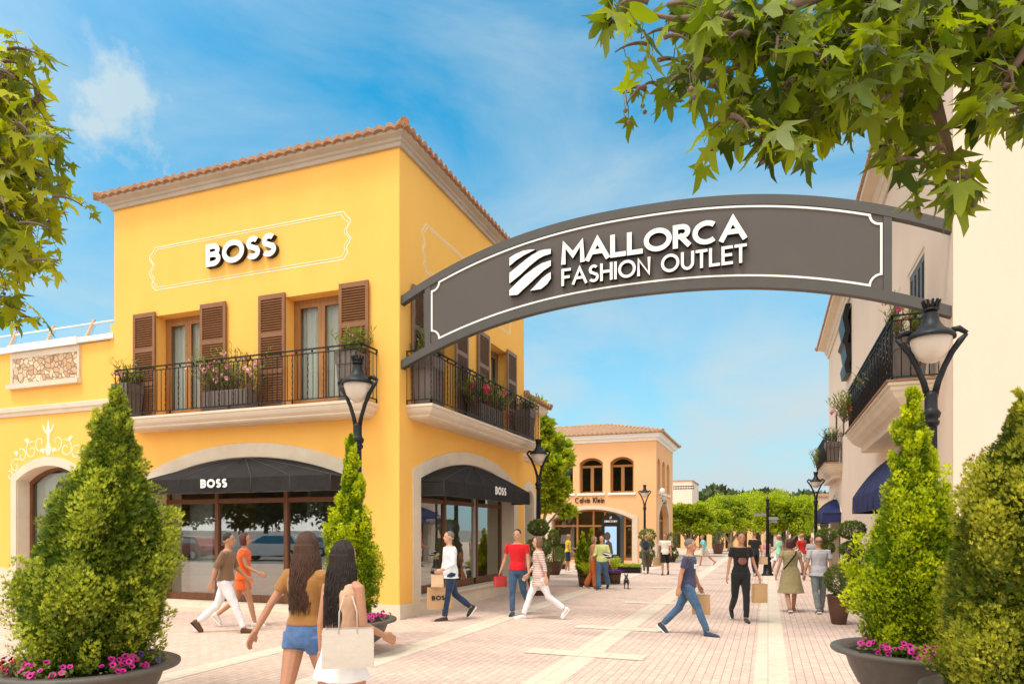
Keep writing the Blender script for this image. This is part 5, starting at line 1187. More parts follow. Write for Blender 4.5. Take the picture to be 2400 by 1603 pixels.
mb.add([(*(a.lerp(b, i / xs)).xy, z) for z in (-1, 12) for i in range(xs + 1)] + [(*(a.lerp(b, i / xs) + Vector((-20, 60, 0))).xy, 13 + 3 * math.sin(i)) for i in range(xs + 1)], [(i + k, i + 1 + k, i + 42 + k, i + 41 + k) for k in (0, 41) for i in range(xs)]); tag(mb.obj('hills', P('scrub_hill', (.07, .09, .035), .95, var=.5, vs=.05, pos=True)), kind='structure')

# topiary
def topiary(name, label, px, d, balls, pot, seed, group=None, n=2600, size=.055, stem=True):
    p = at(px, d); t = thing('topiary', label, 'topiary', (p.x, p.y, 0), 0, group); g = np.random.default_rng(seed); parts = []
    for z, r, rz in balls:
        k = n; q = g.normal(size=(k, 3)); q /= np.linalg.norm(q, axis=1, keepdims=True); rr = g.uniform(.86, 1.04, (k, 1)) * (1 + .05 * np.sin(q[:, :1] * 9 + q[:, 2:] * 11))
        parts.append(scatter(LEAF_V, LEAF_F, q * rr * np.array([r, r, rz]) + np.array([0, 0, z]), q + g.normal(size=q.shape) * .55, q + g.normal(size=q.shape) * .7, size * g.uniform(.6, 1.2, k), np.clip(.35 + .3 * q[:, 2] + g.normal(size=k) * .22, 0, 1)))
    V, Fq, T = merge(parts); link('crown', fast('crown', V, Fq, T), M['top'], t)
    if stem: MB().tube([(0, 0, pot[1] - .05), (0.01, 0, balls[0][0])], [.035, .025], 8).obj('stem', M['bark'], t)
    r, h = pot[0], pot[1]
    mb = MB(); mb.lathe([(0, 0), (r * .55, 0), (r * .62, .02), (r * .85, h * .5), (r * .98, h * .9), (r * 1.05, h - .03), (r * 1.05, h), (r * .92, h), (r * .9, h - .05), (0, h - .05)], (0, 0, 0), 24, close=False); mb.obj('pot', pot[2], t)
    return t
def Z(py, d): return zat(py, d)
topiary('topiary', 'tall two ball topiary behind the man in red, beside the lamp post', 1262, 18.6, [(Z(1236, 18.6), .27, .21), (Z(1283, 18.6), .34, .25), (Z(1335, 18.6), .30, .22)], (.34, .75, M['bpot']), 71, 'ball topiaries in pots', 3200, .05)
topiary('topiary', 'ball topiary in a low pot left of the man in yellow', 1297, 27, [(Z(1262, 27), .20, .34), (Z(1301, 27), .42, .40)], (.38, .5, M['bpot']), 72, 'ball topiaries in pots', 1800, .07)
topiary('topiary', 'small round bush by the far left corner of the orange building', 1318, 31, [(Z(1312, 31), .3, .28)], (.25, .2, M['bpot']), 73, None, 900, .08)
topiary('topiary', 'two ball topiary against the cream wall nearest the navy awning', 1996, 15.3, [(Z(1242, 15.3), .27, .19), (Z(1288, 15.3), .24, .17), (Z(1352, 14.5), .25, .34)], (.24, .55, M['bpot']), 74, 'ball topiaries in pots', 2600, .05)
topiary('topiary', 'pale two ball topiary under the further navy awning behind the man in grey', 1937, 21, [(Z(1254, 21), .27, .19), (Z(1284, 21), .22, .16)], (.26, .6, M['bpot']), 75, 'ball topiaries in pots', 1800, .06)
topiary('topiary', 'round box bush in a tall tapered brown pot beside the man in grey', 1966, 12.9, [(Z(1358, 12.9), .24, .27)], (.21, .55, M['bpot']), 76, 'ball topiaries in pots', 2600, .045, False)
topiary('topiary', 'two ball topiary behind the person with the backpack', 1517, 33, [(Z(1254, 33), .38, .28), (Z(1275, 33), .30, .2), (Z(1300, 33), .34, .3)], (.3, .6, M['bpot']), 77, 'ball topiaries in pots', 900, .09)
topiary('topiary', 'small dark bush in a pot at the foot of the orange building corner', 1574, 37.5, [(Z(1270, 37.5), .25, .5), (Z(1298, 37.5), .34, .3)], (.3, .45, M['bpot']), 78, 'ball topiaries in pots', 700, .09)
topiary('topiary', 'tall climbing shrub in a pot beside the far shop doors', 1683, 50, [(Z(1262, 50), .36, .85)], (.45, .8, M['bpot']), 79, None, 900, .12, False)
# wooden tubs with small thujas and ferns
def tub(px, d, r, h, label):
    p = at(px, d); t = thing('wooden_tub', label, 'planter', (p.x, p.y, 0), 0, 'brown wooden tubs'); mb = MB(); n = 18
    for k in range(n):
        a0_, a1_ = 2 * math.pi * k / n, 2 * math.pi * (k + .93) / n
        mb.add([(rr * math.cos(a), rr * math.sin(a), z) for z, rr in ((0, r * .84), (h, r)) for a in (a0_, a1_)] + [(rr * .9 * math.cos(a), rr * .9 * math.sin(a), z) for z, rr in ((0, r * .84), (h, r)) for a in (a0_, a1_)], [(0, 1, 3, 2), (4, 6, 7, 5), (2, 3, 7, 6), (0, 2, 6, 4), (1, 5, 7, 3)])
    mb.obj('staves', M['barrel'], t)
    for z in (h * .2, h * .8): MB().lathe([(r * (.84 + .16 * z / h) + .004, z - .02), (r * (.84 + .16 * z / h) + .010, z), (r * (.84 + .16 * z / h) + .006, z + .02)], (0, 0, 0), 28, close=False).obj('hoop', M['iron'], t)
    MB().lathe([(0, h - .05), (r * .9, h - .05)], (0, 0, 0), 18, close=False).obj('soil', M['soil'], t)
    return p, t
dT_ = 20.5
def thuja(px, d, r, zb, zt_, label, seed, mat='con2'):
    p = at(px, d); s = thing('thuja', label, 'conifer', (p.x, p.y, zb), 0, 'small thujas in wooden tubs'); h = zt_ - zb
    V, Fq, T = conifer_mesh([(h, .02), (h * .8, r * .45), (h * .55, r * .8), (h * .3, r), (h * .1, r * .9), (0, r * .5)], 70, 40, .06, .22, seed); link('crown', fast('crown', V, Fq, T), M[mat], s)
    MB().tube([(0, 0, 0), (0, 0, h * .7)], [.03, .01], 6).obj('trunk', M['bark'], s)
def fern(px, d, r, z, h, label, seed, mat='young', n=70):
    p = at(px, d); g = np.random.default_rng(seed); s = thing('fern', label, 'plant', (p.x, p.y, z)); C, D, U, S = [], [], [], []
    for i in range(n):
        a = g.uniform(0, 6.28); tl = g.uniform(.15, 1.0)
        for k in range(7):
            f = k / 7; C.append((math.cos(a) * r * tl * f, math.sin(a) * r * tl * f, h * (f - .35 * tl * f * f))); D.append((math.cos(a) + g.normal() * .5, math.sin(a) + g.normal() * .5, 1.1 - f)); U.append(g.normal(size=3)); S.append(.12)
    V, Fq, T = scatter(LANCE_V, LEAF_F, np.array(C), np.array(D), np.array(U), np.array(S), g.uniform(.1, .9, len(C))); link('fronds', fast('fronds', V, Fq, T), M[mat], s); return s
tub(1380, 21.5, .36, .42, 'big brown wooden tub left of the woman in orange trousers'); tub(1402, 22.3, .34, .42, 'brown wooden tub half hidden behind the two women'); tub(1437, 22.5, .27, .42, 'small brown tub with violet flowers right of the woman in jeans')
thuja(1366, 21.7, .30, .38, 1.62, 'left and fuller of the two small thujas in the wooden tubs', 81); thuja(1386, 22.0, .24, .38, 1.74, 'taller slim thuja just left of the woman in orange', 82)
fern(1374, 21.2, .30, .38, .45, 'bright fern spilling over the big wooden tub', 83); fern(1440, 22.4, .22, .38, .65, 'upright green foliage in the tub right of the woman in jeans', 84)
p = at(1442, 22.1); mf, mc = MB(), MB(); g = np.random.default_rng(85)
for i in range(60): a = g.uniform(0, 6.28); r = g.uniform(.12, .30); petunia(mf, mc, (math.cos(a) * r, math.sin(a) * r, g.uniform(0, .08)), (math.cos(a), math.sin(a), 1), .035, g)
vt = thing('violet_flowers', 'violet flowers around the rim of the small brown tub', 'flowers', (p.x, p.y, .42)); o = mf.obj('petal', M['vio'], vt); mc.obj('throat', M['eye'], o)
# low trough
p = at(1471, 28.2); tr = thing('low_trough', 'low dark rectangular trough of clipped greenery beside the directory', 'planter', (p.x, p.y, 0), 0.0)
mb = MB(); mb.box(-.55, .55, -.18, .18, 0, .24); mb.box(-.57, .57, -.20, -.181, .2, .25); mb.obj('box', M['iron'], tr)
g = np.random.default_rng(86); n = 900; C = np.stack([g.uniform(-.54, .54, n), g.uniform(-.17, .17, n), g.uniform(.24, .36, n)], 1); V, Fq, T = scatter(LEAF_V, LEAF_F, C, g.normal(size=(n, 3)) + [0, 0, 1], g.normal(size=(n, 3)), g.uniform(.05, .08, n), g.uniform(.2, 1, n)); link('foliage', fast('foliage', V, Fq, T), M['fic'], tr)

# ------------------------------------------------------------------ balcony plants
def flower_cluster(mb, c, r, g, n=16):
    for i in range(n):
        v = Vector(g.normal(size=3)).normalized(); p = Vector(c) + v * r * g.uniform(.5, 1); u = v.orthogonal().normalized(); w = v.cross(u); s = .020
        for k in range(5):
            a = k * 1.2566; e = u * math.cos(a) + w * math.sin(a); f = u * math.cos(a + .6) + w * math.sin(a + .6); h_ = u * math.cos(a - .6) + w * math.sin(a - .6)
            mb.add([p, p + f * s * .8 + v * .006, p + e * s * 1.5 + v * .012, p + h_ * s * .8 + v * .006], [(0, 1, 2, 3)])
def oleander(loc, w, dpt, h, label, seed, fmat, nfl, dens=1.0, axis=0, scraggy=False):
    g = np.random.default_rng(seed); t = thing('oleander', label, 'plant', loc, 0, 'oleanders on the balconies'); C, D, U, S = [], [], [], []; st = MB(); tips = []
    n = int(26 * dens * max(1, w / .5))
    for i in range(n):
        x, y = g.uniform(-w / 2, w / 2) * .8, g.uniform(-dpt / 2, dpt / 2) * .7
        if axis: x, y = y, x
        ln = h * g.uniform(.45, 1.05); tilt = Vector((g.normal() * .30, g.normal() * .30, 1)).normalized(); b = Vector((x, y, -.05)); e = b + tilt * ln + Vector((x * .35, y * .35, 0))
        m_ = b.lerp(e, .5) - Vector((x * .1, y * .1, 0)); st.tube([b, m_, e], [.008, .006, .003], 4, caps=False); tips.append(e)
        for k in range(int((14 if not scraggy else 4))):
            f = g.uniform(.2, 1.0); p = b.lerp(e, f) if f > .5 else b.lerp(m_, f * 2); a = g.uniform(0, 6.28)
            C.append(p); D.append((math.cos(a), math.sin(a), .55 + .5 * f + g.normal() * .2)); U.append((g.normal() * .3, g.normal() * .3, 1)); S.append(g.uniform(.10, .17))
    V, Fq, T = scatter(LANCE_V, LEAF_F, np.array([tuple(c) for c in C]), np.array(D), np.array(U), np.array(S), g.uniform(0, 1, len(C))); link('leaves', fast('leaves', V, Fq, T), M['ole'], t); st.obj('stems', M['bark'], t)
    if nfl:
        fm = MB()
        for i in range(nfl):
            e = tips[int(g.integers(len(tips)))]; flower_cluster(fm, e + Vector(g.normal(size=3)) * .05 - Vector((0, 0, g.uniform(0, h * .4))), .055, g)
        fm.obj('blossom', M[fmat], t)
    return t
def tall_pot(loc, r, h, label, rz=0):
    t = thing('tall_planter', label, 'planter', loc, rz, 'tapered planters on the balconies'); mb = MB()
    def sq(z, a): return [(-a, -a, z), (a, -a, z), (a, a, z), (-a, a, z)]
    L_ = [(0, r * .76), (h * .74, r * .93), (h * .75, r), (h, r * 1.02), (h, r * .9), (h - .06, r * .88)]; vs = [p for z, a in L_ for p in sq(z, a)]
    mb.add(vs, [(i * 4 + k, i * 4 + (k + 1) % 4, (i + 1) * 4 + (k + 1) % 4, (i + 1) * 4 + k) for i in range(5) for k in range(4)] + [(20, 21, 22, 23), (3, 2, 1, 0)]); mb.obj('pot', M['pot'], t); return t
def trough(loc, w, dpt, h, label, axis=0):
    t = thing('long_planter', label, 'planter', loc, 0, 'long planters on the balconies'); mb = MB(); a, b = (w / 2, dpt / 2) if not axis else (dpt / 2, w / 2)
    mb.box(-a, a, -b, b, .05, h); mb.box(-a * .92, a * .92, -b * .9, b * .9, 0, .05)
    n = int(w / .09)
    for i in range(n):
        u = -w / 2 + .05 + i * (w - .1) / max(1, n - 1)
        for s in (-1, 1):
            if not axis: mb.box(u - .028, u + .028, s * b - (0 if s > 0 else .014), s * b + (.014 if s > 0 else 0), .09, h - .03)
            else: mb.box(s * a - (0 if s > 0 else .014), s * a + (.014 if s > 0 else 0), u - .028, u + .028, .09, h - .03)
    mb.obj('box', M['pot'], t); return t
yb = Y0 - .30; bx = onY(yb, 300, 0).x; tall_pot((bx, yb, ZF), .235, .80, 'tall taupe planter at the left end of the front balcony'); oleander((bx, yb, ZF + .78), .42, .3, .62, 'leafy shrub in the planter at the left end of the front balcony', 91, 'pink', 2, 1.3)
bx = onY(yb, 541, 0).x; trough((bx, yb - .02, ZF), 1.18, .34, .44, 'long ribbed planter in the middle of the front balcony'); oleander((bx, yb - .02, ZF + .42), 1.55, .34, 1.0, 'pink flowering oleander in the long planter of the front balcony', 92, 'pink', 30, 1.25)
bx = onY(yb, 826, 0).x; tall_pot((bx - .02, yb, ZF), .225, .98, 'tall taupe planter at the right end of the front balcony behind the lamp'); oleander((bx - .02, yb, ZF + .96), .45, .35, .62, 'leafy shrub in the planter at the right end of the front balcony', 93, 'pink', 2, 1.5)
xb = X0 + .30
by = onX(xb, 998, 0).y; tall_pot((xb, 12.50, ZF), .25, 1.0, 'tall taupe planter at the near end of the side balcony'); oleander((xb, 12.50, ZF + .98), .5, .4, .70, 'leafy shrub in the planter at the near end of the side balcony', 94, 'pink', 1, 1.3)
by = onX(xb, 1140, 0).y; trough((xb, by, ZF), 1.5, .34, .5, 'long ribbed planter in the middle of the side balcony', 1); oleander((xb, by, ZF + .45), 2.4, .35, .80, 'red flowering oleander in the long planter of the side balcony', 95, 'hot', 24, 1.3, 1)
tall_pot((xb, 18.45, ZF), .25, .9, 'tall taupe planter at the far end of the side balcony'); oleander((xb, 18.45, ZF + .88), .45, .4, .6, 'leafy shrub in the planter at the far end of the side balcony', 96, 'pink', 4, 1.2)
xr = XR - .36
tall_pot((xr, 13.1, 4.24), .25, .72, 'taupe planter at the near end of the cream building balcony'); oleander((xr, 13.1, 4.94), .5, .4, .75, 'red tipped shrub at the near end of the cream building balcony', 97, 'hot', 5, 1.2)
trough((xr, 15.9, 4.24), 1.4, .34, .5, 'long planter in the middle of the cream building balcony', 1); oleander((xr - .1, 15.9, 4.7), 1.9, .4, .7, 'dry shrub in the middle of the cream building balcony', 98, 'pink', 8, 1, 1, True)
oleander((xr - .30, 18.6, 4.5), .8, .5, .8, 'crimson flowering oleander at the far end of the near cream balcony', 99, 'hot', 12, 1.5, 1); tall_pot((xr, 18.8, 4.24), .22, .6, 'taupe planter at the far end of the near cream balcony')
tall_pot((XR - .3, 28.5, 4.29), .26, .8, 'taupe planter on the further cream balcony'); oleander((XR - .3, 28.5, 5.08), .5, .4, .7, 'leafy shrub on the further cream balcony', 100, 'pink', 3, 1.4)
trough((XR - .35, 32.4, 4.29), 1.2, .32, .4, 'long planter at the far end of the further cream balcony', 1); oleander((XR - .5, 32.6, 4.55), 1.4, .4, .8, 'reddish shrub trailing off the far end of the further cream balcony', 101, 'hot', 8, 1.2, 1)

# ------------------------------------------------------------------ lamps, signpost, directory
def lamp(px, d, ztop, label, sw=1.0):
    p = at(px, d); k = ztop / 4.35; t = thing('street_lamp', label, 'street lamp', (p.x, p.y, 0), 0, 'black street lamps with twin arms'); t.scale = (k * sw, k * sw, k)
    mb = MB(); mb.lathe([(0, 0), (.20, 0), (.20, .05), (.17, .08), (.15, .12), (.14, .5), (.11, .56), (.13, .60), (.13, .64), (.085, .68), (.075, .74)], (0, 0, 0), 20); mb.obj('base', M['lampmet'], t)
    n = 16; mb = MB(); pr = [(.070, .74), (.066, 2.0), (.060, 2.96)]; vs = [(r * (1 if j % 2 else .88) * math.cos(2 * math.pi * j / 32), r * (1 if j % 2 else .88) * math.sin(2 * math.pi * j / 32), z) for r, z in pr for j in range(32)]
    mb.add(vs, [(i * 32 + j, i * 32 + (j + 1) % 32, (i + 1) * 32 + (j + 1) % 32, (i + 1) * 32 + j) for i in range(2) for j in range(32)]); mb.obj('pole', M['lampmet'], t)
    mb = MB(); mb.lathe([(.06, 2.95), (.085, 2.98), (.085, 3.01), (.068, 3.03), (.09, 3.06), (.10, 3.10), (.075, 3.14), (.066, 3.16), (.066, 3.30), (.055, 3.34), (0, 3.36)], (0, 0, 0), 18); mb.obj('collar', M['lampmet'], t)
    for s in (-1, 1):
        mb = MB(); pts = [(s * .03, 0, 3.28), (s * .07, 0, 3.45), (s * .13, 0, 3.62), (s * .205, 0, 3.78), (s * .285, 0, 3.90), (s * .345, 0, 3.965)]
        mb.tube(pts, [.038, .034, .032, .032, .034, .020], 8, sy=.8); mb.tube([(s * .350, 0, 3.972), (s * .27, 0, 4.03), (s * .20, 0, 4.02)], [.022, .036, .03], 8, sx=.7)
        mb.obj('arm', M['lampmet'], t)
    mb = MB(); mb.lathe([(.228, 3.93), (.242, 3.935), (.244, 3.96), (.228, 3.985), (.20, 4.01), (.14, 4.05), (.10, 4.10), (.078, 4.16), (.07, 4.22), (.066, 4.25), (.0, 4.25)], (0, 0, 0), 32, close=False); mb.lathe([(.245, 3.93), (.235, 3.95), (0, 3.99)], (0, 0, 0), 32, close=False); mb.obj('hood', M['lampmet'], t)
    mb = MB(); mb.lathe([(.0, 4.245), (.085, 4.245), (.09, 4.265), (.075, 4.275), (.0, 4.275)], (0, 0, 0), 20)
    for j in range(12): a = 2 * math.pi * j / 12; mb.obox((.08 * math.cos(a), .08 * math.sin(a), 4.315), (.010 * math.cos(a), .010 * math.sin(a), .003), (-.012 * math.sin(a), .012 * math.cos(a), 0), (.012 * math.cos(a), .012 * math.sin(a), .045))
    mb.lathe([(.058, 4.27), (.065, 4.33), (0, 4.33)], (0, 0, 0), 14); mb.obj('crown_finial', M['iron'], t)
    mb = MB(); mb.lathe([(.210, 3.935), (.204, 3.90), (.185, 3.83), (.165, 3.77), (.115, 3.71), (.06, 3.675), (.0, 3.662)], (0, 0, 0), 32, close=False); mb.obj('globe', M['globe'], t)
    return t
lamp(838, 10.7, 4.48, 'black street lamp behind the slim conifer, in front of the front balcony')
lamp(2182, 7.6, 4.31, 'large black street lamp at right in front of the cream building')
lamp(1262, 18.9, 4.27, 'black street lamp at the far end of the side balcony')
lamp(1511, 35, 4.07, 'small distant black street lamp near the orange building corner')
lamp(1912, 27.5, 4.1, 'black street lamp under the further cream balcony')
p = at(1799, 26.6); t = thing('signpost', 'slim black signpost with grey finger signs standing on the central stone strip', 'signpost', (p.x, p.y, 0))
MB().lathe([(0, 0), (.22, 0), (.22, .06), (.17, .09), (.14, .5), (.10, .58), (.14, .62), (.14, .68), (.08, .74), (.07, .8), (.055, 2.55), (.09, 2.58), (.05, 2.64), (.05, 2.9), (.09, 2.93), (.05, 2.97), (.0, 3.12)], (0, 0, 0), 18).obj('pole', M['iron'], t)
for z, a, w in ((2.36, 15, -.52), (2.22, -30, .45), (2.10, 10, .35)):
    q = MB(); e = Vector((math.cos(R(a)), math.sin(R(a)), 0)); q.obox(e * w / 2 + Vector((0, 0, z)), e * abs(w) / 2, Vector((-e.y, e.x, 0)) * .015, (0, 0, .055)); q.obj('finger_sign', P('finger_sign_grey', (.26, .27, .28), .5), t)
# directory totem
p = at(1436, 29.6); W_ = .86; t = thing('directory_totem', 'tall black directory totem with an arched top and a pale blue screen', 'information totem', (p.x, p.y, 0), R(-9))
tq = lambda u, v, d: (u, d, v)
mb = MB(); body = [(-W_ / 2, 0), (-W_ / 2, 2.22)] + [(u, z) for u, z in arcline(-W_ / 2 + .05, W_ / 2 - .05, 2.30, 2.50, 12)] + [(W_ / 2, 2.22), (W_ / 2, 0)]
mb.prism(body, tq, -.22, .22); mb.obj('body', P('totem_black', (.018, .018, .02), .35), t)
MB().box(-W_ / 2 + .1, W_ / 2 - .1, -.236, -.221, .62, 2.02).obj('bezel', M['lside'], t)
sm = bpy.data.materials.new('screen'); sm.use_nodes = True; b_ = sm.node_tree.nodes['Principled BSDF']; b_.inputs['Base Color'].default_value = (.05, .07, .10, 1); b_.inputs['Emission Color'].default_value = (.22, .33, .46, 1); b_.inputs['Emission Strength'].default_value = .8
sc_ = MB().box(-W_ / 2 + .16, W_ / 2 - .16, -.243, -.237, .72, 1.92).obj('screen', sm, t)
mb = MB(); mb.prism([(-.15 + .15 * math.cos(a), 1.50 + .19 * math.sin(a)) for a in np.linspace(0, 6, 16)] + [], tq, -.247, -.244); mb.prism([(-.3, .74), (.12, .74), (.05, 1.2), (-.1, 1.34), (-.25, 1.2)], tq, -.249, -.2465); mb.obj('picture', P('screen_picture', (.10, .065, .05), .5), sc_)
mb = MB(); text(mb, 'DIRECTORY', tfY(-.29, -.226, 2.10), .085, .02, .012, .58, 0, .004); text(mb, 'MALLORCA', tfY(-.12, -.226, .50), .07, .016, .008, .40, 0, .004); text(mb, 'FASHION OUTLET', tfY(-.12, -.226, .42), .05, .011, .008, .40, 0, .004)
for k in range(3): mb.prism([(-.05, 2.24 + .035 * k), (.04, 2.275 + .035 * k), (.04, 2.295 + .035 * k), (-.05, 2.26 + .035 * k)], tq, -.226, -.222)
mb.obj('lettering', [M['white'], M['white']], t)
# wall camera and hanging items on the orange building
p = Vector((XC + .25, YC + .3, zat(1150, 35.5))); t = thing('security_camera', 'white camera housing on the corner of the orange building', 'camera', p)
MB().tube([(-.28, .1, 0), (-.1, 0, .05), (.0, -.1, 0)], .04, 8).obj('bracket', M['white'], t); MB().lathe([(0, -.12), (.10, -.1), (.13, 0), (.13, .1), (.08, .16), (0, .18)], (.05, -.15, 0), 14, close=False).obj('housing', M['white'], t)
# mannequins behind the side window
def mannequin(x, y, label, coat, seed):
    t = thing('mannequin', label, 'mannequin', (x, y, .15), R(90), 'mannequins in the shop window'); mb = MB()
    mb.lathe([(0, 0), (.16, 0), (.16, .02), (.02, .03), (.02, .75), (.16, .78), (.19, .95), (.20, 1.15), (.21, 1.35), (.20, 1.45), (.10, 1.52), (.05, 1.56), (.05, 1.62)], (0, 0, 0), 20, sy=.6); mb.obj('torso', coat, t)
    mb = MB()
    for s in (-1, 1): mb.tube([(s * .2, 0, 1.45), (s * .27, .02, 1.15), (s * .25, .1, .88)], [.06, .055, .045], 8)
    mb.obj('sleeves', coat, t); MB().lathe([(0, 1.6), (.06, 1.62), (.085, 1.70), (.085, 1.78), (.06, 1.86), (0, 1.88)], (0, 0, 0), 14, close=False).obj('head', M['panelw'] if seed else M['lside'], t)
    if not seed: MB().lathe([(.17, 1.80), (.12, 1.815), (.09, 1.82), (.085, 1.9), (0, 1.93)], (0, 0, 0), 16, close=False).obj('hat', P('felt_hat', (.12, .07, .05), .9), t)
dk = P('dark_coat', (.018, .020, .022), .85); lb = P('light_blue_shirt', (.35, .45, .50), .8)
mannequin(XG - .8, onX(XG - .8, 1088, 0).y, 'dark suited mannequin with a hat in the middle of the side shop window', dk, 0)
mannequin(XG - .9, onX(XG - .9, 1140, 0).y, 'mannequin in a dark jacket in the right pane of the side shop window', dk, 1)
mannequin(XG - .7, onX(XG - .7, 1002, 0).y, 'mannequin in a pale blue shirt at the near end of the side shop window', lb, 1)
# white display board behind the front window
a, b = onY(YG + .6, 446, 0).x, onY(YG + .6, 498, 0).x
tag(MB().box(a, b, YG + .6, YG + .64, .3, onY(YG + .6, 460, 1177).z).obj('display_board', M['panelw']), 'white display board standing behind the left pane of the front shop window', 'display board')
# ------------------------------------------------------------------ people
_tmp = None
def voxel(mb, name, vox, smooth=6, wrinkle=0, ws=9, fac=.5):
    """union of closed pieces -> one continuous smooth surface"""
    me = mb.mesh(name + '_raw'); o = bpy.data.objects.new('tmp', me); COL.objects.link(o)
    r = o.modifiers.new('r', 'REMESH'); r.mode = 'VOXEL'; r.voxel_size = vox; r.use_smooth_shade = True
    if smooth: s = o.modifiers.new('s', 'SMOOTH'); s.factor = fac; s.iterations = smooth
    dg = bpy.context.evaluated_depsgraph_get(); out_ = bpy.data.meshes.new_from_object(o.evaluated_get(dg)); out_.name = name
    bpy.data.objects.remove(o); bpy.data.meshes.remove(me)
    if wrinkle:
        n = len(out_.vertices); co = np.empty(n * 3, np.float32); no = np.empty(n * 3, np.float32); out_.vertices.foreach_get('co', co); out_.vertices.foreach_get('normal', no)
        co = co.reshape(-1, 3); no = no.reshape(-1, 3)
        w_ = np.array([noise.noise(Vector((c[0] * ws, c[1] * ws, c[2] * ws * .55))) + .5 * noise.noise(Vector((c[0] * ws * 2.3, c[1] * ws * 2.3, c[2] * ws * 1.6))) for c in co])
        out_.vertices.foreach_set('co', (co + no * (w_ * wrinkle)[:, None]).ravel()); out_.update()
    out_.polygons.foreach_set('use_smooth', [True] * len(out_.polygons))
    return out_
def ell(mb, c, r, n=12, m=8, rot=None):
    c = Vector(c); vs = [(0, 0, -1)]
    for i in range(1, m):
        a = math.pi * i / m - math.pi / 2
        for j in range(n): b = 2 * math.pi * j / n; vs.append((math.cos(a) * math.cos(b), math.cos(a) * math.sin(b), math.sin(a)))
    vs.append((0, 0, 1)); fs = [(0, 1 + (j + 1) % n, 1 + j) for j in range(n)]
    fs += [(1 + i * n + j, 1 + i * n + (j + 1) % n, 1 + (i + 1) * n + (j + 1) % n, 1 + (i + 1) * n + j) for i in range(m - 2) for j in range(n)]
    fs += [(1 + (m - 2) * n + j, 1 + (m - 2) * n + (j + 1) % n, len(vs) - 1) for j in range(n)]
    out_ = []
    for v in vs:
        q = Vector((v[0] * r[0], v[1] * r[1], v[2] * r[2]))
        if rot: q.rotate(rot)
        out_.append(c + q)
    mb.add(out_, fs)
def capz(mb, pts, rs, n=10, sx=1, sy=1):
    mb.tube(pts, list(rs), n, sx=sx, sy=sy)
    for p, r in ((pts[0], rs[0]), (pts[-1], rs[-1])): ell(mb, p, (r, r, r), 8, 6)
def loft(mb, rings, n=20):
    """rings: (cx,cy,z,rx,ry)"""
    vs = [(c[0] + c[3] * math.cos(2 * math.pi * j / n), c[1] + c[4] * math.sin(2 * math.pi * j / n), c[2]) for c in rings for j in range(n)]; k = len(rings)
    mb.add(vs, [(i * n + j, i * n + (j + 1) % n, (i + 1) * n + (j + 1) % n, (i + 1) * n + j) for i in range(k - 1) for j in range(n)] + [tuple(reversed(range(n))), tuple((k - 1) * n + j for j in range(n))])
SKIN = {'light': (.62, .34, .22), 'tan': (.50, .25, .15)}
for k, v in SKIN.items():
    m = P('skin_' + k, v, .55, var=.12, vs=12, spec=.35); b = m.node_tree.nodes['Principled BSDF']; b.inputs['Subsurface Weight'].default_value = .08; b.inputs['Subsurface Radius'].default_value = (.02, .008, .004); M['skin_' + k] = m
def cloth(name, col, **k):
    if name not in M: M[name] = P(name, col, .85, var=k.get('var', .18), vs=k.get('vs', 5), bump=.35, bs=k.get('bs', 14), spec=.2, sheen=.2)
    return M[name]
def striped(name, c1, c2, sc, axis=2, duty=.5):
    m = P(name, c1, .85); t = m.node_tree; b = t.nodes['Principled BSDF']; c = N(t, 'ShaderNodeTexCoord'); s = N(t, 'ShaderNodeSeparateXYZ'); t.links.new(c.outputs['Object'], s.inputs[0])
    a = N(t, 'ShaderNodeMath', operation='MULTIPLY'); a.inputs[1].default_value = sc; f = N(t, 'ShaderNodeMath', operation='FRACT'); g_ = N(t, 'ShaderNodeMath', operation='GREATER_THAN'); g_.inputs[1].default_value = duty
    t.links.new(s.outputs[axis], a.inputs[0]); t.links.new(a.outputs[0], f.inputs[0]); t.links.new(f.outputs[0], g_.inputs[0]); x = N(t, 'ShaderNodeMix', data_type='RGBA'); x.inputs[6].default_value = (*c1, 1); x.inputs[7].default_value = (*c2, 1)
    t.links.new(g_.outputs[0], x.inputs[0]); t.links.new(x.outputs[2], b.inputs['Base Color']); M[name] = m; return m
def HAIR(name, c):
    if name not in M: M[name] = P(name, c, .42, var=.45, vs=30, bump=.6, bs=60, stretch=(4, 4, .35), spec=.4)
    return M[name]
def rx(v, deg): v = Vector(v); v.rotate(Euler((R(deg), 0, 0))); return v
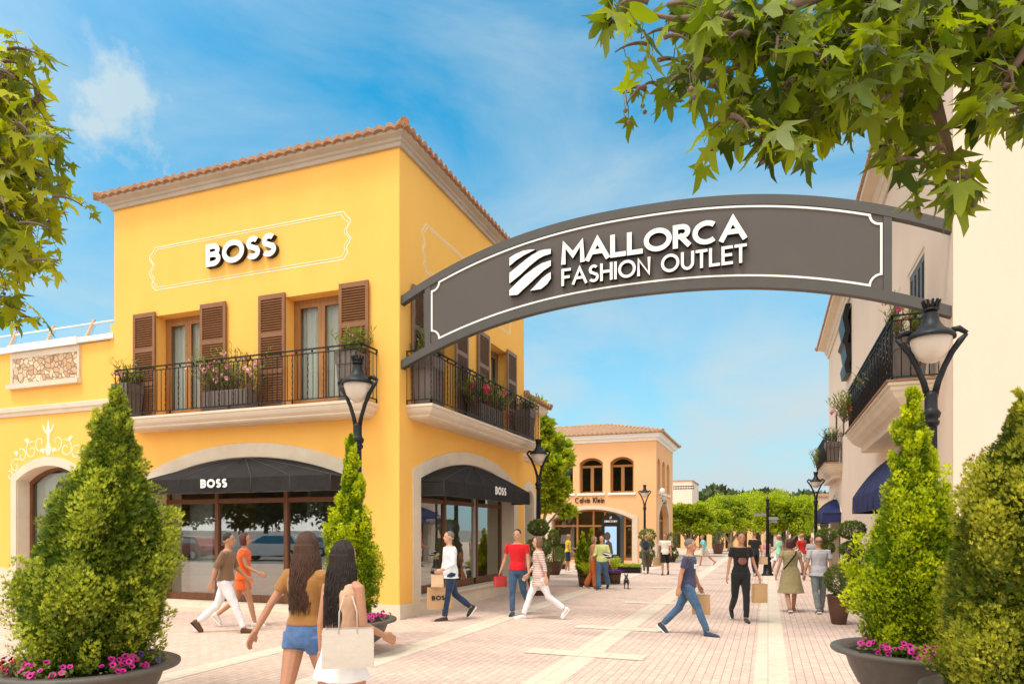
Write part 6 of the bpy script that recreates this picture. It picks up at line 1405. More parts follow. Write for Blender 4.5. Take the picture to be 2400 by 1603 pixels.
def person(label, px, fy, hy, facing, legs=((22, 8), (-18, 22)), arms=((-15, 10, 6), (20, 25, 6)), top=None, bottom=None, hair=None, skin='light', female=False, near=False, heavy=1.0, shoes=(.05, .05, .05), lean=2, d=None, hz=None, turn=0, extra=None, socks=None):
    """facing in degrees clockwise from straight away from the camera. legs/arms: right (x+) then left.
    legs (thigh forward, knee bend); arms (shoulder forward, elbow bend, outward)"""
    if d is None: d = F * CAMZ / (fy - HOR)
    Ht = (CAMZ - (hy - HOR) * d / F) if hz is None else hz; k = Ht / 1.75
    p = at(px, d); t = thing('person', label, 'person', (p.x, p.y, 0), TH - R(facing)); t.scale = (k * heavy ** .5 if heavy > 1 else k, k * heavy ** .5 if heavy > 1 else k, k)
    vox = .0062 if near else (.0085 if d < 20 else .014)
    body = MB(); f = female; hw = .088; sw = (.165 if f else .19)
    hip = 0.93
    J = {}
    for s, (a, kb) in zip((1, -1), legs):
        h = Vector((s * hw, 0, hip)); kn = h + rx((s * .005, 0, -.44), a); an = kn + rx((-s * .01, 0, -.42), a - kb); J[s] = [h, kn, an, a - kb]
    low = min(J[1][2].z - .075 + (-.05 * max(0, math.sin(R(-J[1][3])))), J[-1][2].z - .075 + (-.05 * max(0, math.sin(R(-J[-1][3])))))
    for s in (1, -1): J[s][:3] = [v - Vector((0, 0, low)) for v in J[s][:3]]
    dz = -low; P0 = Vector((0, 0, hip + dz))
    def up_(v): q = rx(Vector(v) - Vector((0, 0, hip)), -lean); return q + P0     # upper body leans from the hip
    # torso
    T = [(.88, .150, .105), (.94, .165 if f else .155, .112), (1.0, .158 if f else .152, .108), (1.10, .125 if f else .14, .095), (1.2, .128 if f else .150, .098), (1.30, .145 if f else .168, .112), (1.38, .150 if f else .175, .108), (1.44, .125 if f else .145, .085), (1.48, .065, .06)]
    def ring(z, rx_, ry_, o=0, cy=0): c = up_((0, cy, z)); return (c.x, c.y, c.z, rx_ + o, ry_ + o)
    loft(body, [ring(*r) for r in T])
    if f:
        for s in (-1, 1): ell(body, up_((s * .062, .066, 1.30)), (.058, .048, .056))
    neck, hc = up_((0, .005, 1.46)), up_((0, .015, 1.635)); tr = Euler((0, 0, -R(turn)))
    capz(body, [neck, up_((0, .01, 1.56))], (.055, .052))
    def hd(v): q = Vector(v); q.rotate(tr); return hc + q
    ell(body, hd((0, -.012, .024)), (.078, .098, .097), 16, 12, tr); ell(body, hd((0, .022, -.045)), (.056, .064, .070), 14, 10, tr); ell(body, hd((0, .05, -.085)), (.028, .028, .025), 10, 8, tr)
    body.tube([hd((0, .078, .02)), hd((0, .100, -.022)), hd((0, .082, -.030))], [.009, .0145, .008], 8)
    for s in (-1, 1): ell(body, hd((s * .076, -.008, -.008)), (.009, .018, .030), 8, 8, tr); ell(body, hd((s * .028, .072, .030)), (.018, .010, .008), 8, 6, tr)
    ell(body, hd((0, .080, -.052)), (.024, .010, .010), 8, 6, tr)
    # arms and hands
    hands = {}; A = {}
    for s, (a, eb, outw) in zip((1, -1), arms):
        sh = up_((s * sw, 0, 1.415)); ar = Euler((0, R(-s * outw), 0))
        def dv(v, ang):
            q = rx(v, ang); q.rotate(ar); return q
        el = sh + dv((0, 0, -.285), a - lean); wr = el + dv((0, 0, -.245), a + eb - lean); A[s] = (sh, el, wr)
        capz(body, [sh - Vector((s * .03, 0, 0)), sh, sh.lerp(el, .5), el], (.05, .052 if not f else .043, .044 if not f else .037, .037 if not f else .031)); capz(body, [el, el.lerp(wr, .35), wr], (.037 if not f else .031, .038 if not f else .031, .025 if not f else .021))
        ang = a + eb - lean
        def L(v): q = rx(v, ang); q.rotate(ar); return wr + q          # hand space: -z toward fingertips, x across the palm thickness for this side
        for yy in (-.026, -.009, .009, .024): body.tube([L((0, yy * .7, .01)), L((0, yy, -.045)), L((-s * .002, yy, -.085))], [.017, .0165, .0125], 8)
        for i, (yy, ln) in enumerate(((.029, .066), (.010, .074), (-.010, .069), (-.028, .053))):
            body.tube([L((0, yy, -.075)), L((-s * .004, yy * 1.1, -.085 - ln * .35)), L((-s * .018, yy * 1.08, -.085 - ln * .72)), L((-s * .036, yy * 1.0, -.083 - ln * .88))], [.0105, .0095, .0085, .0062], 7)
        body.tube([L((0, .022, -.02)), L((-s * .012, .046, -.052)), L((-s * .020, .052, -.088))], [.0125, .0105, .0075], 7)
        hands[s] = L((-s * .02, 0, -.10)); J['h%d' % s] = (wr, ang)
    # legs and feet
    for s in (1, -1):
        h, kn, an, fa = J[s]; capz(body, [h, h.lerp(kn, .45), kn], (.088, .076, .052)); capz(body, [kn, kn.lerp(an, .3), an], (.052, .054 * (1 if not f else .95), .034))
        q = lambda v: an + rx(v, min(0, fa))
        body.tube([q((0, -.045, -.045)), q((0, .0, -.04)), q((0, .09, -.055)), q((0, .165, -.062))], [.028, .038, .036, .022], 8)
    bo = link('body', voxel(body, 'body', vox, 3 if near else 2, fac=.4), M['skin_' + skin], t)
    # eyes and mouth
    e = MB()
    for s in (-1, 1): ell(e, hd((s * .029, .078, .017)), (.012, .006, .006), 8, 6, tr)
    e.obj('eyes', M['lside'], bo); e = MB(); ell(e, hd((0, .0865, -.050)), (.021, .006, .004), 8, 6, tr); e.obj('mouth', M['lips'], bo)
    # bottom
    def legcloth(mb, upto, rr, flare=0, z_lo=None):
        for s in (1, -1):
            h, kn, an, fa = J[s]
            if upto <= 1: e_ = h.lerp(kn, upto); mb.tube([h + Vector((0, 0, .02)), h.lerp(e_, .6), e_], [.098 * rr, .092 * rr, .088 * rr], 12)
            else: e_ = kn.lerp(an, upto - 1); mb.tube([h + Vector((0, 0, .02)), h.lerp(kn, .5), kn, kn.lerp(e_, .5), e_], [.098 * rr, .086 * rr, .064 * rr, (.060 + flare * .5) * rr, (.048 + flare) * rr], 12)
    if bottom:
        kind, mat = bottom[0], bottom[1]; b = MB()
        if kind in ('trousers', 'wide', 'shorts', 'hot'):
            loft(b, [ring(z, r1 + .012, r2 + .012) for z, r1, r2 in ((.845, .135, .10), (.88, .152, .112), (.94, .166 if f else .158, .116), (1.0, .160 if f else .154, .110), (1.035, .148, .104))])
            legcloth(b, {'trousers': 1.93, 'wide': 1.95, 'shorts': .93, 'hot': .28}[kind], {'trousers': 1.04, 'wide': 1.14, 'shorts': 1.16, 'hot': 1.10}[kind], .035 if kind == 'wide' else 0.004)
            link('trousers' if kind in ('trousers', 'wide') else 'shorts', voxel(b, 'trousers', max(vox, .0085), 4, .007 if kind != 'hot' else .003, 11), mat, t)
        elif kind == 'skirt':
            hem = bottom[2]; w = bottom[3]; loft(b, [ring(hem, w, w * .85, 0, .01), ring((hem + .95) / 2, (w + .17) / 2 * 1.02, (w * .8 + .12) / 2 * 1.02), ring(.93, .180, .130), ring(1.0, .165, .118), ring(1.06, .14, .105)], 28); link('skirt', voxel(b, 'skirt', max(vox, .009), 3, .010, 9), mat, t)
    if top:
        kind, mat, z0, sl = top[:4]; b = MB(); o = .016
        rs = [(z, r1, r2) for z, r1, r2 in T if z > z0 + .03 and z < 1.46]; lo = np.interp(z0, [q[0] for q in T], [q[1] for q in T]), np.interp(z0, [q[0] for q in T], [q[2] for q in T])
        if z0 < .88: lo = (.172, .128)
        if kind == 'dress': rings = [ring(z0, top[4], top[4] * .8, 0, .0), ring(z0 + .18, top[4] * .86, top[4] * .66), ring(.90, .192, .145), ring(1.0, .175, .13)] + [ring(z, r1, r2, o) for z, r1, r2 in rs if z > 1.05]
        else: rings = [ring(z0, lo[0], lo[1], .036 if kind != 'fit' else .020)] + [ring(z, max(r1, .135 if kind != 'fit' else 0), r2, (.030 if z < 1.05 else o) if kind != 'fit' else .014) for z, r1, r2 in rs]
        if kind != 'strap':
            rings.append(ring(1.455, .112, .078, o)); loft(b, rings, 24)
            for s in (1, -1):
                sh, el, wr = A[s]
                if sl > 0:
                    e_ = sh.lerp(el, min(1, sl)); pts = [sh - Vector((s * .05, 0, .01)), sh + Vector((0, 0, .0)), sh.lerp(e_, .6), e_]; r_ = [.066, .064, .058, .056 if sl < 1 else .046]
                    if sl > 1: g_ = el.lerp(wr, sl - 1); pts += [g_]; r_ += [.038]
                    b.tube(pts, r_, 12)
        else: loft(b, [r_ for r_ in rings if True], 24)
        if f and kind != 'dress':
            for s in (-1, 1): ell(b, up_((s * .062, .068, 1.30)), (.072, .058, .066))
        to = link('dress' if kind == 'dress' else 'shirt', voxel(b, 'shirt', max(vox, .0085), 3, .008 if kind != 'fit' else .004, 10), mat, t)
    # shoes
    for s in (1, -1):
        h, kn, an, fa = J[s]; b = MB(); q = lambda v: an + rx(v, min(0, fa))
        b.tube([q((0, -.065, -.045)), q((0, -.04, -.035)), q((0, .02, -.03)), q((0, .09, -.045)), q((0, .15, -.055)), q((0, .195, -.062))], [.024, .040, .046, .043, .040, .022], 10, sy=.95)
        b.tube([q((0, -.02, -.03)), q((0, -.01, .012))], [.046, .043], 10)
        sh = link('shoe', voxel(b, 'shoe', .008 if d < 20 else .013, 3), cloth('shoe_%.2f_%.2f' % (shoes[0], shoes[1]), shoes), t)
        b = MB(); b.obox(q((0, .062, -.080)), rx((.040, 0, 0), 0), rx((0, .128, 0), min(0, fa)), rx((0, 0, .009), min(0, fa))); b.obj('sole', M['white'] if sum(shoes) > .0 and top and extra != 'darksole' else M['lside'], sh)
    # hair
    if hair:
        st, hm = hair; b = MB()
        ell(b, hd((0, -.020, .036)), (.082, .096, .092), 16, 12, tr)
        if st == 'short': pass
        if st == 'bob': loft(b, [(hd((0, -.03, 0)).x, hd((0, -.03, 0)).y, hd((0, 0, z)).z, r1, r2) for z, r1, r2 in ((-.11, .085, .06), (-.05, .095, .075), (.03, .092, .085))]); 
        if st == 'curly':
            g_ = np.random.default_rng(int(px));
            for i in range(46): v = Vector(g_.normal(size=3)).normalized(); v.y = -abs(v.y) if v.z < .3 else v.y; ell(b, hd((v.x * .085, v.y * .09 - .02, v.z * .085 + .01)), (.026,) * 3, 8, 6)
        if st == 'bun': ell(b, hd((0, -.12, .05)), (.04, .035, .04))
        if st == 'long': loft(b, [(hd((0, -.045, 0)).x, hd((0, -.05, 0)).y - (.03 if z < -.15 else 0), hd((0, 0, z)).z, r1, r2) for z, r1, r2 in ((-.40, .05, .022), (-.33, .088, .036), (-.2, .105, .05), (-.08, .10, .07), (.03, .09, .085))])
        hv = voxel(b, 'hair', max(.006, vox), 3)
        # cut the hairline away from the face
        bm = bmesh.new(); bm.from_mesh(hv); iv = Matrix.Rotation(R(turn), 3, 'Z')
        cut = []
        for v in bm.verts:
            q = iv @ (v.co - hc); 
            lim = .028 + .0 * q.x
            if st in ('bald',):
                if q.z > .045 or q.y > -.01: cut.append(v)
            elif (q.y > .035 and q.z < .072 - (0 if q.y < .06 else 0)) or (st in ('short', 'bun') and q.z < -.045 + max(0, q.y) * 1.0) or (st in ('short', 'bun') and q.y > .0 and q.z < .03): cut.append(v)
        bmesh.ops.delete(bm, geom=cut, context='VERTS'); bm.to_mesh(hv); bm.free()
        ho = link('hair', hv, hm, t); so = ho.modifiers.new('thick', 'SOLIDIFY'); so.thickness = .004
        if st == 'long':
            g_ = np.random.default_rng(int(px)); sb = MB()
            for i in range(700):
                a = g_.uniform(-1.9, 1.9); ph = g_.uniform(0, 6.28); ln = g_.uniform(.30, .52); r0 = .086; x0, y0 = math.sin(a) * .080, -math.cos(a) * .094 - .018; pts = []
                k0 = g_.uniform(.98, 1.07); st_ = hd((x0 * .15, y0 * .15 - .01, .130 * k0)); mA = hd((x0 * .62 * k0, y0 * .66 * k0, .110 * k0)); m1 = hd((x0 * .98 * k0, y0 * .98 * k0, .062)); m2 = hd((x0 * 1.14, y0 * 1.04, -.02)); pts = [st_, mA, m1, m2]
                for j in range(1, 7):
                    f_ = j / 6; pts.append(m2 + Vector((x0 * .25 * f_ * (1 - f_) * 2 + .012 * math.sin(ph + f_ * 7) + math.sin(a) * .01, -.02 * f_ + .010 * math.cos(ph + f_ * 6) - (.03 if abs(a) < 1.2 else -.0) * f_, -ln * f_)))
                sb.tube(pts, [.0028, .0045, .0055, .0058, .0055, .005, .0045, .004, .003, .001], 4, caps=False)
            sb.obj('strands', hm, ho)
    J['W'] = Matrix.LocRotScale(t.location, t.rotation_euler, t.scale)
    t['_'] = 0; del t['_']
    return t, {k2: J['W'] @ v for k2, v in (('R', hands[1]), ('L', hands[-1]))}, J, up_, hd
M['lips'] = P('lips', (.45, .16, .13), .5)
def paper_bag(label, hp, w, h, dp, mat, rz, txt=None, name='shopping_bag', group=None, drop=.0, handle=.13):
    """bag hanging from hand point hp"""
    loc = Vector(hp) - Vector((0, 0, handle + h + drop)); t = thing(name, label, 'bag', loc, rz, group); mb = MB(); hw, hd_ = w / 2, dp / 2; g = np.random.default_rng(int(w * 1000))
    o = [(-hw, -hd_), (hw, -hd_), (hw + .002, 0), (hw, hd_), (-hw, hd_), (-hw - .002, 0)]; lv = [(0, 1), (h * .33, 1.01), (h * .7, 1.0), (h, 1.0)]
    vs = [(x * s * (1 if abs(y) > 1e-6 or z < h * .2 else .93 - .12 * z / h) + g.normal() * .0015, y * s * (1 - .1 * z / h) + g.normal() * .002, z) for z, s in lv for x, y in o]
    mb.add(vs, [(i * 6 + j, i * 6 + (j + 1) % 6, (i + 1) * 6 + (j + 1) % 6, (i + 1) * 6 + j) for i in range(3) for j in range(6)] + [tuple(reversed(range(6)))]); b = mb.obj('bag_body', mat, t); so = b.modifiers.new('t', 'SOLIDIFY'); so.thickness = .003
    for s in (-1, 1):
        q = MB(); q.tube([(-w * .18, s * hd_ * .9, h - .03), (-w * .17, s * hd_ * .8, h + handle * .5), (-w * .08, s * hd_ * .25, h + handle * .95), (w * .08, s * hd_ * .25, h + handle * .95), (w * .17, s * hd_ * .8, h + handle * .5), (w * .18, s * hd_ * .9, h - .03)], .004, 6); q.obj('handle', mat, t)
    if txt:
        for s in (-1, 1):
            q = MB(); W = w * .72; text(q, txt, (lambda u, v, d_: (-W / 2 + u, -hd_ * 1.0 - .007 + d_, h * .42 + v)) if s < 0 else (lambda u, v, d_: (W / 2 - u, hd_ * 1.0 + .007 - d_, h * .42 + v)), h * .22, h * .055, h * .03, W, 0, .003); q.obj('lettering', [M['lside'], M['lside']], t)
    return t
K = M['kraft']; white_c = cloth('white_cotton', (.80, .80, .80), var=.06); jean = cloth('blue_denim', (.075, .15, .27), var=.5, vs=7); djean = cloth('dark_denim', (.03, .06, .13), var=.5, vs=7); blackc = cloth('black_cotton', (.014, .014, .015)); 
brown = HAIR('brown_hair', (.10, .045, .025)); dark = HAIR('dark_hair', (.028, .016, .012)); grey = HAIR('grey_hair', (.22, .19, .17)); red = HAIR('auburn_hair', (.10, .025, .02)); blond = HAIR('blond_hair', (.42, .27, .13))
# two women walking in the foreground, seen from behind
person('woman in denim shorts and mustard top with very long brown hair, walking at the front', 716, 0, 1242, 20, ((20, 10), (-16, 30)), ((10, 12, 6), (-18, 8, 26)), ('fit', cloth('mustard_knit', (.36, .17, .05)), 1.02, .55), ('hot', cloth('denim_shorts', (.10, .20, .42), var=.5, vs=8)), ('long', brown), 'tan', True, True, d=5.6, hz=1.775, shoes=(.7, .6, .5))
w2_, h2_, J2, up2, hd2 = person('woman in white shorts with long dark hair carrying a cream tote bag, nearest the camera', 800, 0, 1268, 32, ((16, 8), (-14, 26)), ((4, 62, 8), (-6, 14, 6)), ('strap', cloth('peach_top', (.66, .40, .26)), 1.05, 0), ('skirt', white_c, .72, .235), ('long', dark), 'tan', True, True, d=5.05, hz=1.70, shoes=(.7, .6, .5))
paper_bag('cream canvas tote bag carried by the nearest woman', at(816, 4.78, 1.33), .35, .27, .10, cloth('cream_canvas', (.60, .53, .45), var=.08), TH + R(12), name='tote_bag', handle=.24)
# couple by the front window
person('man in a brown shirt and white trousers striding right past the front shop window', 528, 1482, 1240, 84, ((25, 4), (-22, 26)), ((-22, 12, 4), (22, 30, 4)), ('tee', cloth('brown_shirt', (.22, .13, .075)), .95, .95), ('trousers', cloth('white_trousers', (.80, .79, .82), var=.05)), ('short', dark), 'tan', shoes=(.12, .055, .03), lean=4, extra='darksole')
person('woman in a short orange dress walking beside the man in white trousers', 570, 1468, 1246, 80, ((18, 6), (-20, 30)), ((18, 45, 5), (-18, 12, 5)), ('dress', cloth('orange_dress', (.82, .13, .02)), .72, .3, .20), None, ('bob', red), 'tan', True, shoes=(.75, .7, .65))
# white shirt man with bags
wm, wh, wj, _, _ = person('grey haired man in a white shirt and jeans carrying two paper bags', 1056, 1453, 1244, 246, ((-16, 34), (12, 4)), ((6, 8, 8), (2, 62, 4)), ('tee', cloth('white_shirt', (.80, .82, .86), var=.05), .84, 1.85), ('trousers', djean), ('short', grey), 'light', shoes=(.06, .045, .035), heavy=1.08)
paper_bag('big kraft paper bag with black capital letters, held by the man in the white shirt', at(1030, 13.3, .78) , .46, .42, .15, K, TH + R(16), 'BOSS', handle=.12)
paper_bag('small pale kraft bag held at the waist by the man in the white shirt', wh['L'] + Vector((0, 0, .02)), .23, .24, .09, cloth('pale_kraft', (.66, .46, .28), var=.1), TH + R(-8), handle=.06)
rm, rh_, _, _, _ = person('young man in a bright red t-shirt and blue jeans walking toward the camera', 1213, 1442, 1240, 196, ((8, 4), (-14, 42)), ((-10, 22, 18), (4, 16, 8)), ('tee', cloth('red_cotton', (.70, .015, .022), var=.1), .93, .55), ('trousers', jean), ('short', dark), 'light', shoes=(.02, .035, .09))
paper_bag('small red gift bag held by the man in the red t-shirt', rh_['R'] + Vector((0, 0, .02)), .26, .22, .10, cloth('red_bag_paper', (.55, .05, .05)), TH + R(28), handle=.05)
sm_, sh_, _, _, _ = person('woman in a pink striped cardigan and white trousers walking left', 1264, 1450, 1250, 266, ((24, 4), (-24, 28)), ((14, 26, 6), (-18, 12, 8)), ('tee', striped('pink_striped_knit', (.74, .60, .55), (.48, .30, .26), 22), .74, 1.5), ('trousers', M['white_trousers']), ('bob', HAIR('light_brown_hair', (.22, .12, .07))), 'light', True, shoes=(.8, .78, .8))
paper_bag('white and green plastic bag trailing behind the woman in the striped cardigan', sh_['R'] + Vector((.22, .12, .10)), .26, .28, .10, striped('green_white_plastic', (.72, .74, .68), (.16, .50, .22), 3.4, 2, .62), TH, handle=.05)
# people around the orange building
person('man in a yellow t-shirt and navy shorts standing before the orange shop', 1331, 1341, 1252, 100, ((4, 2), (-4, 6)), ((6, 40, 4), (10, 70, 4)), ('tee', cloth('yellow_cotton', (.84, .66, .02)), .92, .55), ('shorts', cloth('navy_cotton', (.02, .03, .08))), ('bald', grey), 'tan', shoes=(.75, .76, .78), heavy=1.1)
person('woman in a rust top and orange trousers leaning in to greet her friend', 1390, 1379, 1256, 110, ((8, 2), (-12, 12)), ((12, 40, 8), (-20, 20, 6)), ('tee', cloth('rust_top', (.60, .25, .12)), .95, 1.7), ('wide', cloth('orange_trousers', (.66, .17, .04))), ('bob', blond), 'light', True, shoes=(.35, .2, .12))
gw, gh, _, _, _ = person('curly haired woman in a pale yellow cardigan, white top and blue jeans', 1411, 1381, 1254, 205, ((10, 2), (-18, 16)), ((10, 70, 10), (0, 35, 16)), ('tee', cloth('pale_lime_knit', (.72, .80, .33)), .90, 1.7), ('wide', cloth('mid_denim', (.09, .19, .32), var=.4)), ('curly', red), 'light', True, shoes=(.03, .05, .10))
q = at(1409, 19.6, 1.02); t = thing('white_top', 'white top worn under the pale yellow cardigan', 'shirt', q) if False else None
t = thing('folded_jacket', 'black and white folded jacket on the arm of the curly haired woman', 'jacket', at(1424, 19.9, 1.05)); mb = MB(); ell(mb, (0, 0, 0), (.17, .09, .06), rot=Euler((0, .3, 0))); ell(mb, (.05, -.02, -.05), (.14, .08, .05)); link('dark_cloth', voxel(mb, 'dark_cloth', .012, 3, .012, 14), blackc, t); mb = MB(); ell(mb, (0, -.06, .02), (.15, .05, .02), rot=Euler((0, .25, 0))); ell(mb, (.03, -.07, -.045), (.12, .04, .018)); link('pale_cloth', voxel(mb, 'pale_cloth', .010, 2), white_c, t)
bp, bh, _, bup, _ = person('person with a black backpack and olive trousers seen from behind', 1514, 1344, 1253, 10, ((10, 4), (-18, 20)), ((20, 60, 6), (20, 60, 6)), ('tee', cloth('olive_top', (.10, .10, .06)), .95, .6), ('trousers', cloth('olive_trousers', (.095, .09, .055))), ('bun', blond), 'light', True, shoes=(.02, .02, .02))
t = thing('backpack', 'black backpack on the person in olive trousers', 'backpack', at(1513, 27.2, 1.08)); t.rotation_euler = (0, 0, TH); mb = MB(); ell(mb, (0, 0, .08), (.15, .09, .2)); ell(mb, (0, -.06, .0), (.11, .06, .12)); link('pack', voxel(mb, 'pack', .014, 3, .006), cloth('backpack_cloth', (.02, .03, .045)), t)
for s in (-1, 1): MB().tube([(s * .09, .03, .26), (s * .10, .12, .28), (s * .11, .16, .1)], .016, 6).obj('strap', blackc, t)
ym, yh, _, _, _ = person('dark haired youth in a cream t-shirt and black shorts walking with a paper bag', 1559, 1347, 1249, 200, ((14, 4), (-14, 18)), ((-12, 14, 14), (8, 18, 8)), ('tee', cloth('cream_cotton', (.80, .74, .64), var=.06), .88, .6), ('shorts', blackc), ('short', dark), 'tan', shoes=(.03, .03, .03))
paper_bag('plain brown paper bag carried by the youth in the cream t-shirt', yh['R'], .34, .32, .14, K, TH + R(10), handle=.06, group=None)
# middle of the street
nm, nh, _, nup, _ = person('man in a navy t-shirt with white print and blue jeans striding right', 1612, 1487, 1253, 118, ((27, 6), (-24, 18)), ((-14, 10, 8), (6, 16, 14)), ('tee', cloth('navy_tee', (.055, .06, .115)), .90, .62), ('trousers', jean), ('short', grey), 'tan', shoes=(.04, .055, .10), lean=3, heavy=1.06)
mb = MB(); 
for k, z in enumerate((1.262, 1.30)):
    pts = [nup(((-.115 + .023 * i), math.sqrt(max(0, 1 - ((-.115 + .023 * i) / .20) ** 2)) * .137 + .0, z + .010 * math.sin(i * 2 + k))) for i in range(11)]
    mb.add([p_ + Vector((0, .0, dz_)) for dz_ in (-.015, .015) for p_ in pts], [(i, i + 1, 12 + i, 11 + i) for i in range(10)])
pr_ = mb.obj('shirt_print', M['white'], nm); pr_.modifiers.new('t', 'SOLIDIFY').thickness = .02
paper_bag('brown paper bag swinging from the hand of the man in navy', nh['L'] + Vector((0, 0, .02)), .30, .34, .13, K, TH + R(-14), handle=.08)
kw, kh, _, kup, _ = person('woman in a black t-shirt and ripped black jeans walking toward the camera', 1736, 1457, 1247, 184, ((-10, 38), (8, 4)), ((2, 14, 12), (8, 12, 16)), ('fit', blackc, .98, .52), ('trousers', cloth('black_denim', (.018, .018, .02))), ('bun', HAIR('dark_brown_hair', (.06, .03, .02))), 'tan', True, shoes=(.03, .025, .015))
mb = MB(); ell(mb, kup((0, .112, 1.20)), (.085, .016, .075)); mb.obj('shirt_print', P('pink_print', (.28, .11, .09), .7, var=.6, vs=9), kw)
paper_bag('tall kraft bag with twisted handles held by the woman in black', kh['L'] + Vector((0, 0, .01)), .26, .36, .13, K, TH + R(6), handle=.07)
person('person in a cyan shirt and beige shorts far down the street, bending forward', 1652, 1325, 1252, 270, ((20, 10), (-24, 24)), ((30, 40, 6), (20, 50, 6)), ('tee', cloth('cyan_shirt', (.20, .66, .72)), .86, .7), ('shorts', cloth('beige_shorts', (.62, .50, .38))), ('short', blond), 'tan', shoes=(.45, .25, .15), lean=12, heavy=1.15)
bk, bkh, _, _, _ = person('slim youth in black seen from behind, carrying a wide paper bag', 1769, 1349, 1247, 8, ((8, 4), (-14, 18)), ((6, 16, 10), (4, 10, 8)), ('tee', cloth('black_tee', (.02, .02, .022)), .86, .6), ('trousers', M['black_denim']), ('short', HAIR('light_brown_hair', (.22, .12, .07))), 'light', shoes=(.03, .03, .03))
paper_bag('wide paper bag carried by the slim youth in black', bkh['R'], .46, .28, .14, cloth('pale_kraft', (.66, .46, .28)), TH + R(-4), handle=.06)
person('person in a pink top just left of the signpost', 1797, 1335, 1262, 5, ((6, 4), (-8, 10)), ((4, 10, 6), (4, 10, 6)), ('tee', cloth('pink_cotton', (.75, .30, .42)), .93, .6), ('trousers', cloth('grey_striped_trousers', (.42, .38, .36))), ('bob', blond), 'light', True, shoes=(.05, .05, .05))
person('man in a mint green shirt and white shorts walking left behind the olive dress', 1827, 1340, 1250, 282, ((22, 6), (-20, 30)), ((16, 30, 6), (-18, 14, 6)), ('tee', cloth('mint_shirt', (.34, .78, .55)), .86, .65), ('shorts', white_c), ('short', HAIR('white_hair', (.7, .66, .6))), 'tan', shoes=(.4, .28, .2), heavy=1.25)
ow, oh, oj, oup, _ = person('woman in a long olive dress with a black strap, walking away from the camera', 1853, 1433, 1262, 8, ((8, 2), (-10, 14)), ((-2, 8, 12), (-10, 10, 14)), ('dress', cloth('olive_dress', (.34, .28, .14)), .46, .4, .27), None, ('bob', red), 'tan', True, heavy=1.3, shoes=(.35, .18, .10))
mb = MB(); pts = [oup(v) for v in ((.10, -.06, 1.46), (.07, -.135, 1.38), (-.02, -.150, 1.25), (-.10, -.145, 1.12), (-.165, -.10, 1.02))]; mb.tube(pts, .016, 6, sy=.4); mb.obj('shoulder_strap', blackc, ow)
person('bald man in a pale grey polo shirt and grey jeans, walking away hand in hand', 1920, 1436, 1258, 6, ((8, 2), (-6, 16)), ((-4, 8, 10), (-6, 10, 14)), ('tee', cloth('grey_polo', (.46, .45, .48), var=.06), .86, .6), ('trousers', cloth('grey_jeans', (.20, .23, .23), var=.3)), ('bald', grey), 'tan', heavy=1.12, shoes=(.16, .15, .15))
person('man in a red shirt standing between the olive dress and the grey polo', 1880, 1347, 1250, 330, ((6, 4), (-8, 8)), ((14, 50, 10), (10, 60, 8)), ('tee', cloth('red_shirt', (.62, .03, .03)), .88, .6), ('shorts', white_c), ('bald', grey), 'tan', heavy=1.2, shoes=(.05, .05, .05))
person('person in a black and white striped shirt beside the man in red', 1902, 1352, 1259, 195, ((6, 2), (-4, 6)), ((10, 70, 6), (6, 50, 6)), ('tee', striped('striped_shirt', (.72, .72, .72), (.05, .06, .10), 20), .9, .6), ('shorts', white_c), ('short', grey), 'tan', True, shoes=(.03, .03, .03))
# small black dog facing the camera
p = at(1468, 20.6); dg_ = thing('dog', 'small black dog with pricked ears standing on the paving', 'dog', (p.x, p.y, 0), TH - R(190)); dg_.scale = (.92,) * 3
b = MB(); capz(b, [(0, -.17, .27), (0, -.05, .26), (0, .10, .275)], (.068, .070, .090), 12); capz(b, [(0, .12, .30), (0, .19, .38)], (.062, .050)); ell(b, (0, .215, .41), (.055, .062, .055)); b.tube([(0, .25, .40), (0, .315, .385)], [.036, .024], 10); ell(b, (0, .318, .386), (.024, .014, .020))
for s in (-1, 1):
    b.tube([(s * .035, .20, .44), (s * .048, .19, .50), (s * .052, .185, .525)], [.026, .016, .003], 8)
    b.tube([(s * .05, .10, .25), (s * .055, .11, .13), (s * .055, .10, .03)], [.036, .020, .017], 8); ell(b, (s * .055, .12, .015), (.020, .030, .014))
    b.tube([(s * .05, -.16, .26), (s * .06, -.12, .17), (s * .058, -.185, .09), (s * .058, -.17, .02)], [.048, .034, .018, .016], 8); ell(b, (s * .058, -.15, .014), (.019, .028, .013))
b.tube([(0, -.22, .30), (0, -.27, .33), (.02, -.30, .39)], [.016, .011, .005], 6)
db = link('body', voxel(b, 'body', .009, 3), P('black_dog_coat', (.012, .011, .012), .55, sheen=.3), dg_)
MB().lathe([(.060, -.01), (.064, 0), (.060, .01)], (0, 0, 0), 16, close=False).obj('collar', P('dog_collar', (.45, .3, .2), .5), dg_); dg_.children[-1].location = (0, .155, .345); dg_.children[-1].rotation_euler = (R(-40), 0, 0)
MB().tube([(0, .225, .345), (0, .235, .325)], .014, 8).obj('name_tag', M['panelw'], dg_)

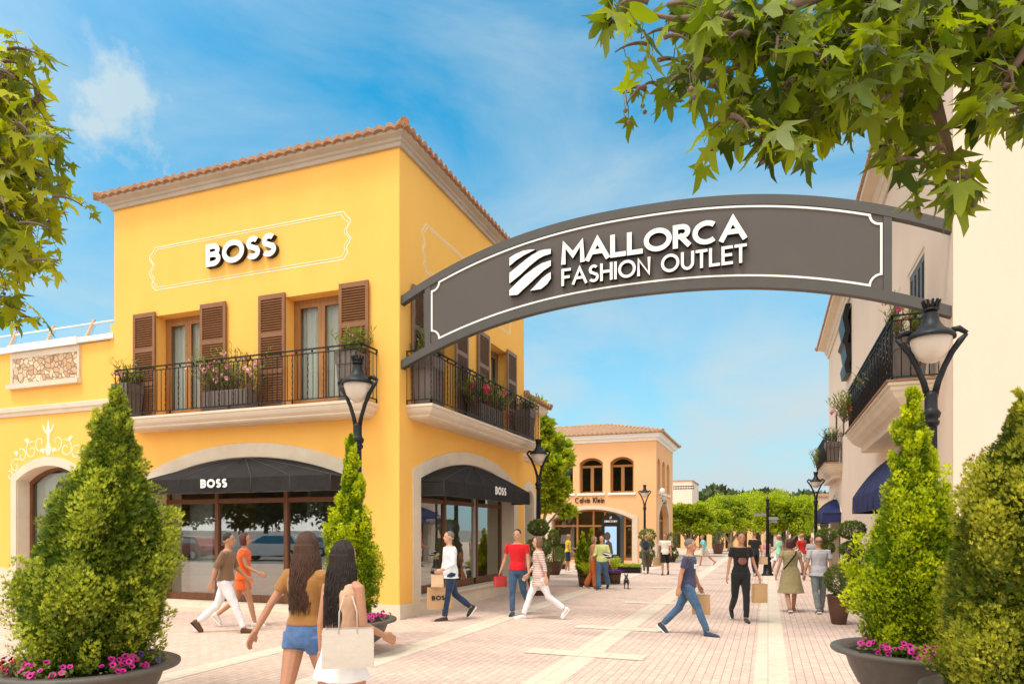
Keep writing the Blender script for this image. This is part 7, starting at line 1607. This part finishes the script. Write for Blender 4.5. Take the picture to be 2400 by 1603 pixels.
# ------------------------------------------------------------------ car park behind the camera, seen mirrored in the shop glass
def car(label, x, y, rz, mat, suv):
    t = thing('parked_car', label, 'car', (x, y, -.06), rz, 'cars parked opposite the shop'); h = 1.62 if suv else 1.42
    side = [(-2.1, .32), (-2.12, .62), (-2.02, .86), (-1.86, .95), (-1.45, h - .10), (-1.2, h), (.35, h), (.62, h - .06), (1.18, 1.0), (1.85, .88), (2.08, .74), (2.12, .45), (2.05, .30)]
    mb = MB(); n = len(side); tr_ = [(y_, .86 if z < .97 else .86 - (z - .97) * .34) for y_, z in side]
    vs = [(s * tr_[i][1], side[i][0], side[i][1]) for s in (-1, 1) for i in range(n)]; mb.add(vs, [(i, i + 1, n + i + 1, n + i) for i in range(n - 1)] + [(n - 1, 0, n, 2 * n - 1)])
    tri = tessellate_polygon([[Vector((a, b, 0)) for a, b in side]])
    for s in (0, 1): mb.add(vs[s * n:(s + 1) * n], [tuple(q) for q in tri])
    bd = mb.obj('body', mat, t); bv = bd.modifiers.new('b', 'BEVEL'); bv.width = .05; bv.segments = 3
    for s in (-1, 1):
        q = MB(); q.prism([(-1.66, 1.02), (-1.38, h - .16), (.30, h - .12), (.95, 1.05)], lambda u, v, d_: (s * (.862 - (v - .97) * .34 + d_), u, v), .0, .008); q.obj('side_window', M['dglass'], t)
        for y_ in (-1.32, 1.30):
            w = MB(); w.tube([(s * .70, y_, .33), (s * .90, y_, .33)], .33, 24); tyre = w.obj('wheel', P('tyre', (.02, .02, .02), .9) if 'tyre' not in M else M['tyre'], t); q = MB(); q.tube([(s * .895, y_, .33), (s * .91, y_, .33)], .20, 16); q.obj('rim', M['panelw'], tyre)
        q = MB(); q.obox((s * .62, 2.09, .68), (.16, 0, 0), (0, .03, 0), (0, 0, .07)); q.obj('headlight', M['panelw'], t); q = MB(); q.obox((s * .66, -2.08, .80), (.12, 0, 0), (0, .03, 0), (0, 0, .09)); q.obj('tail_light', M['redp'], t)
    q = MB(); q.add([(-.66, 1.16, 1.02), (.66, 1.16, 1.02), (.58, .66, h - .10), (-.58, .66, h - .10)], [(0, 1, 2, 3)]); q.obj('windscreen', M['dglass'], t)
    return t
wc = P('white_car_paint', (.75, .76, .76), .25, coat=.6); rc_ = P('red_car_paint', (.30, .02, .03), .25, coat=.6); sc2 = P('silver_car_paint', (.42, .44, .45), .3, .3, coat=.5)
car('white estate car parked opposite, mirrored in the middle pane of the front window', -28, -9.0, R(70), wc, True)
car('red car parked opposite, mirrored low in the left pane of the front window', -33.5, -8.5, R(105), rc_, False)
car('white hatchback parked opposite, mirrored at the left edge of the front window', -37.5, -11, R(80), wc, False)
car('silver car parked furthest back, mirrored above the white estate car', -30.5, -15, R(60), sc2, False)
for i, (x, y, r_) in enumerate(((-37, -19, 4.2), (-44, -17, 4.0), (-52, -18, 4.2), (-31, -22, 4.4))):
    leafy_tree('car_park_tree', ['round dark tree mirrored in the middle pane of the front window', 'dark tree mirrored in the left pane of the front window', 'dark tree mirrored at the far left of the front window', 'dark tree mirrored in the right pane of the front window'][i], (x, y, 0), 6, [(0, 0, 4.6, r_, r_, 2.8), (1, .5, 6.4, r_ * .6, r_ * .6, 1.8)], 7000, .36, M['hill'], [[(0, 0, 0, .2), (0, 0, 3.4, .13)]], 200 + i, M['bark'], 'trees round the car park behind the camera', 20)
